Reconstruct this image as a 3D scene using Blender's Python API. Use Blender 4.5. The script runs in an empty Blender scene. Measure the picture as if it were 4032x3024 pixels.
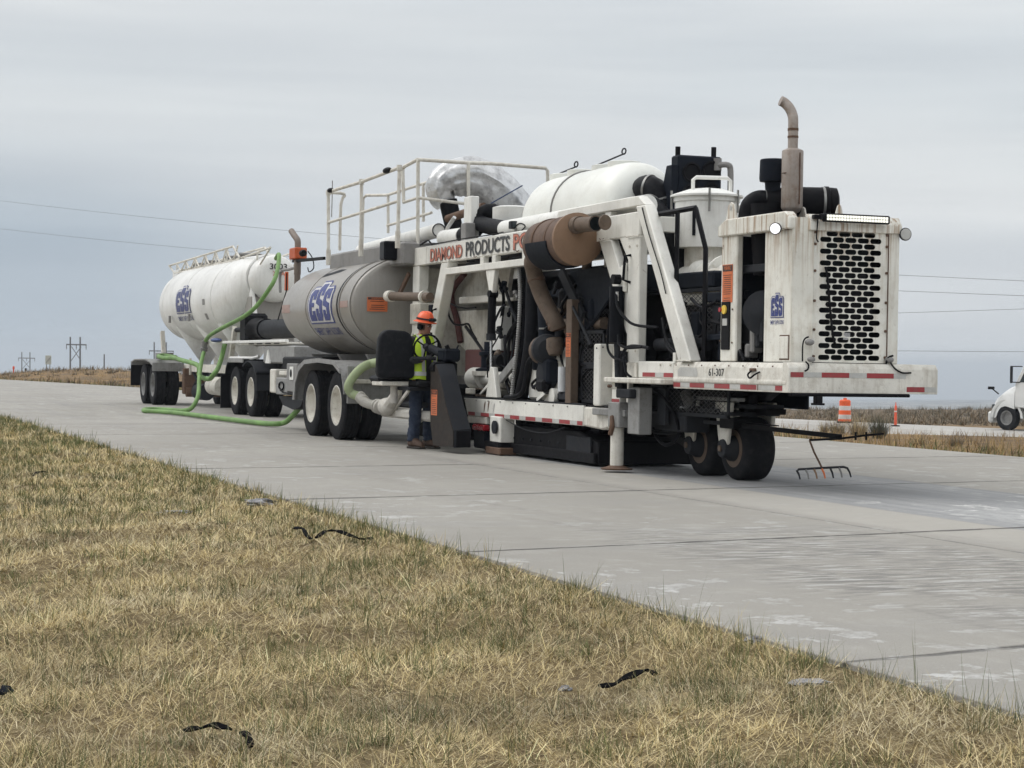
import bpy, bmesh, math, random
import numpy as np
from mathutils import Vector, Matrix
from mathutils.geometry import tessellate_polygon
random.seed(7)
rng = np.random.default_rng(11)
S = bpy.context.scene
C = S.collection
R = math.radians

# ------------------------------------------------------------------ camera, sky, sun, exposure
# World frame: X runs along the highway towards the viewer's right, Y across it away from the viewer,
# Z is normal to the pavement.  The highway climbs about 2 % towards -X.
cam_d = bpy.data.cameras.new('camera'); cam = bpy.data.objects.new('camera', cam_d); C.objects.link(cam)
cam.rotation_euler = Matrix(((0.352809, -0.015265, 0.935571), (0.935556, -0.011519, -0.352991), (0.016165, 0.999817, 0.010217))).to_euler()
cam.location = (0, 0, 1.18)
cam_d.sensor_width = 36; cam_d.lens = 36 * 7600 / 4032; cam_d.clip_start = 0.1; cam_d.clip_end = 30000
S.camera = cam
w = bpy.data.worlds.new('World'); S.world = w; w.use_nodes = True
def build_world():
    nt = w.node_tree; n = nt.nodes; l = nt.links; n.clear()
    out = n.new('ShaderNodeOutputWorld'); bg = n.new('ShaderNodeBackground')
    sky = n.new('ShaderNodeTexSky'); sky.sky_type = 'NISHITA'; sky.sun_disc = False
    sky.sun_elevation = R(48); sky.sun_rotation = R(150); sky.air_density = 1.5; sky.dust_density = 4
    tc = n.new('ShaderNodeTexCoord'); sep = n.new('ShaderNodeSeparateXYZ'); l.new(tc.outputs['Generated'], sep.inputs[0])
    # overcast: cloud deck, brighter overhead than at the horizon, in long soft layers
    ramp = n.new('ShaderNodeValToRGB'); cr = ramp.color_ramp; cr.interpolation = 'B_SPLINE'
    stops = [(0.0, (.58, .605, .625)), (.04, (.575, .60, .622)), (.09, (.57, .595, .615)), (.14, (.625, .645, .655)), (.21, (.53, .556, .585)), (.30, (.62, .645, .67)), (.6, (.95, .965, .98)), (1.0, (1.2, 1.21, 1.23))]
    cr.elements[0].position = 0; cr.elements[0].color = (*stops[0][1], 1)
    cr.elements[1].position = 1; cr.elements[1].color = (*stops[-1][1], 1)
    for p, c in stops[1:-1]:
        e = cr.elements.new(p); e.color = (*c, 1)
    mp = n.new('ShaderNodeMapping'); mp.inputs['Scale'].default_value = (1.6, 1.6, 22); l.new(tc.outputs['Generated'], mp.inputs[0])
    nz = n.new('ShaderNodeTexNoise'); nz.inputs['Scale'].default_value = 1.3; nz.inputs['Detail'].default_value = 4; nz.inputs['Roughness'].default_value = .45; nz.inputs['Distortion'].default_value = .4
    l.new(mp.outputs[0], nz.inputs['Vector'])
    warp = n.new('ShaderNodeMath'); warp.operation = 'MULTIPLY_ADD'; warp.inputs[1].default_value = .12; warp.inputs[2].default_value = -.06
    l.new(nz.outputs['Fac'], warp.inputs[0])
    add = n.new('ShaderNodeMath'); add.operation = 'ADD'; l.new(sep.outputs['Z'], add.inputs[0]); l.new(warp.outputs[0], add.inputs[1]); add.use_clamp = True
    l.new(add.outputs[0], ramp.inputs[0])
    # broad darker, bluer bank of cloud
    mp2 = n.new('ShaderNodeMapping'); mp2.inputs['Scale'].default_value = (1.3, 1.3, 9); l.new(tc.outputs['Generated'], mp2.inputs[0])
    n2 = n.new('ShaderNodeTexNoise'); n2.inputs['Scale'].default_value = 1.5; n2.inputs['Detail'].default_value = 3; n2.inputs['Roughness'].default_value = .4
    l.new(mp2.outputs[0], n2.inputs['Vector'])
    r2 = n.new('ShaderNodeValToRGB'); r2.color_ramp.elements[0].position = .36; r2.color_ramp.elements[0].color = (.92, .94, .955, 1)
    r2.color_ramp.elements[1].position = .60; r2.color_ramp.elements[1].color = (1.04, 1.03, 1.02, 1); l.new(n2.outputs['Fac'], r2.inputs[0])
    mul = n.new('ShaderNodeMixRGB'); mul.blend_type = 'MULTIPLY'; mul.inputs[0].default_value = 1
    l.new(ramp.outputs[0], mul.inputs[1]); l.new(r2.outputs[0], mul.inputs[2])
    # faint horizontal streaks
    mp4 = n.new('ShaderNodeMapping'); mp4.inputs['Scale'].default_value = (2.2, 2.2, 34); mp4.inputs['Rotation'].default_value = (R(1.5), 0, 0); l.new(tc.outputs['Generated'], mp4.inputs[0])
    n4 = n.new('ShaderNodeTexNoise'); n4.inputs['Scale'].default_value = 1.0; n4.inputs['Detail'].default_value = 5; n4.inputs['Roughness'].default_value = .55; l.new(mp4.outputs[0], n4.inputs['Vector'])
    r4 = n.new('ShaderNodeValToRGB'); r4.color_ramp.elements[0].position = .35; r4.color_ramp.elements[0].color = (.91, .92, .935, 1); r4.color_ramp.elements[1].position = .65; r4.color_ramp.elements[1].color = (1.05, 1.05, 1.045, 1); l.new(n4.outputs['Fac'], r4.inputs[0])
    str_ = n.new('ShaderNodeMixRGB'); str_.blend_type = 'MULTIPLY'; str_.inputs[0].default_value = 1; l.new(mul.outputs[0], str_.inputs[1]); l.new(r4.outputs[0], str_.inputs[2]); mul = str_
    # a low slate-blue bank towards the far left
    mp3 = n.new('ShaderNodeMapping'); mp3.inputs['Scale'].default_value = (1, 1, 2.4); l.new(tc.outputs['Generated'], mp3.inputs[0])
    dv = n.new('ShaderNodeVectorMath'); dv.operation = 'DISTANCE'; l.new(mp3.outputs[0], dv.inputs[0]); dv.inputs[1].default_value = (-.995, .10, .07)
    mr = n.new('ShaderNodeMapRange'); mr.interpolation_type = 'SMOOTHERSTEP'; l.new(dv.outputs['Value'], mr.inputs[0]); mr.inputs[1].default_value = .02; mr.inputs[2].default_value = .26; mr.inputs[3].default_value = 1; mr.inputs[4].default_value = 0
    bank = n.new('ShaderNodeMixRGB'); bank.blend_type = 'MULTIPLY'; l.new(mr.outputs[0], bank.inputs[0]); l.new(mul.outputs[0], bank.inputs[1]); bank.inputs[2].default_value = (.64, .71, .78, 1); mul = bank
    sc = n.new('ShaderNodeMixRGB'); sc.blend_type = 'MULTIPLY'; sc.inputs[0].default_value = 1; sc.inputs[2].default_value = (.06, .06, .06, 1); l.new(sky.outputs[0], sc.inputs[1])
    mix = n.new('ShaderNodeMixRGB'); mix.inputs[0].default_value = .94; l.new(sc.outputs[0], mix.inputs[1]); l.new(mul.outputs[0], mix.inputs[2])
    l.new(mix.outputs[0], bg.inputs[0]); bg.inputs[1].default_value = 1.0
    l.new(bg.outputs[0], out.inputs[0])
build_world()
w.cycles.sampling_method = 'MANUAL'; w.cycles.sample_map_resolution = 256
sun_d = bpy.data.lights.new('sun', 'SUN'); sun = bpy.data.objects.new('sun', sun_d); C.objects.link(sun)
sun_d.energy = 1.0; sun_d.angle = R(35); sun_d.color = (1, .97, .93)
sun.rotation_euler = (R(42), 0, R(-40))
S.view_settings.view_transform = 'Standard'; S.view_settings.look = 'None'; S.view_settings.gamma = 1
S.view_settings.exposure = 0.38
S.cycles.max_bounces = 5; S.cycles.diffuse_bounces = 3; S.cycles.glossy_bounces = 2; S.cycles.transmission_bounces = 1; S.cycles.adaptive_threshold = .025; S.cycles.volume_bounces = 0

# ------------------------------------------------------------------ helpers
def tag(o, label=None, cat=None, group=None, kind=None):
    if label: o['label'] = label
    if cat: o['category'] = cat
    if group: o['group'] = group
    if kind: o['kind'] = kind
    return o
def thing(name, loc, label, cat, group=None):
    o = bpy.data.objects.new(name, None); o.location = loc; o.empty_display_size = .3; C.objects.link(o)
    return tag(o, label, cat, group)
def base(o):
    while o.parent: o = o.parent
    return Vector(o.location)
def V(p): return Vector(p)
class MB:
    def __init__(s): s.v = []; s.f = []
    def add(s, vs, fs):
        k = len(s.v); s.v += [tuple(p) for p in vs]; s.f += [tuple(i + k for i in f) for f in fs]; return s
    def box(s, x0, x1, y0, y1, z0, z1):
        a = [(x, y, z) for x in (x0, x1) for y in (y0, y1) for z in (z0, z1)]
        return s.add(a, [(0, 1, 3, 2), (4, 6, 7, 5), (0, 4, 5, 1), (2, 3, 7, 6), (0, 2, 6, 4), (1, 5, 7, 3)])
    def beam(s, p, q, w, h, up=(0, 0, 1)):
        p = V(p); q = V(q); d = (q - p).normalized(); u = V(up)
        if abs(d.dot(u)) > .98: u = V((1, 0, 0))
        r = d.cross(u).normalized(); u = r.cross(d)
        a = [e + r * (i * w / 2) + u * (j * h / 2) for e in (p, q) for i in (-1, 1) for j in (-1, 1)]
        return s.add(a, [(0, 1, 3, 2), (4, 6, 7, 5), (0, 4, 5, 1), (2, 3, 7, 6), (0, 2, 6, 4), (1, 5, 7, 3)])
    def prism(s, pts, y0, y1):
        P = [(p[0], p[-1]) for p in pts]; n = len(P)
        ar = sum(P[i][0] * P[(i + 1) % n][1] - P[(i + 1) % n][0] * P[i][1] for i in range(n))
        if ar < 0: P.reverse()
        a = [(x, y0, z) for x, z in P] + [(x, y1, z) for x, z in P]
        return s.add(a, [tuple(range(n)), tuple(range(2 * n - 1, n - 1, -1))] + [(i, i + n, (i + 1) % n + n, (i + 1) % n) for i in range(n)])
    def prismx(s, pts, x0, x1):          # polygon in (y, z), extruded along X
        P = [(p[-2], p[-1]) for p in pts]; n = len(P)
        ar = sum(P[i][0] * P[(i + 1) % n][1] - P[(i + 1) % n][0] * P[i][1] for i in range(n))
        if ar < 0: P.reverse()
        a = [(x0, y, z) for y, z in P] + [(x1, y, z) for y, z in P]
        return s.add(a, [tuple(range(n - 1, -1, -1)), tuple(range(n, 2 * n))] + [(i, (i + 1) % n, (i + 1) % n + n, i + n) for i in range(n)])
    def ring(s, c, d, r, n, u=None, ry=None):
        d = V(d).normalized(); u = V(u) if u is not None else (V((0, 0, 1)) if abs(d.z) < .95 else V((1, 0, 0)))
        a = d.cross(u).normalized(); b = a.cross(d)
        return [V(c) + a * (r * math.cos(t)) + b * ((ry or r) * math.sin(t)) for t in [2 * math.pi * i / n for i in range(n)]]
    def loft(s, rings, caps=True):
        n = len(rings[0]); vs = [p for r in rings for p in r]; fs = []
        for k in range(len(rings) - 1):
            for i in range(n):
                j = (i + 1) % n; fs.append((k * n + i, k * n + j, k * n + n + j, k * n + n + i))
        if caps: fs += [tuple(range(n - 1, -1, -1)), tuple(range((len(rings) - 1) * n, len(rings) * n))]
        return s.add(vs, fs)
    def lathe(s, o, d, prof, n=24, u=None, caps=True):     # prof: (distance along axis, radius)
        d = V(d).normalized(); o = V(o)
        return s.loft([s.ring(o + d * t, d, max(r, .0005), n, u) for t, r in prof], caps)
    def cyl(s, p, q, r, r2=None, n=16):
        p = V(p); q = V(q); return s.lathe(p, q - p, [(0, r), ((q - p).length, r if r2 is None else r2)], n)
    def tube(s, pts, r, n=8, smooth=0, corr=0, pitch=.03, caps=True):
        P = [V(p) for p in pts]
        if smooth: P = catmull(P, smooth)
        rs = r if isinstance(r, (list, tuple)) else None
        if corr:
            L = [0]
            for a, b in zip(P, P[1:]): L.append(L[-1] + (b - a).length)
            m = max(4, int(L[-1] / pitch) * 2); Q2 = []
            for k in range(m + 1):
                t = L[-1] * k / m; j = max(i for i in range(len(L)) if L[i] <= t + 1e-9); j = min(j, len(P) - 2)
                f = (t - L[j]) / max(L[j + 1] - L[j], 1e-9); Q2.append(P[j].lerp(P[j + 1], f))
            P = Q2
        rings = []; u = None; m = len(P)
        for k, p in enumerate(P):
            d = (P[min(k + 1, m - 1)] - P[max(k - 1, 0)]).normalized()
            if u is None: u = V((0, 0, 1)) if abs(d.z) < .9 else V((1, 0, 0))
            a = d.cross(u).normalized(); u = a.cross(d)
            rr = r if rs is None else rs[0] + (rs[-1] - rs[0]) * k / (m - 1) if len(rs or [0, 0]) == 2 or rs is None else rs[min(int(k / (m - 1) * (len(rs) - 1)), len(rs) - 2)] * (1 - (k / (m - 1) * (len(rs) - 1)) % 1) + rs[min(int(k / (m - 1) * (len(rs) - 1)) + 1, len(rs) - 1)] * ((k / (m - 1) * (len(rs) - 1)) % 1)
            if corr: rr += corr * (1 if k % 2 else -1)
            rings.append([p + a * (rr * math.cos(t)) + u * (rr * math.sin(t)) for t in [2 * math.pi * i / n for i in range(n)]])
        return s.loft(rings, caps)
    def ball(s, c, rx, ry=None, rz=None, n=14, m=9):
        ry = ry or rx; rz = rz or rx; c = V(c)
        return s.loft([[c + V((rx * math.sin(b) * math.cos(t), ry * math.sin(b) * math.sin(t), -rz * math.cos(b))) for t in [2 * math.pi * i / n for i in range(n)]] for b in [max(.02, min(math.pi - .02, math.pi * k / m)) for k in range(m + 1)]])
    def xform(s, M):
        s.v = [tuple(M @ V(p)) for p in s.v]; return s
    def build(s, name, mat, parent=None, bevel=0, sharp=35, off=None, seg=1):
        me = bpy.data.meshes.new(name); b = base(parent) if parent else (V(off) if off is not None else V((0, 0, 0)))
        me.from_pydata([(x - b.x, y - b.y, z - b.z) for x, y, z in s.v], [], s.f)
        if bevel:
            bm = bmesh.new(); bm.from_mesh(me); bmesh.ops.recalc_face_normals(bm, faces=bm.faces)
            ed = [e for e in bm.edges if len(e.link_faces) == 2 and e.calc_face_angle(0) > R(28)]
            bmesh.ops.bevel(bm, geom=ed, offset=bevel, segments=seg, affect='EDGES', profile=.5, clamp_overlap=True); bm.to_mesh(me); bm.free()
        else:
            bm = bmesh.new(); bm.from_mesh(me); bmesh.ops.recalc_face_normals(bm, faces=bm.faces); bm.to_mesh(me); bm.free()
        me.shade_smooth(); me.set_sharp_from_angle(angle=R(sharp))
        me.materials.append(M[mat] if isinstance(mat, str) else mat)
        o = bpy.data.objects.new(name, me); C.objects.link(o)
        if parent: o.parent = parent
        elif off is not None: o.location = off
        return o
def catmull(P, k):
    out = []; n = len(P)
    for i in range(n - 1):
        a, b, c, d = P[max(i - 1, 0)], P[i], P[i + 1], P[min(i + 2, n - 1)]
        for j in range(k):
            t = j / k
            out.append(.5 * ((2 * b) + (c - a) * t + (2 * a - 5 * b + 4 * c - d) * t * t + (3 * b - a - 3 * c + d) * t ** 3))
    return out + [P[-1]]
def copy_part(o, parent, loc=None):
    c = o.copy(); C.objects.link(c); c.parent = parent
    if loc is not None: c.location = loc
    for ch in list(o.children):
        g = ch.copy(); C.objects.link(g); g.parent = c
    return c

# ------------------------------------------------------------------ materials
M = {}
def mat(name, col, rough=.6, metal=0, dirt=None, amt=.4, scale=3, streak=0, var=.12, bump=0, bscale=60, spec=.5, pos=False, rust=0, runs=None):
    m = bpy.data.materials.new(name); m.use_nodes = True; nt = m.node_tree; n = nt.nodes; l = nt.links
    b = n['Principled BSDF']; b.inputs['Roughness'].default_value = rough; b.inputs['Metallic'].default_value = metal
    b.inputs['Specular IOR Level'].default_value = spec
    M[name] = m
    geo = n.new('ShaderNodeNewGeometry'); src = geo.outputs['Position']
    def noise(sc, det=5, rg=.6, stretch=None, dist=0):
        t = n.new('ShaderNodeTexNoise'); t.inputs['Scale'].default_value = sc; t.inputs['Detail'].default_value = det; t.inputs['Roughness'].default_value = rg; t.inputs['Distortion'].default_value = dist
        if stretch:
            mp = n.new('ShaderNodeMapping'); mp.inputs['Scale'].default_value = stretch; l.new(src, mp.inputs[0]); l.new(mp.outputs[0], t.inputs['Vector'])
        else: l.new(src, t.inputs['Vector'])
        return t.outputs['Fac']
    def ramp(fac, a, c):
        r = n.new('ShaderNodeMapRange'); r.inputs['From Min'].default_value = a; r.inputs['From Max'].default_value = c; l.new(fac, r.inputs[0]); return r.outputs[0]
    def mix(fac, a, c):
        x = n.new('ShaderNodeMixRGB')
        if isinstance(fac, (int, float)): x.inputs[0].default_value = fac
        else: l.new(fac, x.inputs[0])
        for i, s_ in ((1, a), (2, c)):
            if isinstance(s_, tuple): x.inputs[i].default_value = (*s_[:3], 1)
            else: l.new(s_, x.inputs[i])
        return x.outputs[0]
    def mulv(fac, k):
        x = n.new('ShaderNodeMath'); x.operation = 'MULTIPLY'; l.new(fac, x.inputs[0]); x.inputs[1].default_value = k; return x.outputs[0]
    c = col
    if var:
        lo = tuple(x * (1 - var) for x in col); hi = tuple(min(1, x * (1 + var)) for x in col)
        c = mix(ramp(noise(scale * .5, 3), .3, .7), lo, hi)
    if dirt:
        c = mix(mulv(ramp(noise(scale * 2.3, 8, .65), .48, .72), amt), c, dirt)
        c = mix(mulv(ramp(noise(scale * 9, 6, .7), .60, .70), amt), c, tuple(x * .7 for x in dirt))
    if streak:
        c = mix(mulv(ramp(noise(4, 5, .6, (5, 5, .35)), .5, .75), streak), c, dirt)
    if runs:
        sx = n.new('ShaderNodeSeparateXYZ'); l.new(src, sx.inputs[0]); hz_ = ramp(sx.outputs['Z'], *runs); pw = n.new('ShaderNodeMath'); pw.operation = 'MULTIPLY'; l.new(hz_, pw.inputs[0]); l.new(ramp(noise(9, 4, .6, (4, 4, .12)), .5, .62), pw.inputs[1])
        c = mix(mulv(pw.outputs[0], .75), c, (.27, .15, .06))
    if rust:
        c = mix(mulv(ramp(noise(7, 8, .75, (1.5, 1.5, .8), .6), .63, .70), rust), c, (.12, .05, .02))
    if isinstance(c, tuple): b.inputs['Base Color'].default_value = (*c, 1)
    else: l.new(c, b.inputs['Base Color'])
    if dirt or var:
        rr = n.new('ShaderNodeMapRange'); rr.inputs['To Min'].default_value = max(.05, rough - .1); rr.inputs['To Max'].default_value = min(1, rough + .15); l.new(noise(scale * 4, 4), rr.inputs[0]); l.new(rr.outputs[0], b.inputs['Roughness'])
    if bump:
        bp = n.new('ShaderNodeBump'); bp.inputs['Strength'].default_value = 1; bp.inputs['Distance'].default_value = bump; l.new(noise(bscale, 5), bp.inputs['Height']); l.new(bp.outputs[0], b.inputs['Normal'])
    return m
DIRT = (.30, .27, .22)
mat('white', (.74, .73, .68), .45, dirt=DIRT, amt=.22, scale=2.6, streak=.15, rust=.7)
mat('white_clean', (.76, .76, .73), .45, dirt=DIRT, amt=.22, scale=2, streak=.2)
mat('white_dirty', (.66, .64, .58), .6, dirt=(.28, .23, .17), amt=.55, scale=3, streak=.4, rust=.9, bump=.002, bscale=40)
mat('panel_white', (.73, .72, .66), .5, dirt=(.36, .29, .20), amt=.36, scale=3, streak=.4, rust=1, runs=(2.0, 2.5))
mat('poly', (.74, .75, .71), .4, dirt=(.45, .42, .35), amt=.25, scale=1.5)
mat('tank_white', (.75, .75, .73), .35, dirt=(.40, .38, .34), amt=.3, scale=1.2, streak=.35)
mat('tank_gray', (.285, .27, .248), .3, dirt=(.19, .17, .15), amt=.4, scale=1.1, streak=.4)
mat('gray_metal', (.22, .215, .21), .5, dirt=(.12, .11, .10), amt=.5, scale=3)
mat('fender_gray', (.25, .25, .245), .5, dirt=(.10, .09, .08), amt=.6, scale=4, streak=.4)
mat('black', (.009, .009, .011), .5, dirt=(.022, .021, .02), amt=.3, scale=4, spec=.07)
mat('black_gloss', (.007, .008, .011), .3, dirt=(.03, .03, .03), amt=.2, scale=4, spec=.07)
mat('navy_black', (.011, .014, .021), .5, dirt=(.022, .022, .022), amt=.3, scale=4, spec=.07)
mat('charcoal', (.028, .030, .035), .55, dirt=(.045, .042, .04), amt=.4, scale=4, spec=.07)
mat('vinyl', (.013, .014, .017), .5, dirt=(.035, .035, .036), amt=.5, scale=6, bump=.002, bscale=90, spec=.07)
mat('rubber', (.015, .0155, .018), .75, dirt=(.06, .057, .054), amt=.35, scale=5, bump=.001, spec=.07)
mat('rubber_dusty', (.05, .05, .052), .85, dirt=(.20, .19, .17), amt=.5, scale=5)
mat('hose_black', (.009, .0095, .012), .42, dirt=(.04, .038, .036), amt=.35, scale=8, spec=.07)
mat('steel', (.30, .30, .29), .4, .7, dirt=(.1, .09, .08), amt=.5, scale=6)
mat('chrome', (.6, .6, .6), .25, .9, dirt=(.2, .2, .2), amt=.3, scale=6)
mat('rust', (.12, .07, .045), .8, dirt=(.05, .03, .022), amt=.7, scale=5, bump=.002)
mat('muffler_rust', (.115, .068, .046), .75, dirt=(.04, .025, .02), amt=.75, scale=3, streak=.3)
mat('muffler_cap', (.235, .145, .088), .65, dirt=(.17, .10, .06), amt=.5, scale=3)
mat('pipe_rust', (.13, .095, .07), .75, dirt=(.05, .035, .025), amt=.6, scale=6)
mat('stack', (.33, .29, .26), .5, .3, dirt=(.18, .11, .07), amt=.6, scale=5, streak=.4)
mat('brown_post', (.12, .085, .06), .7, dirt=(.05, .035, .03), amt=.6, scale=5)
mat('dark_red', (.10, .03, .028), .7, dirt=(.05, .03, .03), amt=.5, scale=5)
mat('silver', (.66, .67, .68), .32, .6, dirt=(.16, .16, .17), amt=.75, scale=2.2, bump=.02, bscale=7)
mat('tape_red', (.30, .035, .04), .45, dirt=(.16, .1, .09), amt=.45, scale=7)
mat('tape_gray', (.47, .47, .45), .45, dirt=(.3, .28, .25), amt=.4, scale=7)
mat('decal', (.62, .16, .055), .55, dirt=(.35, .12, .06), amt=.3, scale=9)
mat('decal_ink', (.05, .025, .02), .6, var=0)
mat('ink', (.02, .02, .022), .6, var=0)
mat('letter_red', (.52, .17, .11), .6, dirt=(.55, .38, .30), amt=.5, scale=20)
mat('letter_outline', (.24, .10, .08), .6, var=0)
mat('letter_black', (.035, .038, .042), .6, dirt=(.2, .2, .2), amt=.3, scale=20)
mat('logo_blue', (.035, .05, .20), .5, dirt=(.08, .09, .2), amt=.3, scale=8)
mat('logo_blue_faded', (.05, .065, .19), .5, dirt=(.13, .13, .2), amt=.4, scale=8)
mat('logo_light', (.55, .55, .56), .5, var=.05)
mat('hose_green', (.14, .27, .075), .65, dirt=(.25, .31, .16), amt=.5, scale=5, var=.25)
mat('hose_pale', (.30, .36, .20), .65, dirt=(.36, .38, .28), amt=.5, scale=5)
mat('slurry', (.50, .48, .44), .8, dirt=(.33, .31, .28), amt=.5, scale=12, bump=.012, bscale=25)
mat('orange_box', (.50, .09, .02), .5, dirt=(.3, .08, .04), amt=.3)
mat('red_lens', (.35, .01, .02), .25, dirt=(.2, .03, .03), amt=.3)
mat('blue_cap', (.04, .07, .22), .5)
mat('filter_white', (.62, .64, .66), .5, dirt=(.35, .33, .3), amt=.3)
mat('yellow', (.72, .50, .07), .5)
mat('hi_vis', (.55, .78, .03), .6, dirt=(.40, .50, .05), amt=.3, scale=9, bump=.004, bscale=30)
mat('vest_strip', (.62, .63, .60), .35, var=.1)
mat('hat_orange', (.85, .13, .04), .4, dirt=(.5, .1, .05), amt=.25, scale=12)
mat('denim', (.017, .028, .056), .85, dirt=(.07, .09, .12), amt=.5, scale=7, bump=.008, bscale=22)
mat('dark_shirt', (.014, .014, .018), .85, dirt=(.04, .04, .04), amt=.3, bump=.006, bscale=20)
mat('skin', (.30, .145, .10), .55, dirt=(.30, .13, .09), amt=.3, scale=20)
mat('lip', (.30, .10, .08), .55, var=0)
mat('beard', (.06, .035, .025), .8, var=0)
mat('boot', (.075, .042, .028), .75, dirt=(.15, .12, .09), amt=.5, scale=12)
mat('boot_sole', (.03, .025, .02), .8, var=0)
mat('glove', (.04, .04, .042), .8)
mat('drum_orange', (.80, .11, .02), .5, dirt=(.5, .1, .03), amt=.25, scale=4)
mat('drum_white', (.62, .58, .55), .45, dirt=(.4, .36, .33), amt=.3)
mat('post_orange', (.75, .10, .04), .5)
mat('semi_white', (.66, .67, .66), .3, dirt=(.45, .44, .42), amt=.2, scale=1)
mat('glass', (.03, .04, .045), .08, var=0)
mat('wood_gray', (.10, .09, .085), .9)
mat('wire', (.10, .10, .11), .7, var=0)
mat('sign_back', (.50, .50, .44), .6, dirt=(.3, .3, .25), amt=.3)
mat('plastic_black', (.006, .008, .009), .5, spec=.07)
mat('red_reflection', (.35, .235, .205), .5, dirt=(.3, .27, .24), amt=.5)
mat('old_pipe', (.19, .155, .13), .6, dirt=(.12, .08, .06), amt=.6, scale=5)
mat('scrap', (.006, .006, .007), .95, spec=.03)
mat('mesh_steel', (.075, .075, .078), .6, dirt=(.11, .10, .09), amt=.4, spec=.2)
mat('strap_blue', (.02, .05, .13), .6)
mat('rock', (.30, .30, .315), .85, dirt=(.18, .17, .16), amt=.7, scale=14, bump=.01, bscale=30)
def emit(name, col, st):
    m = bpy.data.materials.new(name); m.use_nodes = True; b = m.node_tree.nodes['Principled BSDF']
    b.inputs['Base Color'].default_value = (.8, .8, .8, 1); b.inputs['Emission Color'].default_value = (*col, 1); b.inputs['Emission Strength'].default_value = st; M[name] = m
emit('led', (1, 1, .82), .55); emit('led_cool', (.95, .95, 1), .75)
mat('shield_inner', (.035, .030, .027), .6, dirt=(.07, .05, .04), amt=.6, scale=5, spec=.1)

# ------------------------------------------------------------------ flat print helpers
_tc = {}
def text2d(body, bold=0):
    cu = bpy.data.curves.new('t', 'FONT'); cu.body = body; cu.resolution_u = 3; cu.offset = bold; cu.fill_mode = 'FRONT'
    o = bpy.data.objects.new('t', cu); C.objects.link(o); bpy.context.view_layer.update()
    me = bpy.data.meshes.new_from_object(o.evaluated_get(bpy.context.evaluated_depsgraph_get()))
    v = np.array([p.co[:2] for p in me.vertices]); f = [tuple(p.vertices) for p in me.polygons]
    bpy.data.objects.remove(o); bpy.data.curves.remove(cu); bpy.data.meshes.remove(me)
    lo = v.min(0); hi = v.max(0); return (v - lo) / (hi - lo), f
def poly2d(P):
    t = tessellate_polygon([[V((x, y, 0)) for x, y in P]]); return np.array(P, float), [tuple(x) for x in t]
def print2d(name, mt, parent, shapes, fn, sub=0):
    """shapes: list of (verts in print units, faces); fn maps (a, b) to a 3D point on the surface."""
    vs = []; fs = []
    for v, f in shapes:
        k = len(vs); vs += [(float(a), float(b), 0) for a, b in v]; fs += [tuple(i + k for i in g) for g in f]
    me = bpy.data.meshes.new(name); me.from_pydata(vs, [], fs)
    bm = bmesh.new(); bm.from_mesh(me)
    if sub:
        bmesh.ops.triangulate(bm, faces=bm.faces)
        for _ in range(3):
            long = [e for e in bm.edges if e.calc_length() > sub]
            if not long: break
            bmesh.ops.subdivide_edges(bm, edges=long, cuts=1); bmesh.ops.triangulate(bm, faces=bm.faces)
    b = base(parent)
    for v in bm.verts: v.co = V(fn(v.co.x, v.co.y)) - b
    bm.to_mesh(me); bm.free(); me.materials.append(M[mt])
    o = bpy.data.objects.new(name, me); C.objects.link(o); o.parent = parent; return o
def fit(s, a0, a1, b0, b1):
    v, f = s; return np.stack([a0 + v[:, 0] * (a1 - a0), b0 + v[:, 1] * (b1 - b0)], 1), f
def onY(y): return lambda a, b: (a, y, b)          # faces -Y, reads along +X
def onX(x): return lambda a, b: (x, a, b)          # faces +X, reads along +Y
LE = [(0, 0), (1, 0), (1, .32), (.56, .32), (.56, .2), (.42, .2), (.42, .44), (.82, .44), (.82, .58), (.42, .58), (.42, .8), (.56, .8), (.56, .68), (1, .68), (1, 1), (.25, 1), (0, .86)]
LS = [(0, 0), (.75, 0), (1, .12), (1, .53), (.45, .61), (.45, .8), (.58, .8), (.58, .68), (1, .68), (1, 1), (.25, 1), (0, .88), (0, .48), (.55, .40), (.55, .2), (.42, .2), (.42, .33), (0, .33)]
OUT = [(0, 0), (1, 0), (1, .76), (.93, .86), (.70, .86), (.70, .96), (.64, 1), (.34, 1), (.34, .88), (.12, .88), (0, .78)]
def logo(parent, fn, a0, a1, b0, b1, blue='logo_blue', sub=0, d=1.0):
    def sc(P, m=0): return [(a0 + (a1 - a0) * (m + x * (1 - 2 * m)), b0 + (b1 - b0) * (.2 + .8 * (m + y * (1 - 2 * m)))) for x, y in P]
    print2d('emblem', blue, parent, [poly2d(sc(OUT))], fn(.003 * d), sub)
    e = print2d('emblem_ground', 'logo_light', parent, [poly2d(sc(OUT, .035))], fn(.006 * d), sub)
    sh = []
    for P, x0, x1, y0, y1 in ((LE, .08, .34, .07, .80), (LS, .37, .63, .07, .92), (LS, .66, .92, .07, .80)):
        sh.append(poly2d(sc([(x0 + (x1 - x0) * x, y0 + (y1 - y0) * y) for x, y in P])))
    print2d('emblem_letters', blue, parent, sh, fn(.009 * d), sub)
    print2d('lettering', blue, parent, [fit(text2d('EMERY SAPP & SONS', .012), a0, a1, b0, b0 + (b1 - b0) * .13)], fn(.004 * d), sub)
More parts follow.
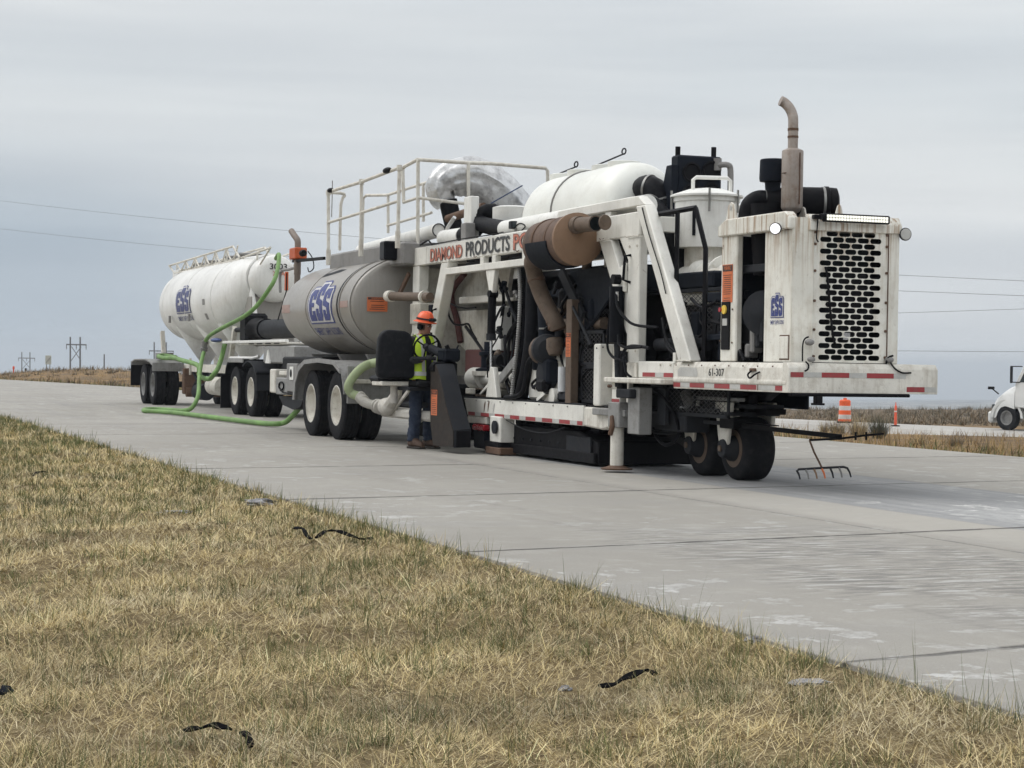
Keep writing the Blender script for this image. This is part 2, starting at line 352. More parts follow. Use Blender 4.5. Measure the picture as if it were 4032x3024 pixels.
def decal(parent, fn, a0, a1, b0, b1, rows=9):
    d = print2d('warning_decal', 'decal', parent, [poly2d([(a0, b0), (a1, b0), (a1, b1), (a0, b1)])], fn(.003))
    h = b1 - b0; wd = a1 - a0; hh = min(.18 * h, .35 * wd)
    sh = [poly2d([(a0 + .04 * wd, b1 - hh), (a1 - .04 * wd, b1 - hh), (a1 - .04 * wd, b1 - .02 * h), (a0 + .04 * wd, b1 - .02 * h)])]
    rs = random.Random(int(a0 * 1000))
    for k in range(rows):
        y = b1 - hh - (k + 1) * (h - hh) / (rows + 1)
        if rs.random() < .12: continue
        e = wd * (.08 + rs.random() * .15); sh.append(poly2d([(a0 + e, y), (a1 - e * rs.random() - .08 * wd, y), (a1 - e - .04 * wd, y + .22 * h / rows), (a0 + e, y + .22 * h / rows)]))
    print2d('print', 'decal_ink', d, sh, fn(.005))
    print2d('print', 'decal', d, [fit(text2d('WARNING', .01), a0 + .2 * wd, a1 - .2 * wd, b1 - hh * .8, b1 - hh * .25)], fn(.007))
    return d

# ------------------------------------------------------------------ the setting
def bend(x): return -.0012 * min(0, x + 30) ** 2 if x < -30 else 0.0
def level(x, y): return .019 * x + .01 * y - .5
def sst(a, b, t):
    t = np.clip((t - a) / (b - a), 0, 1); return t * t * (3 - 2 * t)
_ph = rng.uniform(0, 6.28, (24, 3)); _fr = rng.normal(0, 1, (24, 2))
def vnoise(x, y, s, k=0, n=8):
    v = 0
    for i in range(k, k + n):
        j = i % 24; v = v + np.sin(_fr[j, 0] * x / s + _fr[j, 1] * y / s + _ph[j, 0] + 1.3 * np.sin(_fr[(j + 5) % 24, 1] * x / s * .7 - _fr[(j + 3) % 24, 0] * y / s * .6 + _ph[j, 1]))
    return v / n
def ground_z(x, y):
    x = np.asarray(x, float); y = np.asarray(y, float)
    dy = np.where(x < -30, -.0012 * np.minimum(0, x + 30) ** 2, 0); en = 4.02 + dy; ef = 16.2 + dy
    berm = -.018 - .05 * np.clip(en - y, 0, 6) + .035 * vnoise(x, y, .35, 3) * np.clip((en - y) / .6, 0, 1) + .05 * vnoise(x, y, 1.1, 11) * np.clip((en - y) / 1.5, 0, 1)
    dist = np.hypot(x, y)
    far = level(x, y) - .13 - .0022 * np.maximum(0, dist - 120) + .10 * vnoise(x, y, 4, 7) + np.clip(dist / 900, 0, 7) * vnoise(x, y, 260, 2) * np.clip((dist - 500) / 1500, 0, 1) * 1.2
    far = far - 13 * sst(230, 430, dist) * sst(-.05, .25, y / np.maximum(dist, 1))
    hill = 3.55 * np.exp(-((x + 150) / 52) ** 2 - ((y - 21) / 17) ** 2) * (1 + .08 * vnoise(x, y, 9, 5))
    out = -.05 + (far + hill + .05) * sst(0, 1, (y - ef) / 9)
    out = np.where(dist > 120, np.minimum(out, 1.0), out)
    z = np.where(y < en, berm, np.where(y < ef, -.26, out))
    return z
def axis(*segs):
    a = []
    for s0, s1, st in segs: a += list(np.arange(s0, s1, st))
    return np.array(sorted(set(np.round(a, 3))))
gx = axis((-6000, -2000, 500), (-2000, -400, 100), (-400, -120, 8), (-120, -40, 2), (-40, 3, .25), (3, 60, 6), (60, 600, 60))
gy = axis((-600, -40, 70), (-40, -6, 4), (-6, 4.5, .25), (4.5, 16, 2), (16, 40, 1), (40, 140, 4), (140, 600, 25), (600, 2400, 120), (2400, 6001, 600))
GX, GY = np.meshgrid(gx, gy, indexing='ij'); GZ = ground_z(GX, GY)
def grid_mesh(name, X, Y, Z):
    a, b = X.shape; me = bpy.data.meshes.new(name)
    idx = np.arange(a * b).reshape(a, b); q = np.stack([idx[:-1, :-1], idx[1:, :-1], idx[1:, 1:], idx[:-1, 1:]], -1).reshape(-1, 4)
    me.vertices.add(a * b); me.vertices.foreach_set('co', np.stack([X, Y, Z], -1).astype(np.float32).ravel())
    me.loops.add(q.size); me.loops.foreach_set('vertex_index', q.ravel().astype(np.int32))
    me.polygons.add(len(q)); me.polygons.foreach_set('loop_start', np.arange(0, q.size, 4, dtype=np.int32)); me.update(calc_edges=True); me.shade_smooth(); return me
def node_mat(name):
    m = bpy.data.materials.new(name); m.use_nodes = True; M[name] = m; return m, m.node_tree.nodes, m.node_tree.links, m.node_tree.nodes['Principled BSDF']
class NT:
    def __init__(s, m): s.n = m.node_tree.nodes; s.l = m.node_tree.links; s.pos = s.n.new('ShaderNodeNewGeometry').outputs['Position']
    def set(s, sock, v):
        if isinstance(v, (int, float)): sock.default_value = v
        elif isinstance(v, tuple): sock.default_value = (*v, 1) if len(v) == 3 and sock.type == 'RGBA' else v
        else: s.l.new(v, sock)
    def noise(s, sc, det=5, rg=.6, st=(1, 1, 1), dist=0, rot=0, loc=(0, 0, 0)):
        mp = s.n.new('ShaderNodeMapping'); mp.inputs['Scale'].default_value = st; mp.inputs['Rotation'].default_value = (0, 0, rot); mp.inputs['Location'].default_value = loc; s.l.new(s.pos, mp.inputs[0])
        t = s.n.new('ShaderNodeTexNoise'); t.inputs['Scale'].default_value = sc; t.inputs['Detail'].default_value = det; t.inputs['Roughness'].default_value = rg; t.inputs['Distortion'].default_value = dist
        s.l.new(mp.outputs[0], t.inputs['Vector']); return t.outputs['Fac']
    def rng(s, v, a, b, c=0, d=1, smooth=False):
        r = s.n.new('ShaderNodeMapRange'); r.interpolation_type = 'SMOOTHSTEP' if smooth else 'LINEAR'
        s.set(r.inputs[0], v); r.inputs[1].default_value = a; r.inputs[2].default_value = b; r.inputs[3].default_value = c; r.inputs[4].default_value = d; return r.outputs[0]
    def math(s, op, a, b=0):
        x = s.n.new('ShaderNodeMath'); x.operation = op; s.set(x.inputs[0], a); s.set(x.inputs[1], b); return x.outputs[0]
    def mul(s, *a):
        r = a[0]
        for b in a[1:]: r = s.math('MULTIPLY', r, b)
        return r
    def mix(s, f, a, b):
        x = s.n.new('ShaderNodeMixRGB'); s.set(x.inputs[0], f); s.set(x.inputs[1], a); s.set(x.inputs[2], b); return x.outputs[0]
    def xyz(s):
        x = s.n.new('ShaderNodeSeparateXYZ'); s.l.new(s.pos, x.inputs[0]); return x.outputs
    def bump(s, h, d, b):
        x = s.n.new('ShaderNodeBump'); x.inputs['Distance'].default_value = d; s.set(x.inputs['Height'], h); s.l.new(x.outputs[0], b.inputs['Normal'])
def ground_material():
    m, n, l, b = node_mat('earth'); t = NT(m); x, y, z = t.xyz()
    straw = t.mix(t.rng(t.noise(3, 6), .35, .65), (.20, .152, .082), (.33, .258, .138))
    soil = t.mix(t.rng(t.noise(14, 7, .7), .45, .66), straw, (.13, .092, .055))
    med = t.mix(t.rng(t.noise(.35, 6, .6), .4, .62), (.30, .20, .10), (.17, .125, .085))
    med = t.mix(t.rng(t.noise(2.5, 6, .7), .5, .7), med, (.11, .085, .055))
    c = t.mix(t.rng(y, 10, 12), soil, med)
    # shrub steppe beyond the second road
    scrub = t.mix(t.rng(t.noise(.09, 7, .7), .4, .62), (.20, .15, .10), (.095, .08, .06))
    dist = t.math('ADD', y, t.mul(x, -.35)); c = t.mix(t.rng(dist, 80, 100), c, scrub)
    fl = t.mix(t.rng(t.noise(.012, 6, .65, (1, 1, 1)), .42, .58), (.42, .39, .34), (.06, .07, .065))
    fl = t.mix(t.rng(t.noise(.02, 5, .6), .55, .62), fl, (.04, .05, .045))
    c = t.mix(t.rng(dist, 260, 400), c, fl)
    l.new(c, b.inputs['Base Color']); b.inputs['Roughness'].default_value = .95; b.inputs['Specular IOR Level'].default_value = .1
    t.bump(t.noise(22, 6, .7), .05, b)
ground_material()
me = grid_mesh('ground', GX, GY, GZ); me.materials.append(M['earth'])
tag(bpy.data.objects.new('ground', me), kind='structure'); C.objects.link(bpy.data.objects['ground'])

def concrete_material():
    m, n, l, b = node_mat('concrete'); t = NT(m); x, y, z = t.xyz()
    c = t.mix(t.rng(t.noise(.35, 5, .6), .3, .7), (.312, .296, .266), (.385, .368, .332))
    c = t.mix(t.mul(t.rng(t.noise(75, 4, .85), .38, .7), .5), c, (.23, .222, .21))
    c = t.mix(t.mul(t.rng(t.noise(1.1, 6, .65, (1, .35, 1)), .5, .75), .5), c, (.29, .285, .275))
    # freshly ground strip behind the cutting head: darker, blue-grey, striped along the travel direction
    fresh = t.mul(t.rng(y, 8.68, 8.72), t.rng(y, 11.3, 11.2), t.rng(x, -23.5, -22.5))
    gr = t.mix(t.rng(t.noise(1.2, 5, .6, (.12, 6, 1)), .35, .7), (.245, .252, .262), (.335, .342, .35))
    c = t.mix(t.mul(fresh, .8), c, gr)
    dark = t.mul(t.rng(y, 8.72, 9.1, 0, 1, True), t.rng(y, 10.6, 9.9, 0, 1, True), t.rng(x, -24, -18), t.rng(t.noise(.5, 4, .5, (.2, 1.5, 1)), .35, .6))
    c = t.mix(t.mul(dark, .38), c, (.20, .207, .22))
    # pale dry strip beside it, at the lane joint
    strip = t.mul(t.rng(y, 7.62, 7.9, 0, 1, True), t.rng(y, 8.69, 8.66), t.rng(x, -26, -21))
    c = t.mix(t.mul(strip, .5), c, (.45, .428, .388))
    # white slurry dust dried in patches, denser in the ground lane, on the shoulder edge and farther up the road
    m1 = t.rng(t.noise(.33, 4, .55), .42, .56); m2 = t.rng(t.noise(2.6, 6, .68), .56, .60); m3 = t.rng(t.noise(9, 5, .7), .34, .55)
    reg = t.math('MAXIMUM', t.mul(t.rng(y, 8.7, 9.2), t.rng(x, -21, -17), .95), t.math('MAXIMUM', t.rng(x, -26, -48, 0, .8), t.math('MAXIMUM', t.rng(y, 5.0, 4.2, 0, .9), .42)))
    c = t.mix(t.mul(t.math('MAXIMUM', t.mul(m1, m2), t.mul(t.rng(y, 8.7, 9.2), t.rng(x, -15, -11), m1, .8)), m3, reg), c, (.66, .66, .65))
    mo = t.noise(2.6, 7, .72); c = t.mix(t.mul(t.rng(mo, .5, .66), .26), c, (.25, .24, .222)); c = t.mix(t.mul(t.rng(mo, .46, .34), .22), c, (.50, .482, .45))
    st_ = t.mul(t.rng(t.noise(.7, 5, .6, (.3, 1.6, 1), 1.0), .54, .66), t.rng(t.noise(6, 6, .75), .4, .6)); c = t.mix(t.mul(st_, .5), c, (.215, .205, .19))
    # tined grooves pressed across the shoulder
    tine = t.mul(t.rng(y, 4.9, 5.5, 0, 1, True), t.rng(y, 7.55, 7.2, 0, 1, True), t.rng(x, -13.6, -11.6, 0, 1, True), t.rng(x, -6.5, -8.5, 0, 1, True), t.rng(t.noise(.9, 4, .6), .35, .5))
    gv = t.noise(1.0, 6, .62, (17, 3.4, 1), .6, R(-14))
    c = t.mix(t.mul(tine, t.rng(gv, .50, .58), .85), c, (.20, .195, .185))
    c = t.mix(t.mul(tine, t.rng(gv, .44, .38), .6), c, (.54, .54, .535))
    # tyre scuffs and stains far along the lanes
    sc = t.mul(t.rng(t.noise(.5, 6, .65, (.25, 2.4, 1), .8), .5, .68), t.rng(x, -24, -40))
    c = t.mix(t.mul(sc, .55), c, (.255, .25, .245))
    # dark, crumbled sealant along the skewed transverse joints and the lane joint
    ph = t.math('ADD', t.math('ADD', x, t.mul(y, .2)), t.mul(t.noise(1.1, 4, .6), .10)); ph = t.math('ADD', ph, 6.8 - .8 - .05 + 460)
    md = t.math('MODULO', ph, 4.6); dj = t.math('MINIMUM', md, t.math('SUBTRACT', 4.6, md))
    jw = t.rng(t.noise(.8, 4, .6), .3, .7, .015, .085); ja = t.rng(t.math('DIVIDE', dj, jw), 1.0, .55)
    c = t.mix(t.mul(ja, t.rng(t.noise(2.5, 5, .7), .33, .5), .8), c, (.11, .105, .10))
    dl = t.math('ABSOLUTE', t.math('SUBTRACT', y, t.math('ADD', 7.6, t.mul(t.math('SUBTRACT', t.noise(.6, 3), .5), .06))))
    c = t.mix(t.mul(t.rng(dl, .035, .015), t.rng(t.noise(1.7, 5, .7), .42, .6), .55), c, (.19, .185, .18))
    spot = t.rng(t.noise(2.3, 3, .5), .74, .78); c = t.mix(t.mul(spot, .5), c, (.16, .15, .14))
    l.new(c, b.inputs['Base Color']); b.inputs['Roughness'].default_value = .85; b.inputs['Specular IOR Level'].default_value = .3
    h = t.math('ADD', t.noise(140, 4, .7), t.mul(tine, gv, 3.5)); t.bump(h, .006, b)
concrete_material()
mat('joint', (.045, .043, .04), .9)
road = tag(MB().add([p for i in range(60) for X in [20 - 4.6 * i] for p in ((X, 4.04 + bend(X), -.006), (X, 16.18 + bend(X), -.006))], [(2 * i, 2 * i + 2, 2 * i + 3, 2 * i + 1) for i in range(59)]).build('concrete_road', 'joint'), kind='structure')
cols = [4.02, 7.6, 11.27, 14.93, 16.2]
for r in range(-2, 36):
    for k in range(4):
        g = .009; pts = []
        xa = -6.8 - 4.6 * r
        y0 = cols[k] + (g if k else 0); y1 = cols[k + 1] - (g if k < 3 else 0)
        for (xx, yy) in ((xa - 4.6 + g, y0), (xa - g, y0), (xa - g, y1), (xa - 4.6 + g, y1)):
            X = xx - .2 * (yy - 4); pts.append((X, yy + bend(X)))
        dz = random.uniform(-.0015, .0015)
        vs = [(X, Y, -.2) for X, Y in pts] + [(X, Y, dz) for X, Y in pts]
        MB().add(vs, [(4, 5, 6, 7), (0, 1, 5, 4), (1, 2, 6, 5), (2, 3, 7, 6), (3, 0, 4, 7)]).build('concrete_slab', 'concrete', road, bevel=.004)

# second road across the median
def r2y(x): return 45.5 + .29 * (np.maximum(x, -88) + 63.7)
def r2z(x, y): return np.maximum(level(x, y) + .03, -1.25 - .02 * np.maximum(0, -88 - x))
X2 = np.arange(6, -150, -6.0); vs = []; fs = []
for i, X in enumerate(X2):
    for o, dz in ((-.8, -.6), (0, 0), (5.6, 0), (6.4, -.6)):
        Y = r2y(X) + o; vs.append((float(X), float(Y), float(r2z(X, r2y(X) + 3) + dz)))
fs = [(4 * i + k, 4 * i + 4 + k, 4 * i + 5 + k, 4 * i + 1 + k) for i in range(len(X2) - 1) for k in range(3)]
mat('far_pavement', (.40, .385, .36), .9, dirt=(.3, .28, .26), amt=.5, scale=.4)
tag(MB().add(vs, fs).build('frontage_road', 'far_pavement'), kind='structure')

# ------------------------------------------------------------------ grasses and scrub (blades spread by density)
def blade_mesh(name, P, ang, L, W, lean, curl, col, seg=2):
    """P base points, ang heading, lean 0 upright..1 flat; each blade is a tapered curved strip."""
    N = len(P); hd = np.stack([np.cos(ang), np.sin(ang), np.zeros(N)], 1); sd = np.stack([-np.sin(ang), np.cos(ang), np.zeros(N)], 1)
    tw = rng.uniform(-1, 1, N)[:, None]; wd = sd * np.cos(tw) + hd * np.sin(tw) * .6
    rows = []; cur = P.copy(); th = lean * 1.6
    for k in range(seg + 1):
        wk = W * (1 - .9 * k / seg) ** .7
        if k == seg: rows.append(cur[:, None])
        else: rows.append(np.stack([cur - wd * wk[:, None] / 2, cur + wd * wk[:, None] / 2], 1))
        t = np.clip(th + curl * (k + 1) / seg, -.3, 1.75)
        cur = cur + (hd * np.sin(t)[:, None] + np.array([0, 0, 1.]) * np.cos(t)[:, None]) * (L / seg)[:, None]
        cur[:, 2] = np.maximum(cur[:, 2], P[:, 2] + .002)
    VT = np.concatenate(rows, 1); nv = VT.shape[1]; VT = VT.reshape(-1, 3); o = (np.arange(N) * nv)[:, None]
    tri = []
    for k in range(seg - 1): tri += [[2 * k, 2 * k + 1, 2 * k + 3], [2 * k, 2 * k + 3, 2 * k + 2]]
    k = seg - 1; tri += [[2 * k, 2 * k + 1, 2 * k + 2]]
    F = (o[:, None, :] + np.array(tri)[None]).reshape(-1, 3)
    me = bpy.data.meshes.new(name); me.vertices.add(len(VT)); me.vertices.foreach_set('co', VT.astype(np.float32).ravel())
    me.loops.add(F.size); me.loops.foreach_set('vertex_index', F.ravel().astype(np.int32)); me.polygons.add(len(F)); me.polygons.foreach_set('loop_start', np.arange(0, F.size, 3, dtype=np.int32)); me.update(calc_edges=True)
    a = me.attributes.new('tint', 'FLOAT_COLOR', 'POINT'); cc = np.ones((N, nv, 4), np.float32); cc[:, :, :3] = col[:, None]; a.data.foreach_set('color', cc.ravel())
    return me
m, n, l, b = node_mat('blade'); at = n.new('ShaderNodeAttribute'); at.attribute_name = 'tint'; l.new(at.outputs['Color'], b.inputs['Base Color']); b.inputs['Roughness'].default_value = .7; b.inputs['Specular IOR Level'].default_value = .15
def pick(N, pal, wt=None):
    pal = np.array(pal); i = rng.choice(len(pal), N, p=wt); return pal[i] * rng.uniform(.75, 1.2, (N, 1))
STRAW = [(.61, .495, .255), (.49, .385, .19), (.73, .61, .36), (.33, .25, .13), (.55, .465, .285)]
GREEN = [(.115, .14, .05), (.16, .175, .07), (.085, .105, .042), (.21, .205, .09)]
def verge():
    def edge(X): return 4.03 + np.where(X < -30, -.0012 * (X + 30) ** 2, 0)
    def sample(N, x0, x1, margin):
        X = -np.exp(rng.uniform(math.log(-x1), math.log(-x0), N)); lo = np.maximum(-3.0, .095 * -X - .45 - margin)
        hi = edge(X) + .06 * vnoise(X, X, .22, 2) - .03
        return X, lo + (hi - lo) * rng.uniform(0, 1, N)
    def tone(X, Y, col):
        col = col * (1 + .28 * vnoise(X, Y, .45, 1) + .15 * vnoise(X, Y, .12, 8))[:, None]
        gray = np.clip(vnoise(X, Y, .35, 17) * 2.2, 0, 1)[:, None]; return np.clip(col * (1 - gray * np.array([.13, .10, .0])), .01, .9)
    out = []
    def emit_(X, Y, ang, L, W, lean, curl, col): out.append((np.stack([X, Y, ground_z(X, Y) - .004], 1), ang, L, W * np.clip(np.hypot(X, Y) / 9, .85, 3.4), lean, curl, col))
    # flattened thatch
    X1, Y1 = sample(150000, -40, -4.2, 0); X2, Y2 = sample(22000, -40, -3.5, 2.5); X = np.concatenate([X1, X2]); Y = np.concatenate([Y1, Y2])
    bare = vnoise(X, Y, .30, 13, 8); k = rng.uniform(0, 1, len(X)) < np.clip(1.05 - 2.4 * np.clip(bare - .12, 0, 1), .3, 1); X, Y = X[k], Y[k]; N = len(X)
    emit_(X, Y, 2.6 + 2.2 * vnoise(X, Y, .4, 4) + rng.normal(0, 1.4, N), rng.uniform(.05, .15, N), rng.uniform(.0022, .0046, N), rng.beta(9, 1.1, N), rng.normal(0, .28, N), tone(X, Y, pick(N, STRAW, [.3, .22, .2, .12, .16])))
    # tufts of dry grass arching over
    def tufts(nt, per, x1, margin, pal, Lr, spread, lr, cr, wr, dens=None):
        X, Y = sample(nt, -40, x1, margin)
        if dens is not None:
            k = rng.uniform(0, 1, len(X)) < dens(X, Y); X, Y = X[k], Y[k]
        n = len(X); sz = np.repeat(np.clip(rng.lognormal(0, .35, n), .45, 2.2), per); hu = np.repeat(rng.uniform(.78, 1.18, n), per); X = np.repeat(X, per); Y = np.repeat(Y, per); N = len(X)
        a = rng.uniform(0, 6.283, N); r = spread * sz * np.sqrt(rng.uniform(0, 1, N)); X = X + r * np.cos(a); Y = Y + r * np.sin(a); k = Y < edge(X) + .02; X, Y, a, sz, hu = X[k], Y[k], a[k], sz[k], hu[k]; N = len(X)
        emit_(X, Y, a + rng.normal(0, .7, N) + .5, rng.uniform(*Lr, N) * sz, rng.uniform(*wr, N), np.clip(rng.uniform(*lr, N), 0, 1), rng.normal(*cr, N), tone(X, Y, pick(N, pal) * hu[:, None]))
    tufts(6200, 26, -4.2, 0, STRAW, (.04, .115), .045, (.30, .95), (.55, .35), (.0020, .0042)); tufts(700, 26, -3.5, 2.5, STRAW, (.05, .14), .045, (.3, .95), (.55, .35), (.002, .0042))
    def gd(X, Y): return np.clip(.34 + 1.15 * (.75 * vnoise(X, Y, .42, 9, 9) + .6 * vnoise(X, Y, .15, 15, 7)) + .22 * np.exp(-((edge(X) - Y) / .25) ** 2) + .25 * np.clip((-X - 15) / 12, 0, 1), .02, .9)
    tufts(8000, 13, -4.2, 0, GREEN, (.04, .11), .05, (.02, .5), (.2, .2), (.0022, .0040), gd)
    def ed_(X, Y): return np.exp(-((edge(X) - Y) / .14) ** 2) * np.clip(.35 + vnoise(X, Y, .25, 5) * 1.6, 0, 1)
    tufts(16000, 7, -4.2, 0, GREEN + STRAW[1:2], (.05, .14), .035, (.0, .35), (.1, .15), (.002, .0036), ed_)
    A = [np.concatenate([o[i] for o in out]) for i in range(7)]
    me = blade_mesh('verge_grass', *A, 3); me.materials.append(M['blade'])
    o = bpy.data.objects.new('verge_grass', me); C.objects.link(o); tag(o, 'dry straw and green grass on the near roadside verge', 'grass', kind='stuff'); print('blades', len(A[0]))
verge()
def median():
    N = 70000; X = -np.exp(rng.uniform(math.log(17), math.log(190), N)); ef = 16.2 + np.where(X < -30, -.0012 * (X + 30) ** 2, 0)
    hi = np.minimum(r2y(X), 60); Y = ef + .02 + (hi - ef) * rng.uniform(0, 1, N) ** 1.3
    gr = vnoise(X, Y, 1.3, 5) + .6 * vnoise(X, Y, 5, 9); de = Y - ef
    keep = rng.uniform(0, 1, N) < np.clip(.55 + gr, .25, 1); X, Y, de, gr = X[keep], Y[keep], de[keep], gr[keep]; N = len(X)
    isg = rng.uniform(0, 1, N) < np.clip(.75 * np.exp(-(de / 1.5) ** 2) + .08, 0, 1)
    L = np.where(isg, rng.uniform(.10, .28, N), rng.uniform(.15, .45, N)) * (1 + .5 * gr); W = rng.uniform(.006, .014, N) * np.clip(np.hypot(X, Y) / 30, 1, 3)
    col = np.where(isg[:, None], pick(N, GREEN), pick(N, [(.34, .23, .10), (.26, .18, .09), (.19, .14, .09), (.40, .28, .13)]))
    me = blade_mesh('median_grass', np.stack([X, Y, ground_z(X, Y)], 1), rng.uniform(0, 6.28, N), L, W, rng.beta(2, 4, N), rng.normal(.2, .3, N), col, 2); me.materials.append(M['blade'])
    o = bpy.data.objects.new('median_grass', me); C.objects.link(o); tag(o, 'tan dry grass and green fringe covering the median strip', 'grass', kind='stuff')
median()
def twigs(cx, cy, r, h, n, pal, wmin, wmax):
    a = rng.uniform(0, 6.283, n); q = r * .35 * np.sqrt(rng.uniform(0, 1, n)); X = cx + q * np.cos(a); Y = cy + q * np.sin(a)
    L = h * rng.uniform(.45, 1.1, n); lean = np.clip(rng.beta(2, 2.4, n) * r / h * .75, 0, .8)
    return np.stack([X, Y, ground_z(X, Y)], 1), a + rng.normal(0, .5, n), L, rng.uniform(wmin, wmax, n), lean, rng.normal(.15, .35, n), pick(n, pal)
SAGE = [(.15, .125, .09), (.20, .16, .11), (.11, .105, .075), (.26, .20, .13)]; SAGEG = [(.07, .085, .05), (.10, .11, .07), (.05, .06, .035), (.12, .10, .07)]
def scrub(name, label, cx, cy, r, h, n, pal, group, w=(.008, .018)):
    a = twigs(cx, cy, r, h, n, pal, *w); z0 = float(ground_z(cx, cy)); a = (a[0] - np.array([cx, cy, z0]),) + a[1:]
    me = blade_mesh(name, *a, 3); me.materials.append(M['blade']); o = bpy.data.objects.new(name, me); o.location = (cx, cy, z0); C.objects.link(o); tag(o, label, 'shrub', group)
def gnd(x, y): return (x, y, float(ground_z(x, y)))
GS = 'sagebrush clumps in the median'
for (p, r, h, nn, pal, lab) in [
    ((-62.631, 38.311, -1.407), 0.6, .95, 900, SAGEG, 'dark green sagebrush at the tip of the machine boom'),
    ((-67.076, 40.076, -1.474), 0.75, .95, 600, STRAW[1:4] + SAGE, 'tan brushy clump left of the dark green sagebrush'),
    ((-70.149, 40.952, -1.523), 0.7, .8, 500, SAGE + STRAW[:1], 'low tan clump right below the orange traffic drum'),
    ((-72.338, 41.593, -1.558), 0.5, .6, 300, SAGE + STRAW[:2], 'small brown clump left below the orange traffic drum'),
    ((-53.033, 35.32, -1.254), 0.5, .45, 400, SAGE, 'dark twiggy clump in the median left of the semi truck'),
    ((-54.379, 34.809, -1.285), 0.5, .42, 350, SAGE + STRAW[:2], 'brown twiggy clump between sagebrush and semi truck'),
    ((-49.009, 33.723, -1.194), .4, .3, 300, GREEN + SAGE, 'low green clump on the median edge near the right border')]:
    scrub('sagebrush', lab, p[0], p[1], r, h, nn, pal, GS, (.006, .014))
def scrubland():
    parts = []
    def bunch(n, fx):
        for _ in range(n):
            x, y, r, h, k = fx(); parts.append(twigs(x, y, r, h, k, SAGE + [(.22, .16, .10)], .03, .07))
    def right():
        d = 100 + 120 * random.random() ** 1.4; s = random.uniform(-.02, .32); fx, fy = -.936, .353
        x = d * fx + d * s * .353; y = d * fy + d * s * .936
        return x, max(y, float(r2y(x)) + 8.5), random.uniform(.7, 1.6), random.uniform(.3, .8), 30
    def left():
        x = random.uniform(-215, -66); y = 16.8 + bend(x) + 24 * random.random() ** 1.5
        return x, y, random.uniform(.5, 1.1), random.uniform(.2, .45), 30
    bunch(1300, right); bunch(1300, left)
    A = [np.concatenate([p[i] for p in parts]) for i in range(7)]
    me = blade_mesh('scrubland', *A, 2); me.materials.append(M['blade']); o = bpy.data.objects.new('scrubland', me); C.objects.link(o); tag(o, 'brown sagebrush scrub on the hill and beyond the second road', 'scrub', kind='stuff')
scrubland()

# ------------------------------------------------------------------ litter on the verge
def strip_thing(pts, wd, th, label, group='torn black rubber strips on the verge', mt='scrap'):
    mb = MB(); P = catmull([V((x, y, float(ground_z(x, y)) + dz)) for x, y, dz in pts], 5); rings = []
    for k, p in enumerate(P):
        d = (P[min(k + 1, len(P) - 1)] - P[max(k - 1, 0)]).normalized(); s = d.cross(V((0, 0, 1))).normalized(); tl = .5 * math.sin(k * .7); u = (s.cross(d) + s * tl).normalized(); s = d.cross(u).normalized()
        w2 = wd * (.55 + .45 * math.sin(math.pi * (k + 1.5) / (len(P) + 2))) * random.uniform(.85, 1.15)
        rings.append([p + s * w2 / 2, p + s * w2 / 2 + u * th, p - s * w2 / 2 + u * th * 1.5, p - s * w2 / 2])
    c = P[0]; o = mb.loft(rings).build('rubber_strip', mt, off=c); tag(o, label, 'rubber strip', group)
def gz(p, h): return (p[0], p[1], h * .6)
strip_thing([gz((-6.827, 2.955, -0.12), .05), gz((-6.837, 3.023, -0.12), .05), gz((-6.927, 3.122, -0.12), .06), gz((-7.044, 3.252, -0.12), .06), gz((-6.978, 3.266, -0.12), .04)], .03, .006, 'curved black rubber strip on straw, right of bottom centre')
strip_thing([gz((-6.623, 1.312, -0.16), .05), gz((-6.585, 1.356, -0.16), .06), gz((-6.619, 1.411, -0.16), .06), gz((-6.569, 1.457, -0.16), .04)], .03, .006, 'flat black rubber strip near the bottom edge of the grass')
strip_thing([gz((-6.443, 1.469, -0.16), .05), gz((-6.327, 1.462, -0.16), .06), gz((-6.227, 1.452, -0.16), .03)], .025, .006, 'short black rubber scrap at the very bottom of the grass')
strip_thing([gz((-12.501, 3.336, -0.08), .05), gz((-12.752, 3.475, -0.08), .08), gz((-12.671, 3.549, -0.08), .08), gz((-12.401, 3.601, -0.08), .05), gz((-12.475, 3.718, -0.08), .03)], .03, .007, 'arched black rubber strip in grass by the pavement edge')
strip_thing([gz((-13.429, 3.413, -0.08), .05), gz((-12.993, 3.368, -0.08), .10), gz((-12.747, 3.329, -0.08), .07), gz((-12.555, 3.31, -0.08), .03)], .03, .007, 'crumpled black rubber scrap left of the arched strip')
strip_thing([gz((-20.5, 2.425, -0.06), .04), gz((-20.694, 2.506, -0.06), .08), gz((-20.973, 2.619, -0.06), .05)], .04, .01, 'small dark rubber scrap high on the left of the verge')
strip_thing([gz((-7.612, 0.795, -0.16), .04), gz((-7.647, 0.817, -0.16), .07), gz((-7.652, 0.835, -0.16), .04)], .03, .012, 'blue black scrap at the left edge of the grass', mt='navy_black')
def chunk(p, rx, ry, rz, label, mt='rock'):
    mb = MB(); mb.ball((0, 0, 0), rx, ry, rz, 16, 10); mb.v = [tuple(V(v) * random.uniform(.55, 1.2)) for v in mb.v]
    z = float(ground_z(p[0], p[1])); o = mb.build('concrete_lump', mt, off=None, sharp=25); o.location = (p[0], p[1], z + rz * .5); tag(o, label, 'concrete lump', 'pale lumps of concrete in the grass')
chunk((-15.771, 3.73, -0.05), .12, .15, .035, 'bluish grey slurry lump beside the pavement edge')
chunk((-15.677, 3.021, -0.08), .13, .17, .012, 'flat grey slurry patch in the straw, left of the bluish lump')
chunk((-7.505, 3.98, -0.08), .035, .045, .02, 'small white lump in straw near the lower pavement edge')
chunk((-6.539, 3.707, -0.1), .06, .09, .012, 'speckled pale patch in the grass at lower right')
chunk((-6.977, 2.879, -0.12), .025, .03, .015, 'tiny white pebble left of the curved rubber strip')
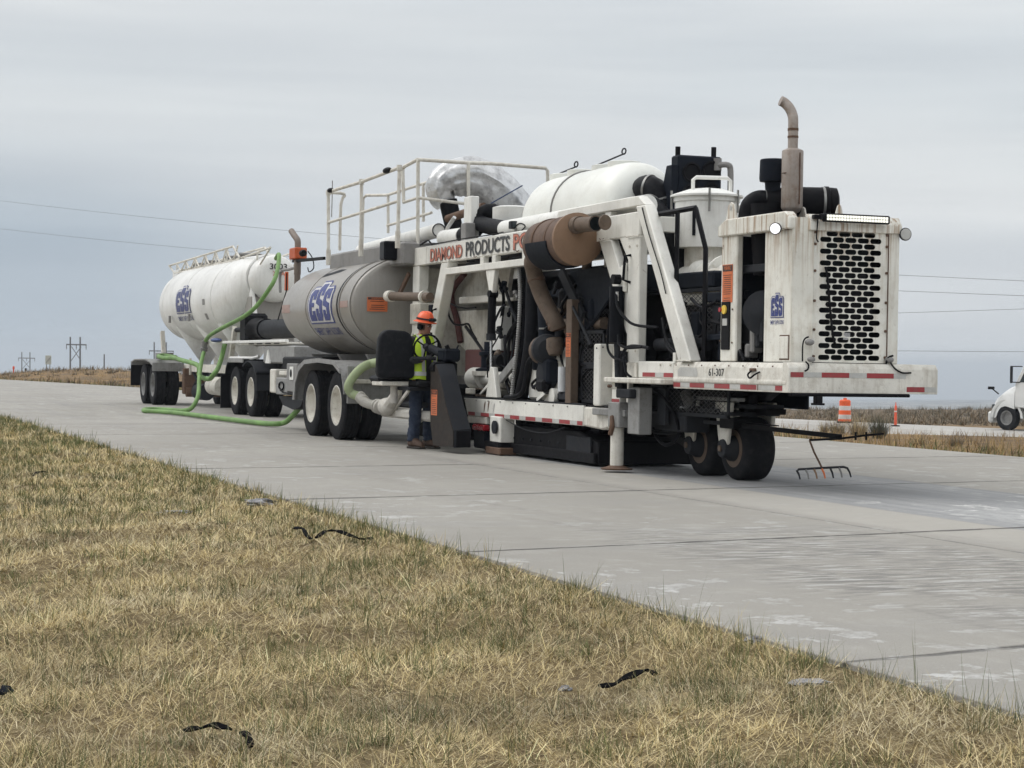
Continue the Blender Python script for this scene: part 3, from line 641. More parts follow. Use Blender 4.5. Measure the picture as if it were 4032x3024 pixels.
chunk((-7.833, 4.263, 0), .012, .012, .012, 'tiny dark pebble on the pavement near the grass edge', 'charcoal')
chunk((-8.424, 5.752, 0), .012, .012, .012, 'tiny dark pebble on the pavement at the right', 'charcoal')

# ------------------------------------------------------------------ far things: power line, sign, drum, marker post
UPV = V((-.019, -.01, 1)).normalized()
def hframe(fac, q1, q2, arm, label, brace):
    a = V((q1[0] * fac, q1[1] * fac, 1.18 + (q1[2] - 1.18) * fac)); bb = V((q2[0] * fac, q2[1] * fac, 1.18 + (q2[2] - 1.18) * fac))
    mid = (a + bb) / 2; half = (bb - a); half.z = 0; half = half / 2
    gz_ = float(ground_z(mid.x, mid.y)) - .5; H_ = a.z - gz_; t = thing('power_pole', (mid.x, mid.y, gz_), label, 'power pole', 'wooden power poles behind the hill')
    for s in (-1, 1):
        MB().lathe((mid.x + half.x * s, mid.y + half.y * s, gz_), UPV, [(0, .32), (H_, .24)], 10).build('pole', 'wood_gray', t)
    za = a.z - arm * fac; e = half * 2.05
    MB().beam((mid.x - e.x, mid.y - e.y, za), (mid.x + e.x, mid.y + e.y, za), .3, .4).build('crossarm', 'wood_gray', t)
    for s in (-1, 0, 1):
        c = V((mid.x + e.x * .97 * s, mid.y + e.y * .97 * s, za)); MB().lathe(c, (0, 0, -1), [(0, .1), (.2, .16), (.5, .1), (.9, .16), (1.2, .08), (1.5, .12)], 8).build('insulator', 'wood_gray', t)
    if brace:
        z1 = za - .6; z2 = za - 5
        MB().beam((mid.x - half.x, mid.y - half.y, z1), (mid.x + half.x, mid.y + half.y, z2), .16, .2).build('brace', 'wood_gray', t)
        MB().beam((mid.x + half.x, mid.y + half.y, z1), (mid.x - half.x, mid.y - half.y, z2), .16, .2).build('brace', 'wood_gray', t)
hframe(.6, (-1016.4, 139.2, 11.7), (-1014.7, 144.0, 11.7), 4.0, 'tall wooden H shaped power pole on the hill left of the tankers', True)
hframe(.9, (-1025.3, 115.6, 3.4), (-1024.2, 119.6, 3.3), 3.1, 'distant small H shaped power pole at far left', True)
hframe(.7, (-1001, 179.9, 9.7), (-998.6, 185.7, 9.4), 4.6, 'H shaped power pole right behind the white tanker', True)
def single_pole():
    x, y = -404, 62.3; g = float(ground_z(x, y)) - .5; t = MB().lathe((x, y, g), UPV, [(0, .2), (1.9 - g, .13)], 10).build('utility_post', 'wood_gray', off=None); tag(t, 'single bare wooden post between power poles and white tanker', 'post')
single_pole()
def sign_board():
    x, y = -255, 32; g = float(ground_z(x, y)); t = thing('road_sign', (x, y, g), 'pale rectangular sign seen from behind on the hill', 'sign')
    for s in (-.22, .22): MB().box(x - .04, x + .04, y + s - .04, y + s + .04, g, 1.3).build('post', 'wood_gray', t)
    MB().box(x + .05, x + .08, y - .38, y + .38, .20, 1.35).build('panel', 'sign_back', t, bevel=.01); MB().beam((x + .1, y - .3, .4), (x + .1, y + .3, 1.1), .04, .05).build('brace', 'wood_gray', t)
sign_board()
for q, lab, mt in (((-156.821, 17, -0.005), 'tiny reddish marker post on the hill at far left', 'post_orange'), ((-166.077, 19, -0.018), 'tiny dark marker post on the hill at far left', 'navy_black')):
    x, y = q[0], q[1]; g = float(ground_z(x, y)); tag(MB().box(x - .05, x + .05, y - .05, y + .05, g, g + .5).box(x - .06, x + .06, y - .08, y + .08, g + .35, g + .6).build('marker_post', mt, bevel=.03), lab, 'marker post')
def wire(a, b, sag, label, r=.02):
    a = V(a); b = V(b); P = [a.lerp(b, t / 16) + V((0, 0, -4 * sag * (t / 16) * (1 - t / 16))) for t in range(17)]
    tag(MB().tube(P, r, 5).build('power_line', 'wire'), label, 'power line', 'overhead wires')
wire((-233.03, 20, 19.665), (-128.476, 48, 9.367), .3, 'upper overhead wire crossing the sky at left', .014)
wire((-232.54, 20, 16.352), (-145.683, 48, 8.801), .3, 'lower overhead wire crossing the sky at left', .014)
wire((-214.634, 90, 14.204), (-95.329, 90, 6.426), .2, 'topmost overhead wire right of the grille', .018)
wire((-214.541, 90, 12.03), (-95.307, 90, 5.63), .2, 'second overhead wire right of the grille', .018)
wire((-214.31, 90, 6.616), (-95.322, 90, 6.155), .2, 'third overhead wire right of the grille', .016)
wire((-214.179, 90, 3.56), (-95.228, 90, 2.735), .2, 'lowest overhead wire right of the grille', .016)
def drum_thing():
    x, y = -77.0, 45.3; g = float(r2z(x, r2y(x) + 3)); t = thing('traffic_drum', (x, y, g), 'orange and white striped traffic drum beside the second road', 'traffic drum')
    zs = [0, .10, .30, .50, .70, .93]; rs = [.30, .285, .275, .265, .255, .245]
    MB().lathe((x, y, g), (0, 0, 1), [(0, .36), (.07, .36), (.08, .29)], 24).build('rubber_base', 'rubber', t)
    for k in range(5):
        MB().lathe((x, y, g), (0, 0, 1), [(zs[k] + .08, rs[k]), (zs[k + 1] + .065, rs[k + 1] + .012), (zs[k + 1] + .08, rs[k + 1])], 24, caps=False).build('band', 'drum_orange' if k in (0, 2, 4) else 'drum_white', t)
    MB().lathe((x, y, g + 1.01), (0, 0, 1), [(0, .245), (.05, .2), (.06, .08)], 24).build('lid', 'drum_orange', t); MB().box(x - .02, x + .02, y - .09, y + .09, g + 1.06, g + 1.14).build('handle', 'drum_orange', t, bevel=.015)
drum_thing()
def delineator():
    x, y = -72.7, 45.3; g = float(r2z(x, r2y(x) + 3)); t = thing('marker_post', (x, y, g), 'slim orange marker post standing on the second road', 'marker post')
    MB().lathe((x, y, g), (0, 0, 1), [(0, .2), (.04, .2), (.06, .06)], 16).build('base', 'rubber', t); MB().lathe((x, y, g + .05), (0, 0, 1), [(0, .06), (.82, .05), (.86, .03), (1.0, .015)], 12).build('post', 'post_orange', t)
    MB().lathe((x, y, g + .62), (0, 0, 1), [(0, .062), (.06, .062)], 12).build('band', 'drum_white', t)
delineator()

# the air over the plain
m = bpy.data.materials.new('air'); m.use_nodes = True; nt = m.node_tree; nt.nodes.clear(); o_ = nt.nodes.new('ShaderNodeOutputMaterial'); pv = nt.nodes.new('ShaderNodeVolumePrincipled')
pv.inputs['Color'].default_value = (.80, .87, .95, 1); pv.inputs['Density'].default_value = .00032; pv.inputs['Anisotropy'].default_value = .2; nt.links.new(pv.outputs[0], o_.inputs['Volume']); M['air'] = m
hz = MB().box(-6600, 900, -900, 6700, -190, 34).build('haze', 'air'); tag(hz, 'thin pale haze over the distant plain', 'haze', kind='stuff')

# ------------------------------------------------------------------ wheels shared by the vehicles
def wheel_meshes():
    t = MB(); R0 = .52; wv = .14; pr = [(-.125, .30), (-.14, .36), (-.14, .44), (-.128, .49), (-.11, .51)]
    for k in range(5):
        x0 = -.10 + k * .05; pr += [(x0 - .012, R0), (x0 + .012, R0)] if k == 0 else [(x0 - .028, R0 - .013), (x0 - .022, R0 - .013), (x0 - .018, R0), (x0 + .014, R0)]
    pr += [(.11, .51), (.128, .49), (.14, .44), (.14, .36), (.125, .30)]
    t.lathe((0, 0, 0), (0, 1, 0), pr, 44, caps=False)
    ty = t.build('tyre_proto', 'rubber', sharp=25).data; bpy.data.objects.remove(bpy.data.objects['tyre_proto'])
    out = {}
    for key, mt in (('clean', 'white_dirty'), ('dusty', 'fender_gray'), ('mid', 'white_dirty')):
        r = MB().lathe((0, 0, 0), (0, 1, 0), [(-.128, .285), (-.132, .30), (-.125, .31), (-.118, .275), (-.06, .262), (.02, .25), (.09, .21), (.105, .16), (.10, .11), (.05, .10), (.03, .07), (.025, .03), (.025, .001)], 36, caps=False)
        r.lathe((0, .125, 0), (0, -1, 0), [(0, .31), (.01, .27), (.1, .26), (.1, .001)], 30, caps=False)
        for k in range(10):
            a = 2 * math.pi * k / 10; r.cyl((.15 * math.cos(a), .11, .15 * math.sin(a)), (.15 * math.cos(a), .075, .15 * math.sin(a)), .016, n=6)
        o = r.build('rim_proto', mt, sharp=30); out[key] = o.data; bpy.data.objects.remove(o)
    return ty, out
TYRE, RIMS = wheel_meshes()
def wheel(parent, x, y, key='dusty', flip=False, sc=1.0):
    w_ = bpy.data.objects.new('wheel', RIMS[key]); C.objects.link(w_); w_.parent = parent; w_.location = V((x, y, .52 * sc - .006)) - base(parent); w_.scale = (sc, sc, sc)
    w_.rotation_euler = (0, random.uniform(0, 6), math.pi if flip else 0)
    t_ = bpy.data.objects.new('tyre', TYRE); C.objects.link(t_); t_.parent = w_
    return w_
def axle(parent, x, yl, yr, key):
    for y in (yl + .14, yl + .47): wheel(parent, x, y, key)
    for y in (yr - .14, yr - .47): wheel(parent, x, y, key, True)
    MB().cyl((x, yl + .2, .52), (x, yr - .2, .52), .07).build('axle', 'charcoal', parent)
def fender_arc(pts, y0, y1, th=.02):
    P = catmull([V((p[0], 0, p[-1])) for p in pts], 5); mb = MB(); rings = []
    for k, p in enumerate(P):
        d = (P[min(k + 1, len(P) - 1)] - P[max(k - 1, 0)]).normalized(); u = V((0, 1, 0)).cross(d).normalized()
        if u.z < 0 and k == 0: pass
        rings.append([V((p.x, y0, p.z)), V((p.x, y0, p.z)) + u * th, V((p.x, y1, p.z)) + u * th, V((p.x, y1, p.z))])
    return mb.loft(rings)
def surf(yc, zc, a, b_): return lambda d: (lambda X, z: (X, yc - a * math.sqrt(max(.0004, 1 - ((z - zc) / b_) ** 2)) - d, z))

# ------------------------------------------------------------------ white dry-bulk tanker
def white_tanker():
    t = thing('bulk_tanker_trailer', (-46, 10.2, 0), 'white dry bulk tanker trailer with hopper bottoms, farthest vehicle on the left', 'tanker trailer')
    st = [(-52.35, 2.62, .1), (-52.3, 2.62, .35), (-52.1, 2.61, .62), (-51.7, 2.6, .82), (-51.1, 2.6, .93), (-50.4, 2.6, .97), (-44.4, 2.6, .97), (-43.6, 2.66, .92), (-43.0, 2.79, .78), (-42.6, 2.93, .62), (-42.5, 3.0, .53), (-42.1, 3.0, .53), (-41.95, 3.0, .48), (-41.85, 3.0, .32), (-41.82, 3.0, .05)]
    mb = MB(); tank = mb.loft([mb.ring((x, 10.2, z), (1, 0, 0), r, 44) for x, z, r in st]).build('tank', 'tank_white', t, sharp=40)
    for x in (-50.4, -47.6, -44.4): m2 = MB(); m2.loft([m2.ring((x + d, 10.2, 2.6), (1, 0, 0), r, 44) for d, r in ((-.03, .965), (-.02, .98), (.02, .98), (.03, .965))], False).build('weld_band', 'tank_white', tank)
    m2 = MB(); m2.loft([m2.ring((-42.5 + d, 10.2, 3.0), (1, 0, 0), r, 36) for d, r in ((-.04, .54), (-.02, .58), (.03, .58), (.05, .54))], False).build('flange', 'tank_white', tank)
    for x in (-49.5, -46.9, -44.4):
        h = MB().lathe((x, 10.2, 2.4), (0, 0, -1), [(0, .80), (.40, .775), (1.25, .17), (1.32, .13), (1.45, .13)], 28).build('hopper', 'tank_white', t)
        MB().lathe((x, 10.2, 1.0), (0, 0, -1), [(0, .2), (.05, .2), (.06, .1), (.25, .1)], 14).build('outlet', 'charcoal', h)
    for x in (-49.4, -46.86): MB().box(x - .05, x + .05, 9.21, 9.26, 2.1, 2.28).build('bracket', 'gray_metal', tank)
    # lettering
    logo(t, surf(10.2, 2.6, .97, .97), -48.6, -46.75, 2.13, 3.0, 'logo_blue_faded', .12, 2.5)
    print2d('fleet_number', 'ink', t, [fit(text2d('3003', .02), 10.01, 10.404, 3.19, 3.325)], onX(-41.80)); print2d('fleet_code', 'letter_red', t, [fit(text2d('XXA', .02), 10.08, 10.36, 3.055, 3.155)], onX(-41.80))
    for X, z in ((-45.3, 2.46), (-45.3, 2.12)): print2d('small_plate', 'gray_metal', t, [poly2d([(X, z), (X + .28, z), (X + .28, z + .14), (X, z + .14)])], surf(10.2, 2.6, .97, .97)(.006))
    # catwalk and rails on top
    MB().box(-52.0, -43.9, 9.85, 10.55, 3.52, 3.56).build('catwalk', 'white_dirty', t, bevel=.01); MB().box(-52.1, -51.4, 9.8, 10.6, 3.3, 3.56).build('catwalk_step', 'tank_white', t, bevel=.02)
    for Y in (9.82, 10.58):
        top = 3.84; r_ = MB().tube([(-52.7, Y, 3.72), (-44.7, Y, top)], .028).tube([(-51.9, Y, 3.48), (-44.0, Y, 3.5)], .025)
        r_.tube([(-44.7, Y, top), (-44.0, Y, 3.55)], .025).tube([(-52.7, Y, 3.72), (-51.9, Y, 3.48)], .025); rr = r_.build('guard_rail', 'white_dirty', t)
        for k in range(6):
            x0 = -51.6 + k * 1.25; zt = 3.73 + .11 * k / 6
            MB().tube([(x0, Y, zt), (x0 + .25, Y, 3.62), (x0 + .55, Y, 3.53), (x0 + .9, Y, 3.62), (x0 + 1.15, Y, zt + .01)], .02, smooth=3).build('rail_strut', 'white_dirty', rr)
            MB().tube([(x0, Y, zt), (x0, Y, 3.5)], .02).build('rail_post', 'white_dirty', rr)
        MB().tube([(-43.7, Y, 3.53), (-40.95, Y, 3.62)], .025).tube([(-43.6, Y, 3.5), (-43.6, Y, 3.56)], .02).tube([(-42.2, Y, 3.4), (-42.2, Y, 3.6)], .02).tube([(-40.95, Y, 3.62), (-41.9, Y, 3.3)], .02).build('nose_rail', 'white_dirty', t)
    for x in (-50, -48.4, -46, -44.6): MB().lathe((x, 10.2, 3.5), (0, 0, 1), [(0, .26), (.12, .26), (.13, .29), (.17, .29), (.2, .1)], 20).build('manhole', 'gray_metal', t)
    # running gear
    axle(t, -50.6, 8.78, 11.3, 'dusty'); axle(t, -49.35, 8.8, 11.3, 'dusty')
    MB().prism([(-52.1, 1.0), (-52.1, 1.1), (-51.6, 1.16), (-49.9, 1.17), (-49.3, 1.1), (-48.9, 1.02), (-48.9, .99), (-49.3, 1.07), (-50, 1.14), (-51.6, 1.13), (-52.05, 1.07), (-52.05, 1.0)], 8.72, 9.5).build('fender', 'fender_gray', t)
    MB().box(-48.92, -48.88, 8.72, 9.52, .86, 1.08).build('fender_skirt', 'fender_gray', t, bevel=.005); MB().box(-51.2, -50.2, 9.2, 9.5, 1.17, 1.34).build('battery_box', 'gray_metal', t, bevel=.02)
    MB().box(-52.16, -52.1, 8.72, 9.5, .45, 1.1).build('mud_flap', 'black', t); MB().box(-52.2, -52.15, 8.74, 8.82, 1.02, 1.10).build('tail_lamp', 'red_lens', t)
    for Y in (9.55, 10.75): MB().box(-52, -42.6, Y, Y + .1, .86, 1.05).build('frame_rail', 'white_dirty', t, bevel=.01)
    for x in (-48.3, -46.8, -45.4, -44): MB().box(x, x + .12, 9.6, 10.8, .88, 1.02).build('crossmember', 'charcoal', t)
    for k, x in enumerate((-48.1, -47.0)): MB().beam((x, 9.6, .86), (x + 1.1, 9.6, .45), .05, .06).beam((x + 1.1, 9.6, .86), (x, 9.6, .45), .05, .06).build('brace', 'charcoal', t)
    MB().box(-48.5, -48.2, 9.4, 9.9, .3, .95).build('landing_bracket', 'rust', t, bevel=.02); MB().cyl((-48.2, 9.45, .35), (-48.2, 10.9, .35), .12).build('spring_beam', 'rust', t); MB().cyl((-47.3, 9.6, .38), (-46.4, 9.6, .38), .2).build('air_tank', 'charcoal', t); MB().lathe((-45.9, 9.65, .55), (1, 0, 0), [(0, .05), (.05, .22), (1.2, .22), (1.25, .05)], 18).build('air_tank', 'white_dirty', t)
    for x in (-51.5, -43.4): MB().beam((x, 9.5, 1.05), (x - .35 if x < -50 else x + .5, 9.5, 1.9), .1, .14).build('saddle', 'white_dirty', t)
    for x in (-51.5, -43.4): MB().beam((x, 10.9, 1.05), (x - .35 if x < -50 else x + .5, 10.9, 1.9), .1, .14).build('saddle', 'white_dirty', t)
    MB().beam((-42.45, 9.75, 2.75), (-41.7, 9.75, 1.55), .06, .3).beam((-42.45, 10.65, 2.75), (-41.7, 10.65, 1.55), .06, .3).build('nose_strut', 'tank_white', t); MB().box(-43.2, -41.6, 9.6, 10.8, 1.50, 1.58).build('upper_coupler', 'tank_white', t, bevel=.01); MB().box(-42.8, -42.2, 9.7, 10.7, 1.56, 2.6).build('nose_bulkhead', 'tank_gray', t, bevel=.02)  # the nose bulkhead is white; its shade is put into the gray colour
    MB().tube([(-46.2, 9.15, 1.02), (-46.2, 9.15, .8), (-46.2, 9.15, 1.2)], .03).build('crank', 'white_dirty', t)
white_tanker()

# ------------------------------------------------------------------ flat-deck truck under the tanker nose
def truck_chassis():
    t = thing('truck_chassis', (-39, 10.2, 0), 'truck chassis with black fenders between the white and gray tankers', 'truck')
    axle(t, -41.1, 9.1, 11.3, 'mid'); axle(t, -39.75, 9.14, 11.3, 'mid')
    for Y in (9.75, 10.55): MB().box(-42.5, -33.2, Y, Y + .1, .75, 1.02).build('frame_rail', 'charcoal', t)
    fender_arc([(-42.0, .82), (-41.85, 1.05), (-41.5, 1.16), (-40.3, 1.2)], 9.08, 9.78, .03).build('fender', 'black', t); MB().box(-41.6, -40.2, 9.06, 9.10, 1.12, 1.22).build('fender_edge', 'fender_gray', t, bevel=.01)
    fender_arc([(-40.35, 1.06), (-40.0, 1.16), (-39.6, 1.14), (-39.2, .98), (-39.05, .75)], 9.1, 9.8, .03).build('fender', 'charcoal', t)
    MB().box(-39.06, -39.02, 9.1, 9.8, .55, .95).build('mud_flap', 'charcoal', t); MB().beam((-39.0, 9.08, .9), (-39.0, 9.8, .9), .05, .04).build('flap_bar', 'black', t)
    MB().box(-41.95, -41.9, 8.98, 9.5, .12, .85).build('mud_flap', 'black', t)
    MB().box(-44.9, -37.3, 9.26, 9.34, 1.54, 1.60).build('deck_rail', 'white_clean', t, bevel=.01); MB().box(-41.4, -37.2, 9.3, 11.1, 1.50, 1.55).build('deck_plate', 'white_dirty', t, bevel=.01)
    for k in range(4): MB().box(-40.6 + k * .75, -40.15 + k * .75, 9.29, 9.31, 1.515, 1.535).build('deck_slot', 'black', t)
    MB().lathe((-40.6, 10.2, 1.18), (0, 0, 1), [(0, .5), (.1, .55), (.28, .55), (.3, .45)], 28).build('turntable', 'gray_metal', t); MB().tube([(-42.2, 9.25, 1.22), (-40.0, 9.25, 1.22), (-39.9, 9.35, 1.26)], .035).build('bumper_pipe', 'white_clean', t)
    MB().box(-39.3, -36.7, 9.3, 10.9, 1.12, 1.48).build('tool_tank', 'fender_gray', t, bevel=.03); MB().prism([(-39.0, 1.12), (-38.8, 1.4), (-38.6, 1.12)], 9.27, 9.30).build('gusset', 'white_clean', t); MB().box(-39.2, -36.4, 9.6, 10.7, .92, 1.12).build('subframe', 'black', t)
    c = MB().cyl((-40.3, 9.6, 1.84), (-37.4, 9.6, 1.84), .2, n=24).build('pump_drum', 'charcoal', t); MB().cyl((-40.4, 9.6, 1.84), (-40.25, 9.6, 1.84), .23, n=24).build('flange', 'black', c)
    m_ = MB().lathe((-41.9, 9.6, 1.84), (1, 0, 0), [(0, .12), (.1, .24), (.9, .26), (1.0, .2), (1.45, .2)], 18).build('pump_motor', 'black', t); MB().cyl((-42.75, 9.5, 1.85), (-41.8, 9.5, 1.85), .055).build('shaft_guard', 'charcoal', m_); MB().box(-41.8, -41.2, 9.35, 9.85, 1.56, 2.2).build('motor_housing', 'black', t, bevel=.06)
    MB().tube([(-38.2, 9.5, 2.95), (-38.2, 9.5, 2.6), (-38.9, 9.5, 2.0)], .012).build('air_line', 'black', t); MB().box(-38.3, -38.2, 9.48, 9.54, 2.6, 2.98).build('marker_staff', 'orange_box', t, bevel=.01)
    MB().tube([(-37.9, 9.3, 2.55), (-37.9, 9.3, 2.95), (-37.2, 9.3, 2.98), (-36.5, 9.3, 3.0)], .03, smooth=3).build('grab_rail', 'gray_metal', t)
    MB().ball((-43.5, 9.2, 1.62), .4, .1, .05).build('tie_strap', 'blue_cap', t)
    for k in range(7): MB().box(-37.0 + k * .5, -36.7 + k * .5, 9.7, 10.7, .45 + .1 * (k % 3), .95).build('undergear', 'black', t, bevel=.04)
truck_chassis()

# ------------------------------------------------------------------ gray slurry tanker
def gray_tanker():
    t = thing('slurry_tanker', (-30, 9.02, 0), 'gray elliptical slurry tanker coupled in front of the white machine', 'tanker truck')
    yc, zc, a, b_ = 9.02, 2.05, 1.1, .76; mb = MB()
    def ring(x, k): return mb.ring((x, yc, zc), (1, 0, 0), a * k, 56, ry=b_ * k)
    tank = mb.loft([ring(x, k) for x, k in ((-32.38, .3), (-32.34, .7), (-32.26, .92), (-32.2, .985), (-32.1, 1), (-27.92, 1), (-27.86, .988), (-27.83, .965), (-27.80, .9), (-27.76, .6), (-27.74, .2))]).build('tank', 'tank_gray', t, sharp=30)
    for x, w_, mt, kk in ((-28.62, .035, 'black', 1.012), (-28.53, .02, 'tank_gray', 1.016), (-27.93, .025, 'tank_gray', 1.014), (-30.55, .012, 'tank_gray', 1.008)):
        m2 = MB(); m2.loft([m2.ring((x + d, yc, zc), (1, 0, 0), a * k, 56, ry=b_ * k) for d, k in ((-w_, 1), (-w_, kk), (w_, kk), (w_, 1))], False).build('band', mt, tank)
    s_ = surf(yc, zc, a, b_); logo(t, s_, -30.4, -28.95, 1.60, 2.46, 'logo_blue', .10, 1.6)
    decal(t, lambda d: onX(-27.75 + d), 8.135, 8.454, 1.937, 2.151, 5)
    for X0, X1, z0, z1 in ((-32.15, -31.6, 1.98, 2.12), (-28.5, -28.05, 2.0, 2.1)): print2d('tape_or_reflection', 'red_reflection', t, [poly2d([(X0, z0), (X1, z0), (X1, z1), (X0, z1)])], s_(.004), .2)  # faint reddish reflection on the tank shell, painted as flat patches
    print2d('stain', 'charcoal', t, [poly2d([(-30.6, 2.54), (-30.2, 2.56), (-29.7, 2.60), (-29.55, 2.64), (-30.0, 2.66), (-30.3, 2.62), (-30.62, 2.60)])], s_(.003), .15)
    # top trunk and walkway pipe
    MB().box(-31.25, -27.2, 8.5, 9.6, 2.62, 2.965).build('top_trunk', 'gray_metal', t, bevel=.03); MB().cyl((-31.0, 8.98, 3.03), (-26.95, 8.98, 3.13), .105, n=20).build('walkway_pipe', 'white_clean', t)
    MB().lathe((-26.95, 8.98, 3.13), (1, 0, .02), [(0, .105), (.012, .105), (.012, .09), (-.2, .09)], 20, caps=False).build('pipe_end', 'charcoal', t)
    MB().box(-27.7, -27.45, 8.3, 8.62, 2.7, 2.98).build('junction_box', 'black_gloss', t, bevel=.02)
    # railing
    Yn = 8.3; Yf = 9.75
    top = [(-30.72, 8.3, 3.951), (-28.678, 8.3, 3.955), (-26.711, 8.3, 4.002)]; midr = [(-30.657, 8.3, 3.447), (-28.712, 8.3, 3.479), (-26.781, 8.3, 3.519)]
    MB().tube(top, .028).build('top_rail', 'white_dirty', t); MB().tube(midr, .024).build('mid_rail', 'white_dirty', t)
    for p, q in (((-30.583, 8.3, 2.751), (-30.652, 8.3, 3.949)), ((-28.687, 8.3, 2.805), (-28.708, 8.3, 3.966)), ((-26.783, 8.3, 2.835), (-26.754, 8.3, 4.006))):
        MB().tube([p, q], .028).build('rail_post', 'white_dirty', t); MB().tube([p, (p[0], p[1], p[2] + .25)], .04).build('post_socket', 'white_dirty', t); MB().lathe(q, (0, 0, -1), [(-.03, .03), (-.03, .042), (.05, .042), (.05, .03)], 10).build('clamp', 'white_dirty', t)
    MB().tube([(-30.651, 8.3, 3.94), (-30.7, 8.591, 3.931), (-30.7, 8.529, 3.767), (-30.7, 8.522, 3.005)], .026, smooth=3).build('end_rail', 'white_dirty', t)
    ft = [(-33.601, 9.75, 4.138), (-33.393, 9.75, 4.171), (-32.116, 9.75, 4.078), (-30.161, 9.75, 4.112), (-29.677, 9.75, 4.117)]
    MB().tube([(-33.624, 9.75, 3.283)] + ft, .026).build('far_top_rail', 'white_dirty', t); MB().tube([(-32.088, 9.75, 3.547), (-29.651, 9.75, 3.605)], .024).build('far_mid_rail', 'white_dirty', t)
    for p, q in (((-32.029, 9.75, 3.417), (-32.064, 9.75, 4.07)), ((-30.06, 9.75, 3.49), (-30.103, 9.75, 4.108))): MB().tube([p, q], .026).build('rail_post', 'white_dirty', t)
    MB().tube([(-30.792, 8.4, 3.552), (-30.772, 8.4, 4.151)], .008).build('antenna', 'gray_metal', t); MB().ball((-30.444, 8.28, 3.959), .12, .05, .04).build('cable_wrap', 'black', t); MB().ball((-27.293, 8.28, 4.005), .18, .05, .045).build('cable_wrap', 'black', t)
    # exhaust and beacon on the far end
    ex = MB().lathe((-33.4, 8.5, 2.5), (0, 0, 1), [(0, .055), (.2, .055), (.22, .062), (.55, .062), (.56, .055)], 16).tube([(-33.4, 8.5, 3.0), (-33.4, 8.5, 3.2), (-33.43, 8.5, 3.32), (-33.6, 8.48, 3.42), (-33.75, 8.47, 3.5)], .056, 14, smooth=4).build('exhaust_pipe', 'old_pipe', t)
    bar = MB().beam((-33.7, 8.5, 2.96), (-31.3, 8.42, 2.9), .05, .05).build('beacon_bar', 'black', t); MB().box(-33.62, -33.2, 8.4, 8.62, 2.98, 3.18).build('beacon', 'orange_box', bar, bevel=.015); MB().lathe((-32.9, 8.45, 3.06), (1, 0, 0), [(0, .03), (.02, .06), (.12, .06), (.16, .05)], 12).build('work_lamp', 'black', bar); MB().tube([(-32.6, 8.48, 3.08), (-32.3, 8.48, 2.95), (-32.2, 8.48, 2.78), (-32.5, 8.48, 2.72), (-32.6, 8.48, 2.8)], .01, smooth=4).build('cable', 'black', bar)
    # running gear
    axle(t, -29.72, 7.8, 10.24, 'clean'); axle(t, -28.22, 7.8, 10.24, 'clean')
    fender_arc([(-30.5, .55), (-30.42, .85), (-30.2, 1.06), (-29.8, 1.17), (-29, 1.2), (-28.1, 1.18), (-27.75, 1.06), (-27.6, .85), (-27.55, .7)], 7.74, 8.5, .025).build('fender', 'fender_gray', t); MB().prism([(-30.53, .55), (-30.44, .86), (-30.22, 1.09), (-29.8, 1.2), (-29, 1.225), (-28.1, 1.2), (-27.74, 1.08), (-27.7, 1.0), (-28.1, 1.13), (-29, 1.16), (-29.8, 1.13), (-30.15, 1.02), (-30.36, .82), (-30.42, .55)], 7.715, 7.74).build('fender_lip', 'fender_gray', t)
    MB().box(-27.54, -27.5, 7.78, 9.9, .56, 1.12).build('rear_skirt', 'fender_gray', t, bevel=.01); MB().box(-27.49, -27.42, 7.8, 9.95, .86, .92).build('skirt_rib', 'white_dirty', t, bevel=.01)
    for k in range(4): MB().box(-27.49, -27.46, 8.0 + k * .45, 8.03 + k * .45, .58, .86).build('skirt_seam', 'gray_metal', t)
    for Y in (8.55, 9.35): MB().box(-34.5, -25.8, Y, Y + .1, .72, 1.0).build('frame_rail', 'gray_metal', t)
    for x in (-31.6, -30.0, -28.4): MB().prismx([(8.3, 1.3), (8.5, .98), (9.55, .98), (9.75, 1.3)], x, x + .12).build('saddle', 'gray_metal', t)
    b1 = MB().box(-31.68, -30.98, 7.9, 8.5, .66, 1.135).build('tool_box', 'gray_metal', t, bevel=.015); MB().box(-31.42, -31.18, 7.885, 7.9, .86, 1.08).build('latch_plate', 'white_clean', b1, bevel=.005); MB().ball((-31.3, 7.88, .97), .05, .015, .07).build('latch', 'black', b1)
    b2 = MB().box(-32.5, -31.72, 7.92, 8.5, .60, .89).build('valve_box', 'fender_gray', t, bevel=.015); m3 = MB(); P = [(-32.05 + .17 * math.cos(q * .4), 7.905, .75 + .065 * math.sin(q * .4)) for q in range(17)]; m3.tube(P, .014, 6); m3.build('gauge_ring', 'black', b2); MB().tube([(-32.1, 7.9, .68), (-31.9, 7.9, .64), (-31.3, 7.9, .63), (-30.7, 7.9, .64)], .012).build('cable', 'black', b2)
    MB().box(-32.95, -32.55, 7.92, 8.5, .62, 1.03).build('step_box', 'white_dirty', t, bevel=.02); MB().box(-32.4, -31.9, 7.95, 8.5, .93, 1.0).build('step_tread', 'white_dirty', t, bevel=.01); MB().prism([(-32.6, .57), (-30.9, .57), (-31.1, .42), (-31.6, .36), (-32.3, .42)], 8.0, 8.6).build('under_tray', 'charcoal', t)
    MB().box(-33.2, -30.6, 8.2, 9.9, .98, 1.25).build('sub_frame', 'black', t, bevel=.03)
    for p in ((-28.9, 8.9, .75), (-27.0, 8.8, .62), (-26.4, 9.2, .7)): MB().box(p[0] - .3, p[0] + .3, p[1] - .3, p[1] + .3, p[2] - .18, p[2] + .18).build('undergear', 'black', t, bevel=.05)
    # slurry-caked discharge piping at the back
    MB().tube([(-27.2, 7.883, 0.676), (-27.1, 7.955, 0.582), (-27.0, 8.12, .535), (-26.75, 8.15, .52)], .07, 12, smooth=4).build('discharge_pipe', 'slurry', t)
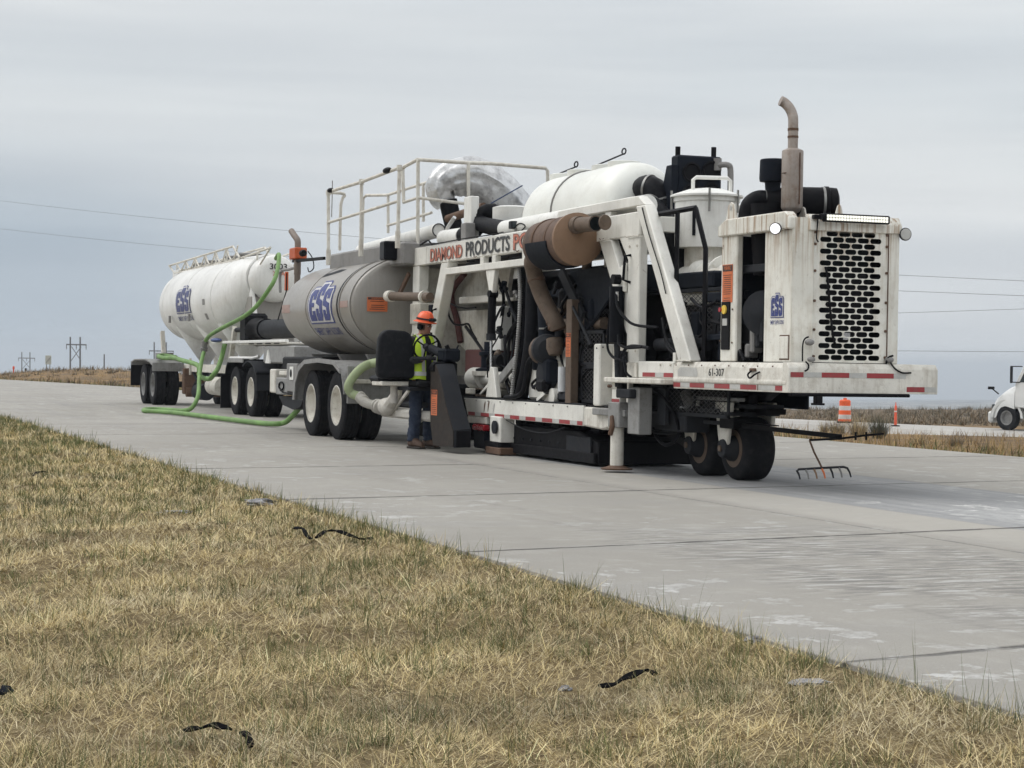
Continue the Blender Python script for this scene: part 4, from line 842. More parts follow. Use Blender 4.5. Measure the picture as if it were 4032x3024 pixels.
    for p, r_ in (((-27.2, 7.9, 0.66), .088), ((-27.15, 7.932, 0.615), .085), ((-27.02, 8.1, .54), .105), ((-26.95, 8.13, .53), .11)): MB().lathe(p, (.9, 0, -.25), [(-.03, r_ * .8), (-.02, r_), (.03, r_), (.04, r_ * .8)], 14).build('coupling', 'slurry', t)
    v_ = MB().ball((-26.7, 8.15, .54), .28, .12, .13).tube([(-26.6, 8.15, .55), (-26.35, 8.15, .66), (-26.2, 8.15, .78), (-26.25, 8.15, .9)], [.1, .06], 10, smooth=4).build('valve', 'slurry', t); MB().ball((-26.22, 8.15, .86), .14, .05, .06).build('valve_handle', 'slurry', v_); MB().box(-27.2, -24.9, 8.2, 8.7, .38, .52).build('hitch_beam', 'slurry', t, bevel=.03); MB().beam((-26.5, 8.2, .5), (-25.8, 8.2, .8), .03, .05).build('brace', 'slurry', t); MB().cyl((-26.6, 8.25, .6), (-25.2, 8.25, .6), .04).build('pipe', 'charcoal', t)
gray_tanker()

# ------------------------------------------------------------------ green hoses
tag(MB().tube([(-41.6, 10.1, 3.42), (-40.728, 9.95, 3.463), (-40.35, 9.85, 3.238), (-39.947, 9.7, 2.957), (-39.802, 9.55, 2.715), (-40.157, 9.35, 2.332), (-40.76, 9.2, 2.105), (-42.845, 9.2, 1.894), (-44.166, 9.2, 1.74), (-44.71, 9.2, 1.602)], .046, 12, smooth=6, corr=.0016, pitch=.05).build('suction_hose', 'hose_green'), 'bright green hose draped from the white tanker nose to a coupling', 'hose', 'green hoses')
hc = tag(MB().lathe((-44.711, 9.2, 1.616), (-.35, -.1, -1), [(0, .05), (.0, .085), (.06, .085), (.07, .065), (.16, .065), (.17, .09), (.25, .09), (.26, .06), (.36, .06)], 14).build('hose_coupling', 'gray_metal'), 'gray metal coupling joining two green hoses below the white tank', 'coupling')
tag(MB().tube([(-44.636, 9.15, 1.338), (-44.161, 9, 1.113), (-43.134, 8.75, 0.77), (-41.6, 8.42, .40), (-41.38, 8.25, .14), (-41.6, 8.12, .065), (-42.2, 7.95, .06), (-42.75, 7.76, .06), (-42.6, 7.5, .06), (-42.0, 7.32, .06), (-41.38, 7.25, .06), (-40.6, 7.5, .06), (-39.404, 7.672, 0.06), (-35.858, 7.819, 0.06), (-33.47, 8.019, 0.06), (-33.1, 8.22, .09), (-32.6, 8.24, .22), (-31.9, 8.26, .44), (-31.2, 8.4, .6), (-30.6, 8.55, .66)], .047, 12, smooth=6, corr=.0016, pitch=.05).build('ground_hose', 'hose_green'), 'long green hose lying on the pavement beside the truck wheels', 'hose', 'green hoses')
tag(MB().tube([(-49.6, 9.45, 1.22), (-49.9, 9.2, 1.26), (-49.6, 9.0, 1.24), (-48.6, 8.95, 1.2), (-47.2, 8.95, 1.2), (-46.3, 8.95, 1.15), (-44.324, 8.95, 1.037), (-44.124, 8.95, 0.817), (-43.573, 8.95, 0.749), (-42.953, 8.95, 0.748), (-42.527, 8.95, 0.852), (-42.816, 9.1, 0.977), (-43.4, 9.3, 1.2), (-43.612, 9.4, 1.431), (-43.952, 9.5, 1.547)], .055, 12, smooth=6, corr=.0016, pitch=.05).build('transfer_hose', 'hose_green'), 'green hose looped along the frame under the white tanker', 'hose', 'green hoses')
tag(MB().tube([(-26.6, 8.3, 1.2), (-27.3, 8.131, 1.167), (-27.3, 7.943, 1.093), (-27.3, 7.798, 0.94), (-27.3, 7.738, 0.808), (-27.3, 7.791, 0.713), (-27.2, 7.883, 0.676)], .066, 14, smooth=7, corr=.0014, pitch=.05).build('discharge_hose', 'hose_pale'), 'pale dusty green hose curving behind the gray tanker wheels', 'hose', 'green hoses')

# ------------------------------------------------------------------ the pavement grinding machine
g = thing('pavement_grinder', (-21, 9.5, 0), 'large white pavement grinding machine with rear grille and open engine bay', 'grinding machine')
def B(name, mt, x0, x1, y0, y1, z0, z1, bv=.008, par=None): return MB().box(x0, x1, y0, y1, z0, z1).build(name, mt, par or g, bevel=bv)
def P_(name, mt, pts, y0, y1, bv=.008, par=None): return MB().prism(pts, y0, y1).build(name, mt, par or g, bevel=bv)
def CY(name, mt, p, q, r, r2=None, n=20, par=None): return MB().cyl(p, q, r, r2, n).build(name, mt, par or g)
def TU(name, mt, pts, r, n=8, sm=5, par=None, **k): return MB().tube(pts, r, n, smooth=sm, **k).build(name, mt, par or g)
def LA(name, mt, o, d, prof, n=24, par=None): return MB().lathe(o, d, prof, n).build(name, mt, par or g)
def bolts(pts, r=.012, mt='gray_metal', d=(0, -1, 0), par=None):
    for p in pts: MB().lathe(p, d, [(0, r), (r * .8, r), (r, r * .5)], 6).build('bolt', mt, par or g)
YL, YR = 8.7, 10.3
# --- main frame
beam = B('main_beam', 'white', -27.3, -19.2, YL, 8.80, 2.605, 2.872, .014); B('main_beam', 'white', -27.3, -19.2, 10.2, YR, 2.605, 2.872, .014)
B('beam_plate', 'white', -27.29, -26.66, 8.694, YL, 2.61, 2.868, .002, beam)
for x in (-27.25, -22.3, -19.4): B('cross_beam', 'white', x, x + .14, 8.8, 10.2, 2.66, 2.83)
B('front_post', 'white', -27.3, -27.0, YL, 8.86, .75, 2.605, .012); B('front_post', 'white', -27.3, -27.0, 10.14, YR, .75, 2.605, .012)
P_('sloped_leg', 'white', [(-25.92, 2.602), (-25.6, 2.602), (-26.62, .78), (-26.96, .78)], 8.68, 8.83, .014); P_('sloped_leg', 'white', [(-25.92, 2.602), (-25.6, 2.602), (-26.62, .78), (-26.96, .78)], 10.17, 10.32, .014)
TU('grab_handle', 'black', [(-26.1, 8.68, 1.95), (-26.1, 8.62, 1.93), (-26.28, 8.62, 1.62), (-26.28, 8.68, 1.6)], .014, 8, 0)
sb = B('lower_rail', 'white', -25.7, -22.6, 8.67, 8.78, 2.42, 2.512, .008)
for x in (-24.32, -23.86, -22.75): B('rail_post', 'white', x, x + .13, 8.69, 8.77, 2.512, 2.605, .006, sb)
for x0, x1 in ((-25.3, -24.45), (-23.6, -22.85)): TU('rail_bar', 'charcoal', [(x0, 8.85, 2.555), (x1, 8.85, 2.565)], .02, 8, 0, sb)
P_('cylinder_bracket', 'white', [(-24.1, 2.42), (-23.74, 2.42), (-23.82, 2.12), (-23.93, 2.10)], 8.69, 8.76)
cl = CY('lift_cylinder', 'black', (-23.9, 8.72, 2.10), (-23.92, 8.72, 1.53), .055); CY('rod', 'chrome', (-23.92, 8.72, 1.53), (-23.9, 8.72, 1.12), .02, par=cl); LA('gland', 'charcoal', (-23.92, 8.72, 1.58), (0, 0, -1), [(0, .055), (0, .066), (.09, .066), (.09, .03)], par=cl); LA('eye', 'black', (-23.88, 8.66, 2.1), (0, 1, 0), [(0, .05), (.12, .05)], 14, cl)
P_('foot_bracket', 'white', [(-23.90, 1.14), (-23.78, 1.14), (-23.62, .74), (-24.04, .74)], 8.70, 8.77); P_('foot_gusset', 'white', [(-23.98, .95), (-23.95, .9), (-24.32, .76), (-24.36, .78)], 8.72, 8.74)
MB().beam((-23.6, 8.75, .98), (-22.98, 8.75, 1.27), .05, .12).build('brace', 'fender_gray', g, bevel=.006)
B('white_column', 'white_clean', -24.6, -24.25, 8.98, 9.14, 1.36, 1.96, .01); LA('column_stub', 'charcoal', (-24.45, 9.05, 1.34), (0, 0, -1), [(0, .08), (.12, .12), (.35, .12)], 14)
B('inner_beam', 'white', -26.2, -24.0, 9.05, 9.17, 2.03, 2.13, .01)
P_('hopper_panel', 'white_dirty', [(-27.0, 1.95), (-24.9, 1.95), (-25.55, 1.30), (-26.4, 1.30), (-27.0, 1.5)], 9.3, 9.36); MB().prism([(-27.2, 2.6), (-25.0, 2.6), (-25.2, 2.1), (-27.2, 2.1)], 9.4, 9.46).build('rear_bulkhead', 'white_dirty', g)
TU('red_hose', 'dark_red', [(-26.549, 9.25, 2.483), (-27.031, 9.25, 2.289), (-27.1, 9.25, 2.117), (-26.854, 9.25, 1.801), (-26.688, 9.25, 1.491)], .045, 10)
TU('cable', 'hose_black', [(-26.536, 9, 2.065), (-26.139, 9, 1.995), (-25.772, 9, 1.963), (-25.328, 9, 1.96)], .013, 6); TU('cable', 'hose_black', [(-26.551, 9, 1.998), (-26.468, 9, 1.85), (-26.219, 9, 1.743), (-25.906, 9, 1.727), (-25.636, 9, 1.735), (-25.47, 9, 1.621), (-25.29, 9, 1.52)], .016, 6)
# --- lettering on the beam
print2d('lettering', 'letter_outline', g, [fit(text2d('DIAMOND', .045), -26.46, -25.05, 2.632, 2.822)], onY(8.690)); print2d('lettering', 'letter_red', g, [fit(text2d('DIAMOND', .0), -26.44, -25.07, 2.642, 2.812)], onY(8.6885))
print2d('lettering', 'letter_black', g, [fit(text2d('PRODUCTS', .022), -24.91, -23.21, 2.636, 2.838)], onY(8.690)); print2d('lettering', 'letter_outline', g, [fit(text2d('PCC', .045), -23.08, -22.26, 2.632, 2.845)], onY(8.690)); print2d('lettering', 'letter_red', g, [fit(text2d('PCC', .0), -23.06, -22.28, 2.644, 2.833)], onY(8.6885))
fl = B('flood_lamp', 'charcoal', -23.55, -23.44, 8.80, 8.92, 2.94, 3.04, .008); B('lens', 'glass', -23.445, -23.435, 8.815, 8.905, 2.955, 3.025, .002, fl); TU('cable', 'black', [(-23.5, 8.86, 2.95), (-23.3, 8.86, 3.0), (-23.1, 8.86, 2.95), (-23.3, 8.86, 2.88)], .008, 6, 4, fl); CY('stem', 'gray_metal', (-23.45, 8.86, 2.87), (-23.45, 8.86, 2.95), .012, par=fl)
# --- rear frame
ub = P_('upper_beam', 'white', [(-21.66, 2.925), (-21.58, 3.035), (-19.45, 3.045), (-19.25, 3.04), (-19.05, 2.93)], 8.70, 8.82, .01); B('upper_beam', 'white', -21.6, -19.1, 10.18, YR, 2.93, 3.04, .01)
for x in (-21.3, -20.2): B('stub_post', 'white', x, x + .16, 8.72, 8.80, 2.872, 2.926, .004)
rp = B('rear_post', 'white', -19.5, -19.19, YL, 8.80, 1.05, 2.606, .012); B('rear_post', 'white', -19.5, -19.19, 10.2, YR, 1.05, 2.606, .012)
P_('corner_gusset', 'white', [(-19.75, 2.606), (-19.5, 2.606), (-19.5, 2.35)], 8.705, 8.795, .003)
for y0, y1 in ((8.69, 8.82), (10.185, 10.315)):
    P_('diagonal_brace', 'white', [(-19.30, 2.93), (-19.04, 2.93), (-17.86, 1.24), (-18.16, 1.24)], y0, y1, .014); P_('diagonal_brace', 'white', [(-20.32, 2.604), (-19.98, 2.604), (-19.5, 1.97), (-19.5, 1.52)], y0 + .01, y1 - .02, .012)
TU('grab_handle', 'black', [(-19.42, 8.70, 2.40), (-19.42, 8.63, 2.39), (-19.46, 8.63, 2.13), (-19.42, 8.70, 2.10)], .016, 8, 0)
P_('cylinder_lug', 'white', [(-19.74, 2.18), (-19.66, 2.26), (-19.5, 2.32), (-19.5, 2.0), (-19.74, 2.05)], 8.66, 8.70, .004)
c2 = MB().cyl((-19.62, 8.63, 2.06), (-19.62, 8.63, 1.44), .085, n=20).build('stabiliser_cylinder', 'black_gloss', g); LA('eye', 'black', (-19.62, 8.57, 2.14), (0, 1, 0), [(0, .055), (.12, .055)], 16, c2); CY('rod', 'charcoal', (-19.6, 8.63, 1.44), (-19.55, 8.63, .95), .035, par=c2); CY('fitting', 'chrome', (-19.55, 8.6, 2.0), (-19.55, 8.6, 1.9), .018, par=c2)
TU('hydraulic_hose', 'hose_black', [(-19.56, 8.6, 2.0), (-19.5, 8.58, 1.85), (-19.35, 8.6, 1.72), (-19.15, 8.64, 1.63), (-18.8, 8.75, 1.6)], .016, 8); TU('hydraulic_hose', 'hose_black', [(-19.6, 8.56, 1.9), (-19.66, 8.55, 1.6), (-19.68, 8.55, 1.4), (-19.6, 8.56, 1.30), (-19.45, 8.58, 1.25), (-19.3, 8.62, 1.24)], .015, 8)
TU('hydraulic_hose', 'hose_black', [(-19.45, 8.58, 1.52), (-19.4, 8.57, 1.42), (-19.25, 8.6, 1.38), (-19.0, 8.66, 1.39)], .016, 8); TU('hydraulic_hose', 'hose_black', [(-19.4, 8.6, 1.24), (-19.36, 8.6, 1.33), (-19.2, 8.62, 1.4), (-18.9, 8.7, 1.38)], .018, 8); TU('hydraulic_hose', 'hose_black', [(-19.3, 8.62, 1.22), (-19.34, 8.6, 1.3), (-19.28, 8.6, 1.12), (-19.22, 8.64, 1.06)], .014, 8)
B('side_light_block', 'black', -27.0, -22.2, 10.12, 10.16, .75, 2.45, .01); B('side_light_block', 'navy_black', -22.1, -18.0, 10.12, 10.16, .75, 2.15, .01); B('top_light_block', 'charcoal', -25.6, -19.6, 8.95, 10.15, 2.60, 2.64, .006)  # dark panels added to keep sky light out of the open bay
B('front_bulkhead', 'white_dirty', -27.2, -27.15, 8.9, 10.15, .75, 2.58, .006)
# weld beads, gusset plates and bolt heads at the frame joints
for x0, x1, z in ((-25.93, -25.59, 2.604), (-19.51, -19.18, 2.604), (-20.33, -19.97, 2.604), (-27.01, -26.99, 2.2), (-18.17, -17.85, 1.243)): TU('weld_bead', 'white_dirty', [(x0, 8.685, z), ((x0 + x1) / 2, 8.683, z + .004), (x1, 8.685, z)], .009, 6, 3)
bolts([(x, 8.697, z) for x in (-27.22, -27.08) for z in (2.2, 1.9, 1.6)] + [(x, 8.697, z) for x in (-19.45, -19.25) for z in (1.2, 1.35, 2.5)] + [(-18.6 + .25 * k, 8.698, 1.20) for k in range(2)], .014, 'white_dirty')
bolts([(-24.85 + .46 * k, 8.697, .69) for k in range(9)], .010, 'gray_metal'); bolts([(-18.2 + .3 * k, 8.692, 1.2) for k in range(8)], .009, 'rust')
for x in (-24.6, -23.0, -21.5, -20.3): TU('chip', 'rust', [(x, 8.6985, 2.63), (x + .05, 8.6985, 2.615), (x + .12, 8.6985, 2.625)], .006, 4, 2)
TU('beam_cable', 'black', [(-26.9, 8.69, 2.9), (-26, 8.695, 2.885), (-25, 8.69, 2.89), (-24, 8.695, 2.882), (-23.6, 8.75, 2.9)], .008, 6); TU('brace_cable', 'black', [(-19.1, 8.68, 2.9), (-18.9, 8.675, 2.6), (-18.6, 8.675, 2.2), (-18.45, 8.675, 1.95)], .007, 6)
# --- muffler hung on the side of the beam
muf = LA('muffler', 'muffler_rust', (-21.55, 8.48, 2.60), (1, 0, .02), [(0, .1), (.0, .2), (.04, .26), (.10, .285), (1.05, .292), (1.1, .30)], 36)
for x in (-21.15, -20.75): LA('band', 'rust', (x, 8.48, 2.61), (1, 0, .02), [(-.03, .285), (-.03, .298), (.03, .298), (.03, .285)], 36, muf)
LA('end_cap', 'muffler_cap', (-20.46, 8.48, 2.622), (1, 0, .02), [(0, .305), (.05, .305), (.055, .29), (.075, .24), (.08, .02)], 36, muf)
MB().prismx([(8.48 + .306 * math.cos(q), 2.607 + .306 * math.sin(q)) for q in [math.pi * (1 + k / 16) for k in range(17)]], -21.32, -20.66).build('saddle', 'navy_black', muf)
ob = LA('outlet', 'pipe_rust', (-20.39, 8.44, 2.78), (1, .1, -.02), [(0, .1), (.1, .1), (.1, .085), (.46, .085), (.47, .092)], 20); LA('outlet_bore', 'plastic_black', (-19.92, 8.488, 2.77), (1, .1, -.02), [(0, .078), (.002, .078)], 20, ob); MB().lathe((-19.82, 8.55, 2.78), (1, .25, 0), [(0, .085), (.01, .088), (.02, .085)], 20).build('rain_flap', 'pipe_rust', ob)
TU('downpipe', 'pipe_rust', [(-21.45, 8.48, 2.5), (-21.757, 8.45, 2.448), (-21.852, 8.5, 2.331), (-21.876, 8.55, 2.201), (-21.864, 8.62, 2.018), (-21.757, 8.68, 1.833), (-21.659, 8.72, 1.7), (-21.649, 8.75, 1.629)], .10, 20, 6)
for p, d in (((-21.876, 8.55, 2.211), (.3, 0, -1)), ((-21.687, 8.72, 1.715), (.4, .05, -1)), ((-21.666, 8.74, 1.649), (.4, .05, -1))): LA('pipe_clamp', 'rust', p, d, [(-.03, .1), (-.025, .108), (.025, .108), (.03, .1)], 20)
tb = LA('turbo', 'charcoal', (-22.15, 8.78, 1.37), (1, -.25, 0), [(0, .10), (.05, .16), (.16, .19), (.26, .18), (.32, .12), (.33, .05)], 24); LA('turbo_inlet', 'brown_post', (-22.4, 8.84, 1.36), (1, -.25, 0), [(0, .12), (.04, .17), (.12, .18), (.2, .15)], 24, tb); LA('pipe_elbow', 'pipe_rust', (-21.75, 8.75, 1.5), (.2, 0, -1), [(0, .1), (.12, .11), (.2, .08)], 18, tb)
LA('exhaust_elbow', 'brown_post', (-22.068, 8.95, 1.815), (.7, .1, .7), [(0, .05), (.06, .06), (.12, .055), (.2, .06)], 14)
# hanger plate and braces behind the muffler
P_('hanger_plate', 'navy_black', [(-21.6, 2.32), (-20.2, 2.32), (-20.3, 2.0), (-20.8, 1.7), (-21.0, 1.6), (-21.1, 1.62), (-21.1, 1.95)], 8.86, 8.90); MB().beam((-21.7, 8.8, 2.32), (-21.0, 8.8, 1.75), .04, .14).build('hanger_brace', 'charcoal', g)
# --- lower deck
P_('deck_skirt', 'white', [(-24.92, .715), (-20.70, .715), (-20.70, .475), (-24.75, .475)], YL, 8.74, .01); MB().prism([(-20.70, .70), (-19.72, .70), (-19.70, .60), (-19.85, .50), (-20.15, .45), (-20.70, .475)], 8.705, 8.9).build('deck_corner', 'white_dirty', g, bevel=.02)
B('deck_floor', 'black', -24.95, -19.6, 8.745, YR, .66, .722, .006); B('deck_edge', 'charcoal', -24.9, -20.7, 8.70, 8.76, .718, .735, .003); B('deck_skirt', 'white', -24.9, -20.7, 10.26, YR, .475, .715)
def tape(kind, cells, mt, fn):
    for a0, a1, b0, b1 in cells: print2d('tape_or_reflection', mt, g, [poly2d([(a0, b0), (a1, b0), (a1, b1), (a0, b1)])], fn)
lowr = [(-24.72, -24.44), (-24.21, -23.89), (-23.665, -23.32), (-23.10, -22.77), (-22.55, -22.21), (-21.99, -21.65), (-21.43, -21.09), (-20.87, -20.71)]
tape('r', [(a, b_, .482, .53) for a, b_ in lowr], 'tape_red', onY(8.696)); tape('w', [(a[1], b_[0], .482, .53) for a, b_ in zip(lowr, lowr[1:])], 'tape_gray', onY(8.697))
for k, (x, z) in enumerate(((-24.1, .62), (-23.95, .63), (-23.75, .6))): print2d('scuff', 'rust' if k < 2 else 'tape_gray', g, [poly2d([(x, z - .09), (x + .03, z - .05), (x + .07, z + .05), (x + .05, z + .07), (x + .01, z + .02)])], onY(8.6965))
# --- grinding head under the deck
hd = MB().prism([(-23.7, .03), (-20.6, .03), (-20.6, .30), (-21.2, .40), (-23.5, .40), (-23.75, .30)], 8.85, 10.1).build('head_housing', 'black', g, bevel=.015); B('skid', 'rust', -23.8, -23.25, 8.62, 8.85, .01, .10, .01, hd); B('wear_plate', 'black', -23.4, -20.6, 8.80, 8.85, .04, .16, .01, hd)
B('head_plate', 'charcoal', -21.5, -20.75, 8.82, 8.85, .10, .34, .008, hd); bolts([(-23.3 + .3 * k, 8.84, .23) for k in range(9)], .015, 'charcoal', par=hd)
B('side_column', 'white', -23.75, -23.35, 8.66, 8.86, .16, .50, .012); LA('tow_ring', 'charcoal', (-23.5, 8.62, .36), (0, 1, 0), [(0, .07), (0, .085), (.03, .085), (.03, .07)], 18); B('column_shoe', 'black', -23.9, -23.35, 8.64, 8.84, .04, .17, .01)
B('tail_bracket', 'white_dirty', -24.75, -24.0, 8.70, 8.86, .38, .475, .008); B('tail_lamp', 'red_lens', -24.45, -24.0, 8.66, 8.76, .29, .37, .015); B('rubber_guard', 'navy_black', -24.5, -24.05, 8.7, 9.2, .05, .30, .02)
for k in range(9): B('underbody', 'black', -23.6 + k * .42, -23.3 + k * .42, 8.95 + .1 * (k % 3), 9.8, .38, .64, .03)
TU('sagging_wire', 'charcoal', [(-23.3, 8.72, .46), (-22.6, 8.72, .36), (-21.9, 8.72, .35), (-21.3, 8.72, .44)], .006, 5)
# --- operator station at the front left
sh_y = 8.02
P_('splash_shield', 'shield_inner', [(-24.74, 1.15), (-24.52, 1.15), (-24.34, .98), (-24.09, .62), (-23.78, .30), (-23.77, .09), (-24.6, .07), (-24.72, .35), (-24.75, .6)], 8.16, 8.19, .006)
MB().add([(-24.56, 8.165, 1.165), (-24.5, 8.165, 1.145), (-24.33, 8.165, .98), (-24.08, 8.165, .62), (-23.765, 8.165, .305), (-23.755, 8.165, .08), (-24.56, 8.41, 1.18), (-24.5, 8.41, 1.16), (-24.33, 8.40, .985), (-24.08, 8.41, .63), (-23.765, 8.40, .33), (-23.755, 8.40, .09)], [(0, 1, 7, 6), (1, 2, 8, 7), (2, 3, 9, 8), (3, 4, 10, 9), (4, 5, 11, 10)]).build('shield_face', 'charcoal', g); B('shield_patch', 'black', -23.775, -23.745, 8.2, 8.395, .085, .30, .006); B('console_pedestal', 'black', -24.9, -24.6, 8.2, 8.5, .55, 1.2, .03); LA('shield_roll', 'black', (-24.72, 8.2, 1.12), (1, 0, 0), [(0, .07), (.15, .07)], 14); decal(g, lambda d: onY(8.16 - d), -24.69, -24.44, .48, .82, 10)
sw = MB(); cx, cy_, cz = -25.05, 8.19, 1.40; ax = V((.9, .1, -.42)).normalized(); sw.tube([V((cx, cy_, cz)) + p for p in [MB().ring((0, 0, 0), ax, .18, 29)[k % 28] for k in range(29)]], .014, 8); sw = sw.build('steering_wheel', 'black', g); m_ = MB()
for k in range(3):
    a_ = MB().ring((cx, cy_, cz), ax, .175, 12)[k * 4 + 1]; m_.tube([(cx, cy_, cz), tuple(a_)], .011, 6)
m_.build('spoke', 'black', sw); CY('hub', 'charcoal', V((cx, cy_, cz)) - ax * .02, V((cx, cy_, cz)) + ax * .06, .045, par=sw)
CY('steering_column', 'charcoal', (-25.0, 8.24, 1.38), (-24.7, 8.40, 1.26), .06); B('control_box', 'navy_black', -24.85, -24.55, 8.28, 8.52, 1.2, 1.38, .03); CY('knob', 'black', (-24.6, 8.36, 1.36), (-24.6, 8.33, 1.42), .03); CY('lever', 'black', (-24.7, 8.47, 1.3), (-24.6, 8.5, 1.42), .012); CY('lever', 'charcoal', (-25.1, 8.02, 1.24), (-24.9, 8.28, 1.24), .025)
seat = MB().prismx([(7.57, .97), (7.545, 1.05), (7.55, 1.30), (7.565, 1.5), (7.60, 1.58), (7.66, 1.62), (7.72, 1.625), (7.93, 1.61), (8.0, 1.58), (8.04, 1.5), (8.07, 1.25), (8.075, 1.03), (8.06, .97), (8.0, .955), (7.64, .955)], -25.32, -25.16).build('seat_back', 'vinyl', g, bevel=.045, seg=3); B('seat_cushion', 'vinyl', -25.8, -25.3, 7.6, 8.1, .90, 1.0, .04); B('seat_pan', 'white_dirty', -25.7, -25.22, 7.62, 8.02, .86, .92, .01); CY('seat_post', 'slurry', (-25.4, 7.85, .86), (-25.4, 7.85, .62), .05); B('seat_arm', 'charcoal', -25.6, -24.9, 7.9, 8.6, .80, .85, .01); B('seat_arm', 'black', -25.3, -24.8, 8.0, 8.3, .85, .93, .02)
CY('front_pipe', 'brown_post', (-27.6, 8.42, 2.165), (-25.7, 8.45, 2.10), .065); LA('pipe_flange', 'white_dirty', (-27.6, 8.42, 2.165), (1, 0, -.03), [(0, .065), (0, .085), (.18, .085), (.18, .065)], 18); LA('pipe_flange', 'white_dirty', (-25.95, 8.44, 2.11), (1, 0, -.03), [(0, .09), (.06, .09)], 18); B('hinge_box', 'white_dirty', -27.28, -26.8, 8.66, 8.9, 1.75, 2.05, .01); B('speaker_box', 'navy_black', -26.6, -26.45, 8.72, 8.9, 1.75, 2.02, .01); MB().beam((-27.35, 8.66, 2.5), (-27.6, 8.6, 2.22), .04, .06).build('prop_bar', 'rust', g)
P_('front_gusset', 'white', [(-27.1, 2.0), (-27.1, .9), (-27.7, .9), (-27.4, 1.6)], 8.72, 8.78)
# --- pump group behind the sloped leg
CY('white_manifold', 'white', (-25.2, 8.95, .98), (-23.5, 8.95, .98), .10); LA('manifold_flange', 'white', (-25.2, 8.95, .98), (1, 0, 0), [(0, .15), (.45, .15), (.45, .1)], 22); B('dark_red_tank', 'dark_red', -25.9, -24.9, 9.05, 9.6, 1.05, 1.38, .02)
LA('pump', 'navy_black', (-24.7, 9.0, 1.08), (0, 0, 1), [(0, .2), (.03, .2), (.05, .13), (.2, .13), (.22, .16), (.26, .16), (.27, .09), (.4, .09)], 18); LA('pump_base', 'white_dirty', (-24.7, 9.0, 1.02), (0, 0, 1), [(0, .25), (.06, .25)], 20); CY('ribbed_coupling', 'black', (-24.5, 8.95, 1.22), (-24.1, 8.95, 1.22), .09); B('pump_tray', 'white_dirty', -25.2, -24.0, 8.82, 9.3, .76, .84, .01); B('rust_box', 'brown_post', -24.8, -24.3, 8.82, 9.2, .73, .85, .01)
B('reservoir', 'charcoal', -23.4, -22.9, 9.15, 9.8, 1.0, 1.7, .03); B('camo_tank', 'fender_gray', -23.7, -23.35, 8.98, 9.4, 1.1, 1.75, .03)
for P in ([(-23.8, 8.85, 2.2), (-23.5, 8.85, 1.9), (-23.2, 8.85, 1.6), (-23.1, 8.85, 1.3)], [(-23.7, 8.9, 1.9), (-23.4, 8.9, 1.75), (-23.7, 8.9, 1.5), (-23.75, 8.9, 1.2)], [(-23.75, 8.85, 1.55), (-23.6, 8.8, 1.4), (-23.55, 8.8, 1.0), (-23.4, 8.8, .8)], [(-23.2, 8.82, 1.75), (-23.5, 8.82, 1.6), (-23.65, 8.82, 1.45)], [(-25.6, 8.95, 1.7), (-25.2, 9.0, 1.45), (-24.9, 9.0, 1.3)], [(-24.3, 8.9, 2.4), (-24.1, 8.95, 2.1), (-24.3, 9.0, 1.8)]): TU('hydraulic_hose', 'hose_black', P, .022, 8)
TU('loom', 'hose_black', [(-22.8, 8.86, 2.5), (-22.75, 8.84, 2.0), (-22.72, 8.82, 1.5), (-22.8, 8.8, 1.1), (-23.0, 8.8, .76)], .09, 12); TU('loom', 'hose_black', [(-23.15, 8.84, 2.45), (-22.95, 8.8, 2.1), (-22.9, 8.78, 1.6), (-23.0, 8.77, 1.1), (-23.1, 8.77, .76)], .045, 10); TU('corrugated_conduit', 'fender_gray', [(-23.05, 8.76, 2.45), (-22.9, 8.73, 2.1), (-22.88, 8.71, 1.6), (-22.98, 8.7, 1.1), (-23.06, 8.70, .76)], .026, 10, 5, corr=.004, pitch=.03)
TU('hose_loop', 'hose_black', [(-22.35, 8.72, 1.30), (-22.5, 8.7, 1.2), (-22.55, 8.69, 1.0), (-22.65, 8.69, .84), (-22.9, 8.69, .77), (-23.3, 8.7, .75)], .03, 10)
# --- engine
fw = P_('flywheel_housing', 'white', [(-22.85, .74), (-22.85, 1.16), (-22.45, 1.40), (-21.9, 1.42), (-21.6, 1.2), (-21.6, .74)], 8.84, 8.98, .03); LA('bell_ring', 'white_dirty', (-22.05, 8.84, 1.05), (0, -1, 0), [(0, .36), (.025, .36), (.03, .31), (.03, .02)], 32, fw); bolts([(-22.05 + .335 * math.cos(k * .52), 8.815, 1.05 + .335 * math.sin(k * .52)) for k in range(12)], .014, 'white_dirty', par=fw)
MB().lathe((-22.0, 8.8, 1.06), (0, -1, 0), [(0, .22), (.02, .24), (.05, .24), (.06, .16), (.14, .12), (.15, .01)], 20).build('pump_drive', 'charcoal', g); B('gear_pump', 'navy_black', -22.1, -21.75, 8.66, 8.82, .95, 1.25, .03); B('gear_pump', 'black', -22.05, -21.8, 8.62, 8.72, .85, 1.0, .03); CY('oil_filter', 'filter_white', (-21.55, 8.78, .86), (-21.55, 8.78, 1.16), .055); MB().beam((-22.35, 8.78, .74), (-21.95, 8.78, .88), .04, .04).build('strut', 'white', g); LA('small_pump', 'white', (-21.75, 8.78, .8), (0, -1, 0), [(0, .1), (.06, .1), (.07, .06)], 14); B('starter', 'charcoal', -21.9, -21.3, 8.76, 8.9, .74, .86, .03)
B('engine_block', 'black', -22.6, -20.4, 9.15, 10.0, .75, 1.9, .05); B('valve_cover', 'charcoal', -22.5, -20.6, 9.25, 9.8, 1.9, 2.08, .04)
for k in range(6):
    B('cylinder_head', 'black', -22.5 + k * .33, -22.24 + k * .33, 9.02, 9.2, 1.45, 1.8, .03); CY('manifold_runner', 'pipe_rust', (-22.37 + k * .33, 9.1, 1.62), (-22.37 + k * .33, 8.98, 1.68), .04)
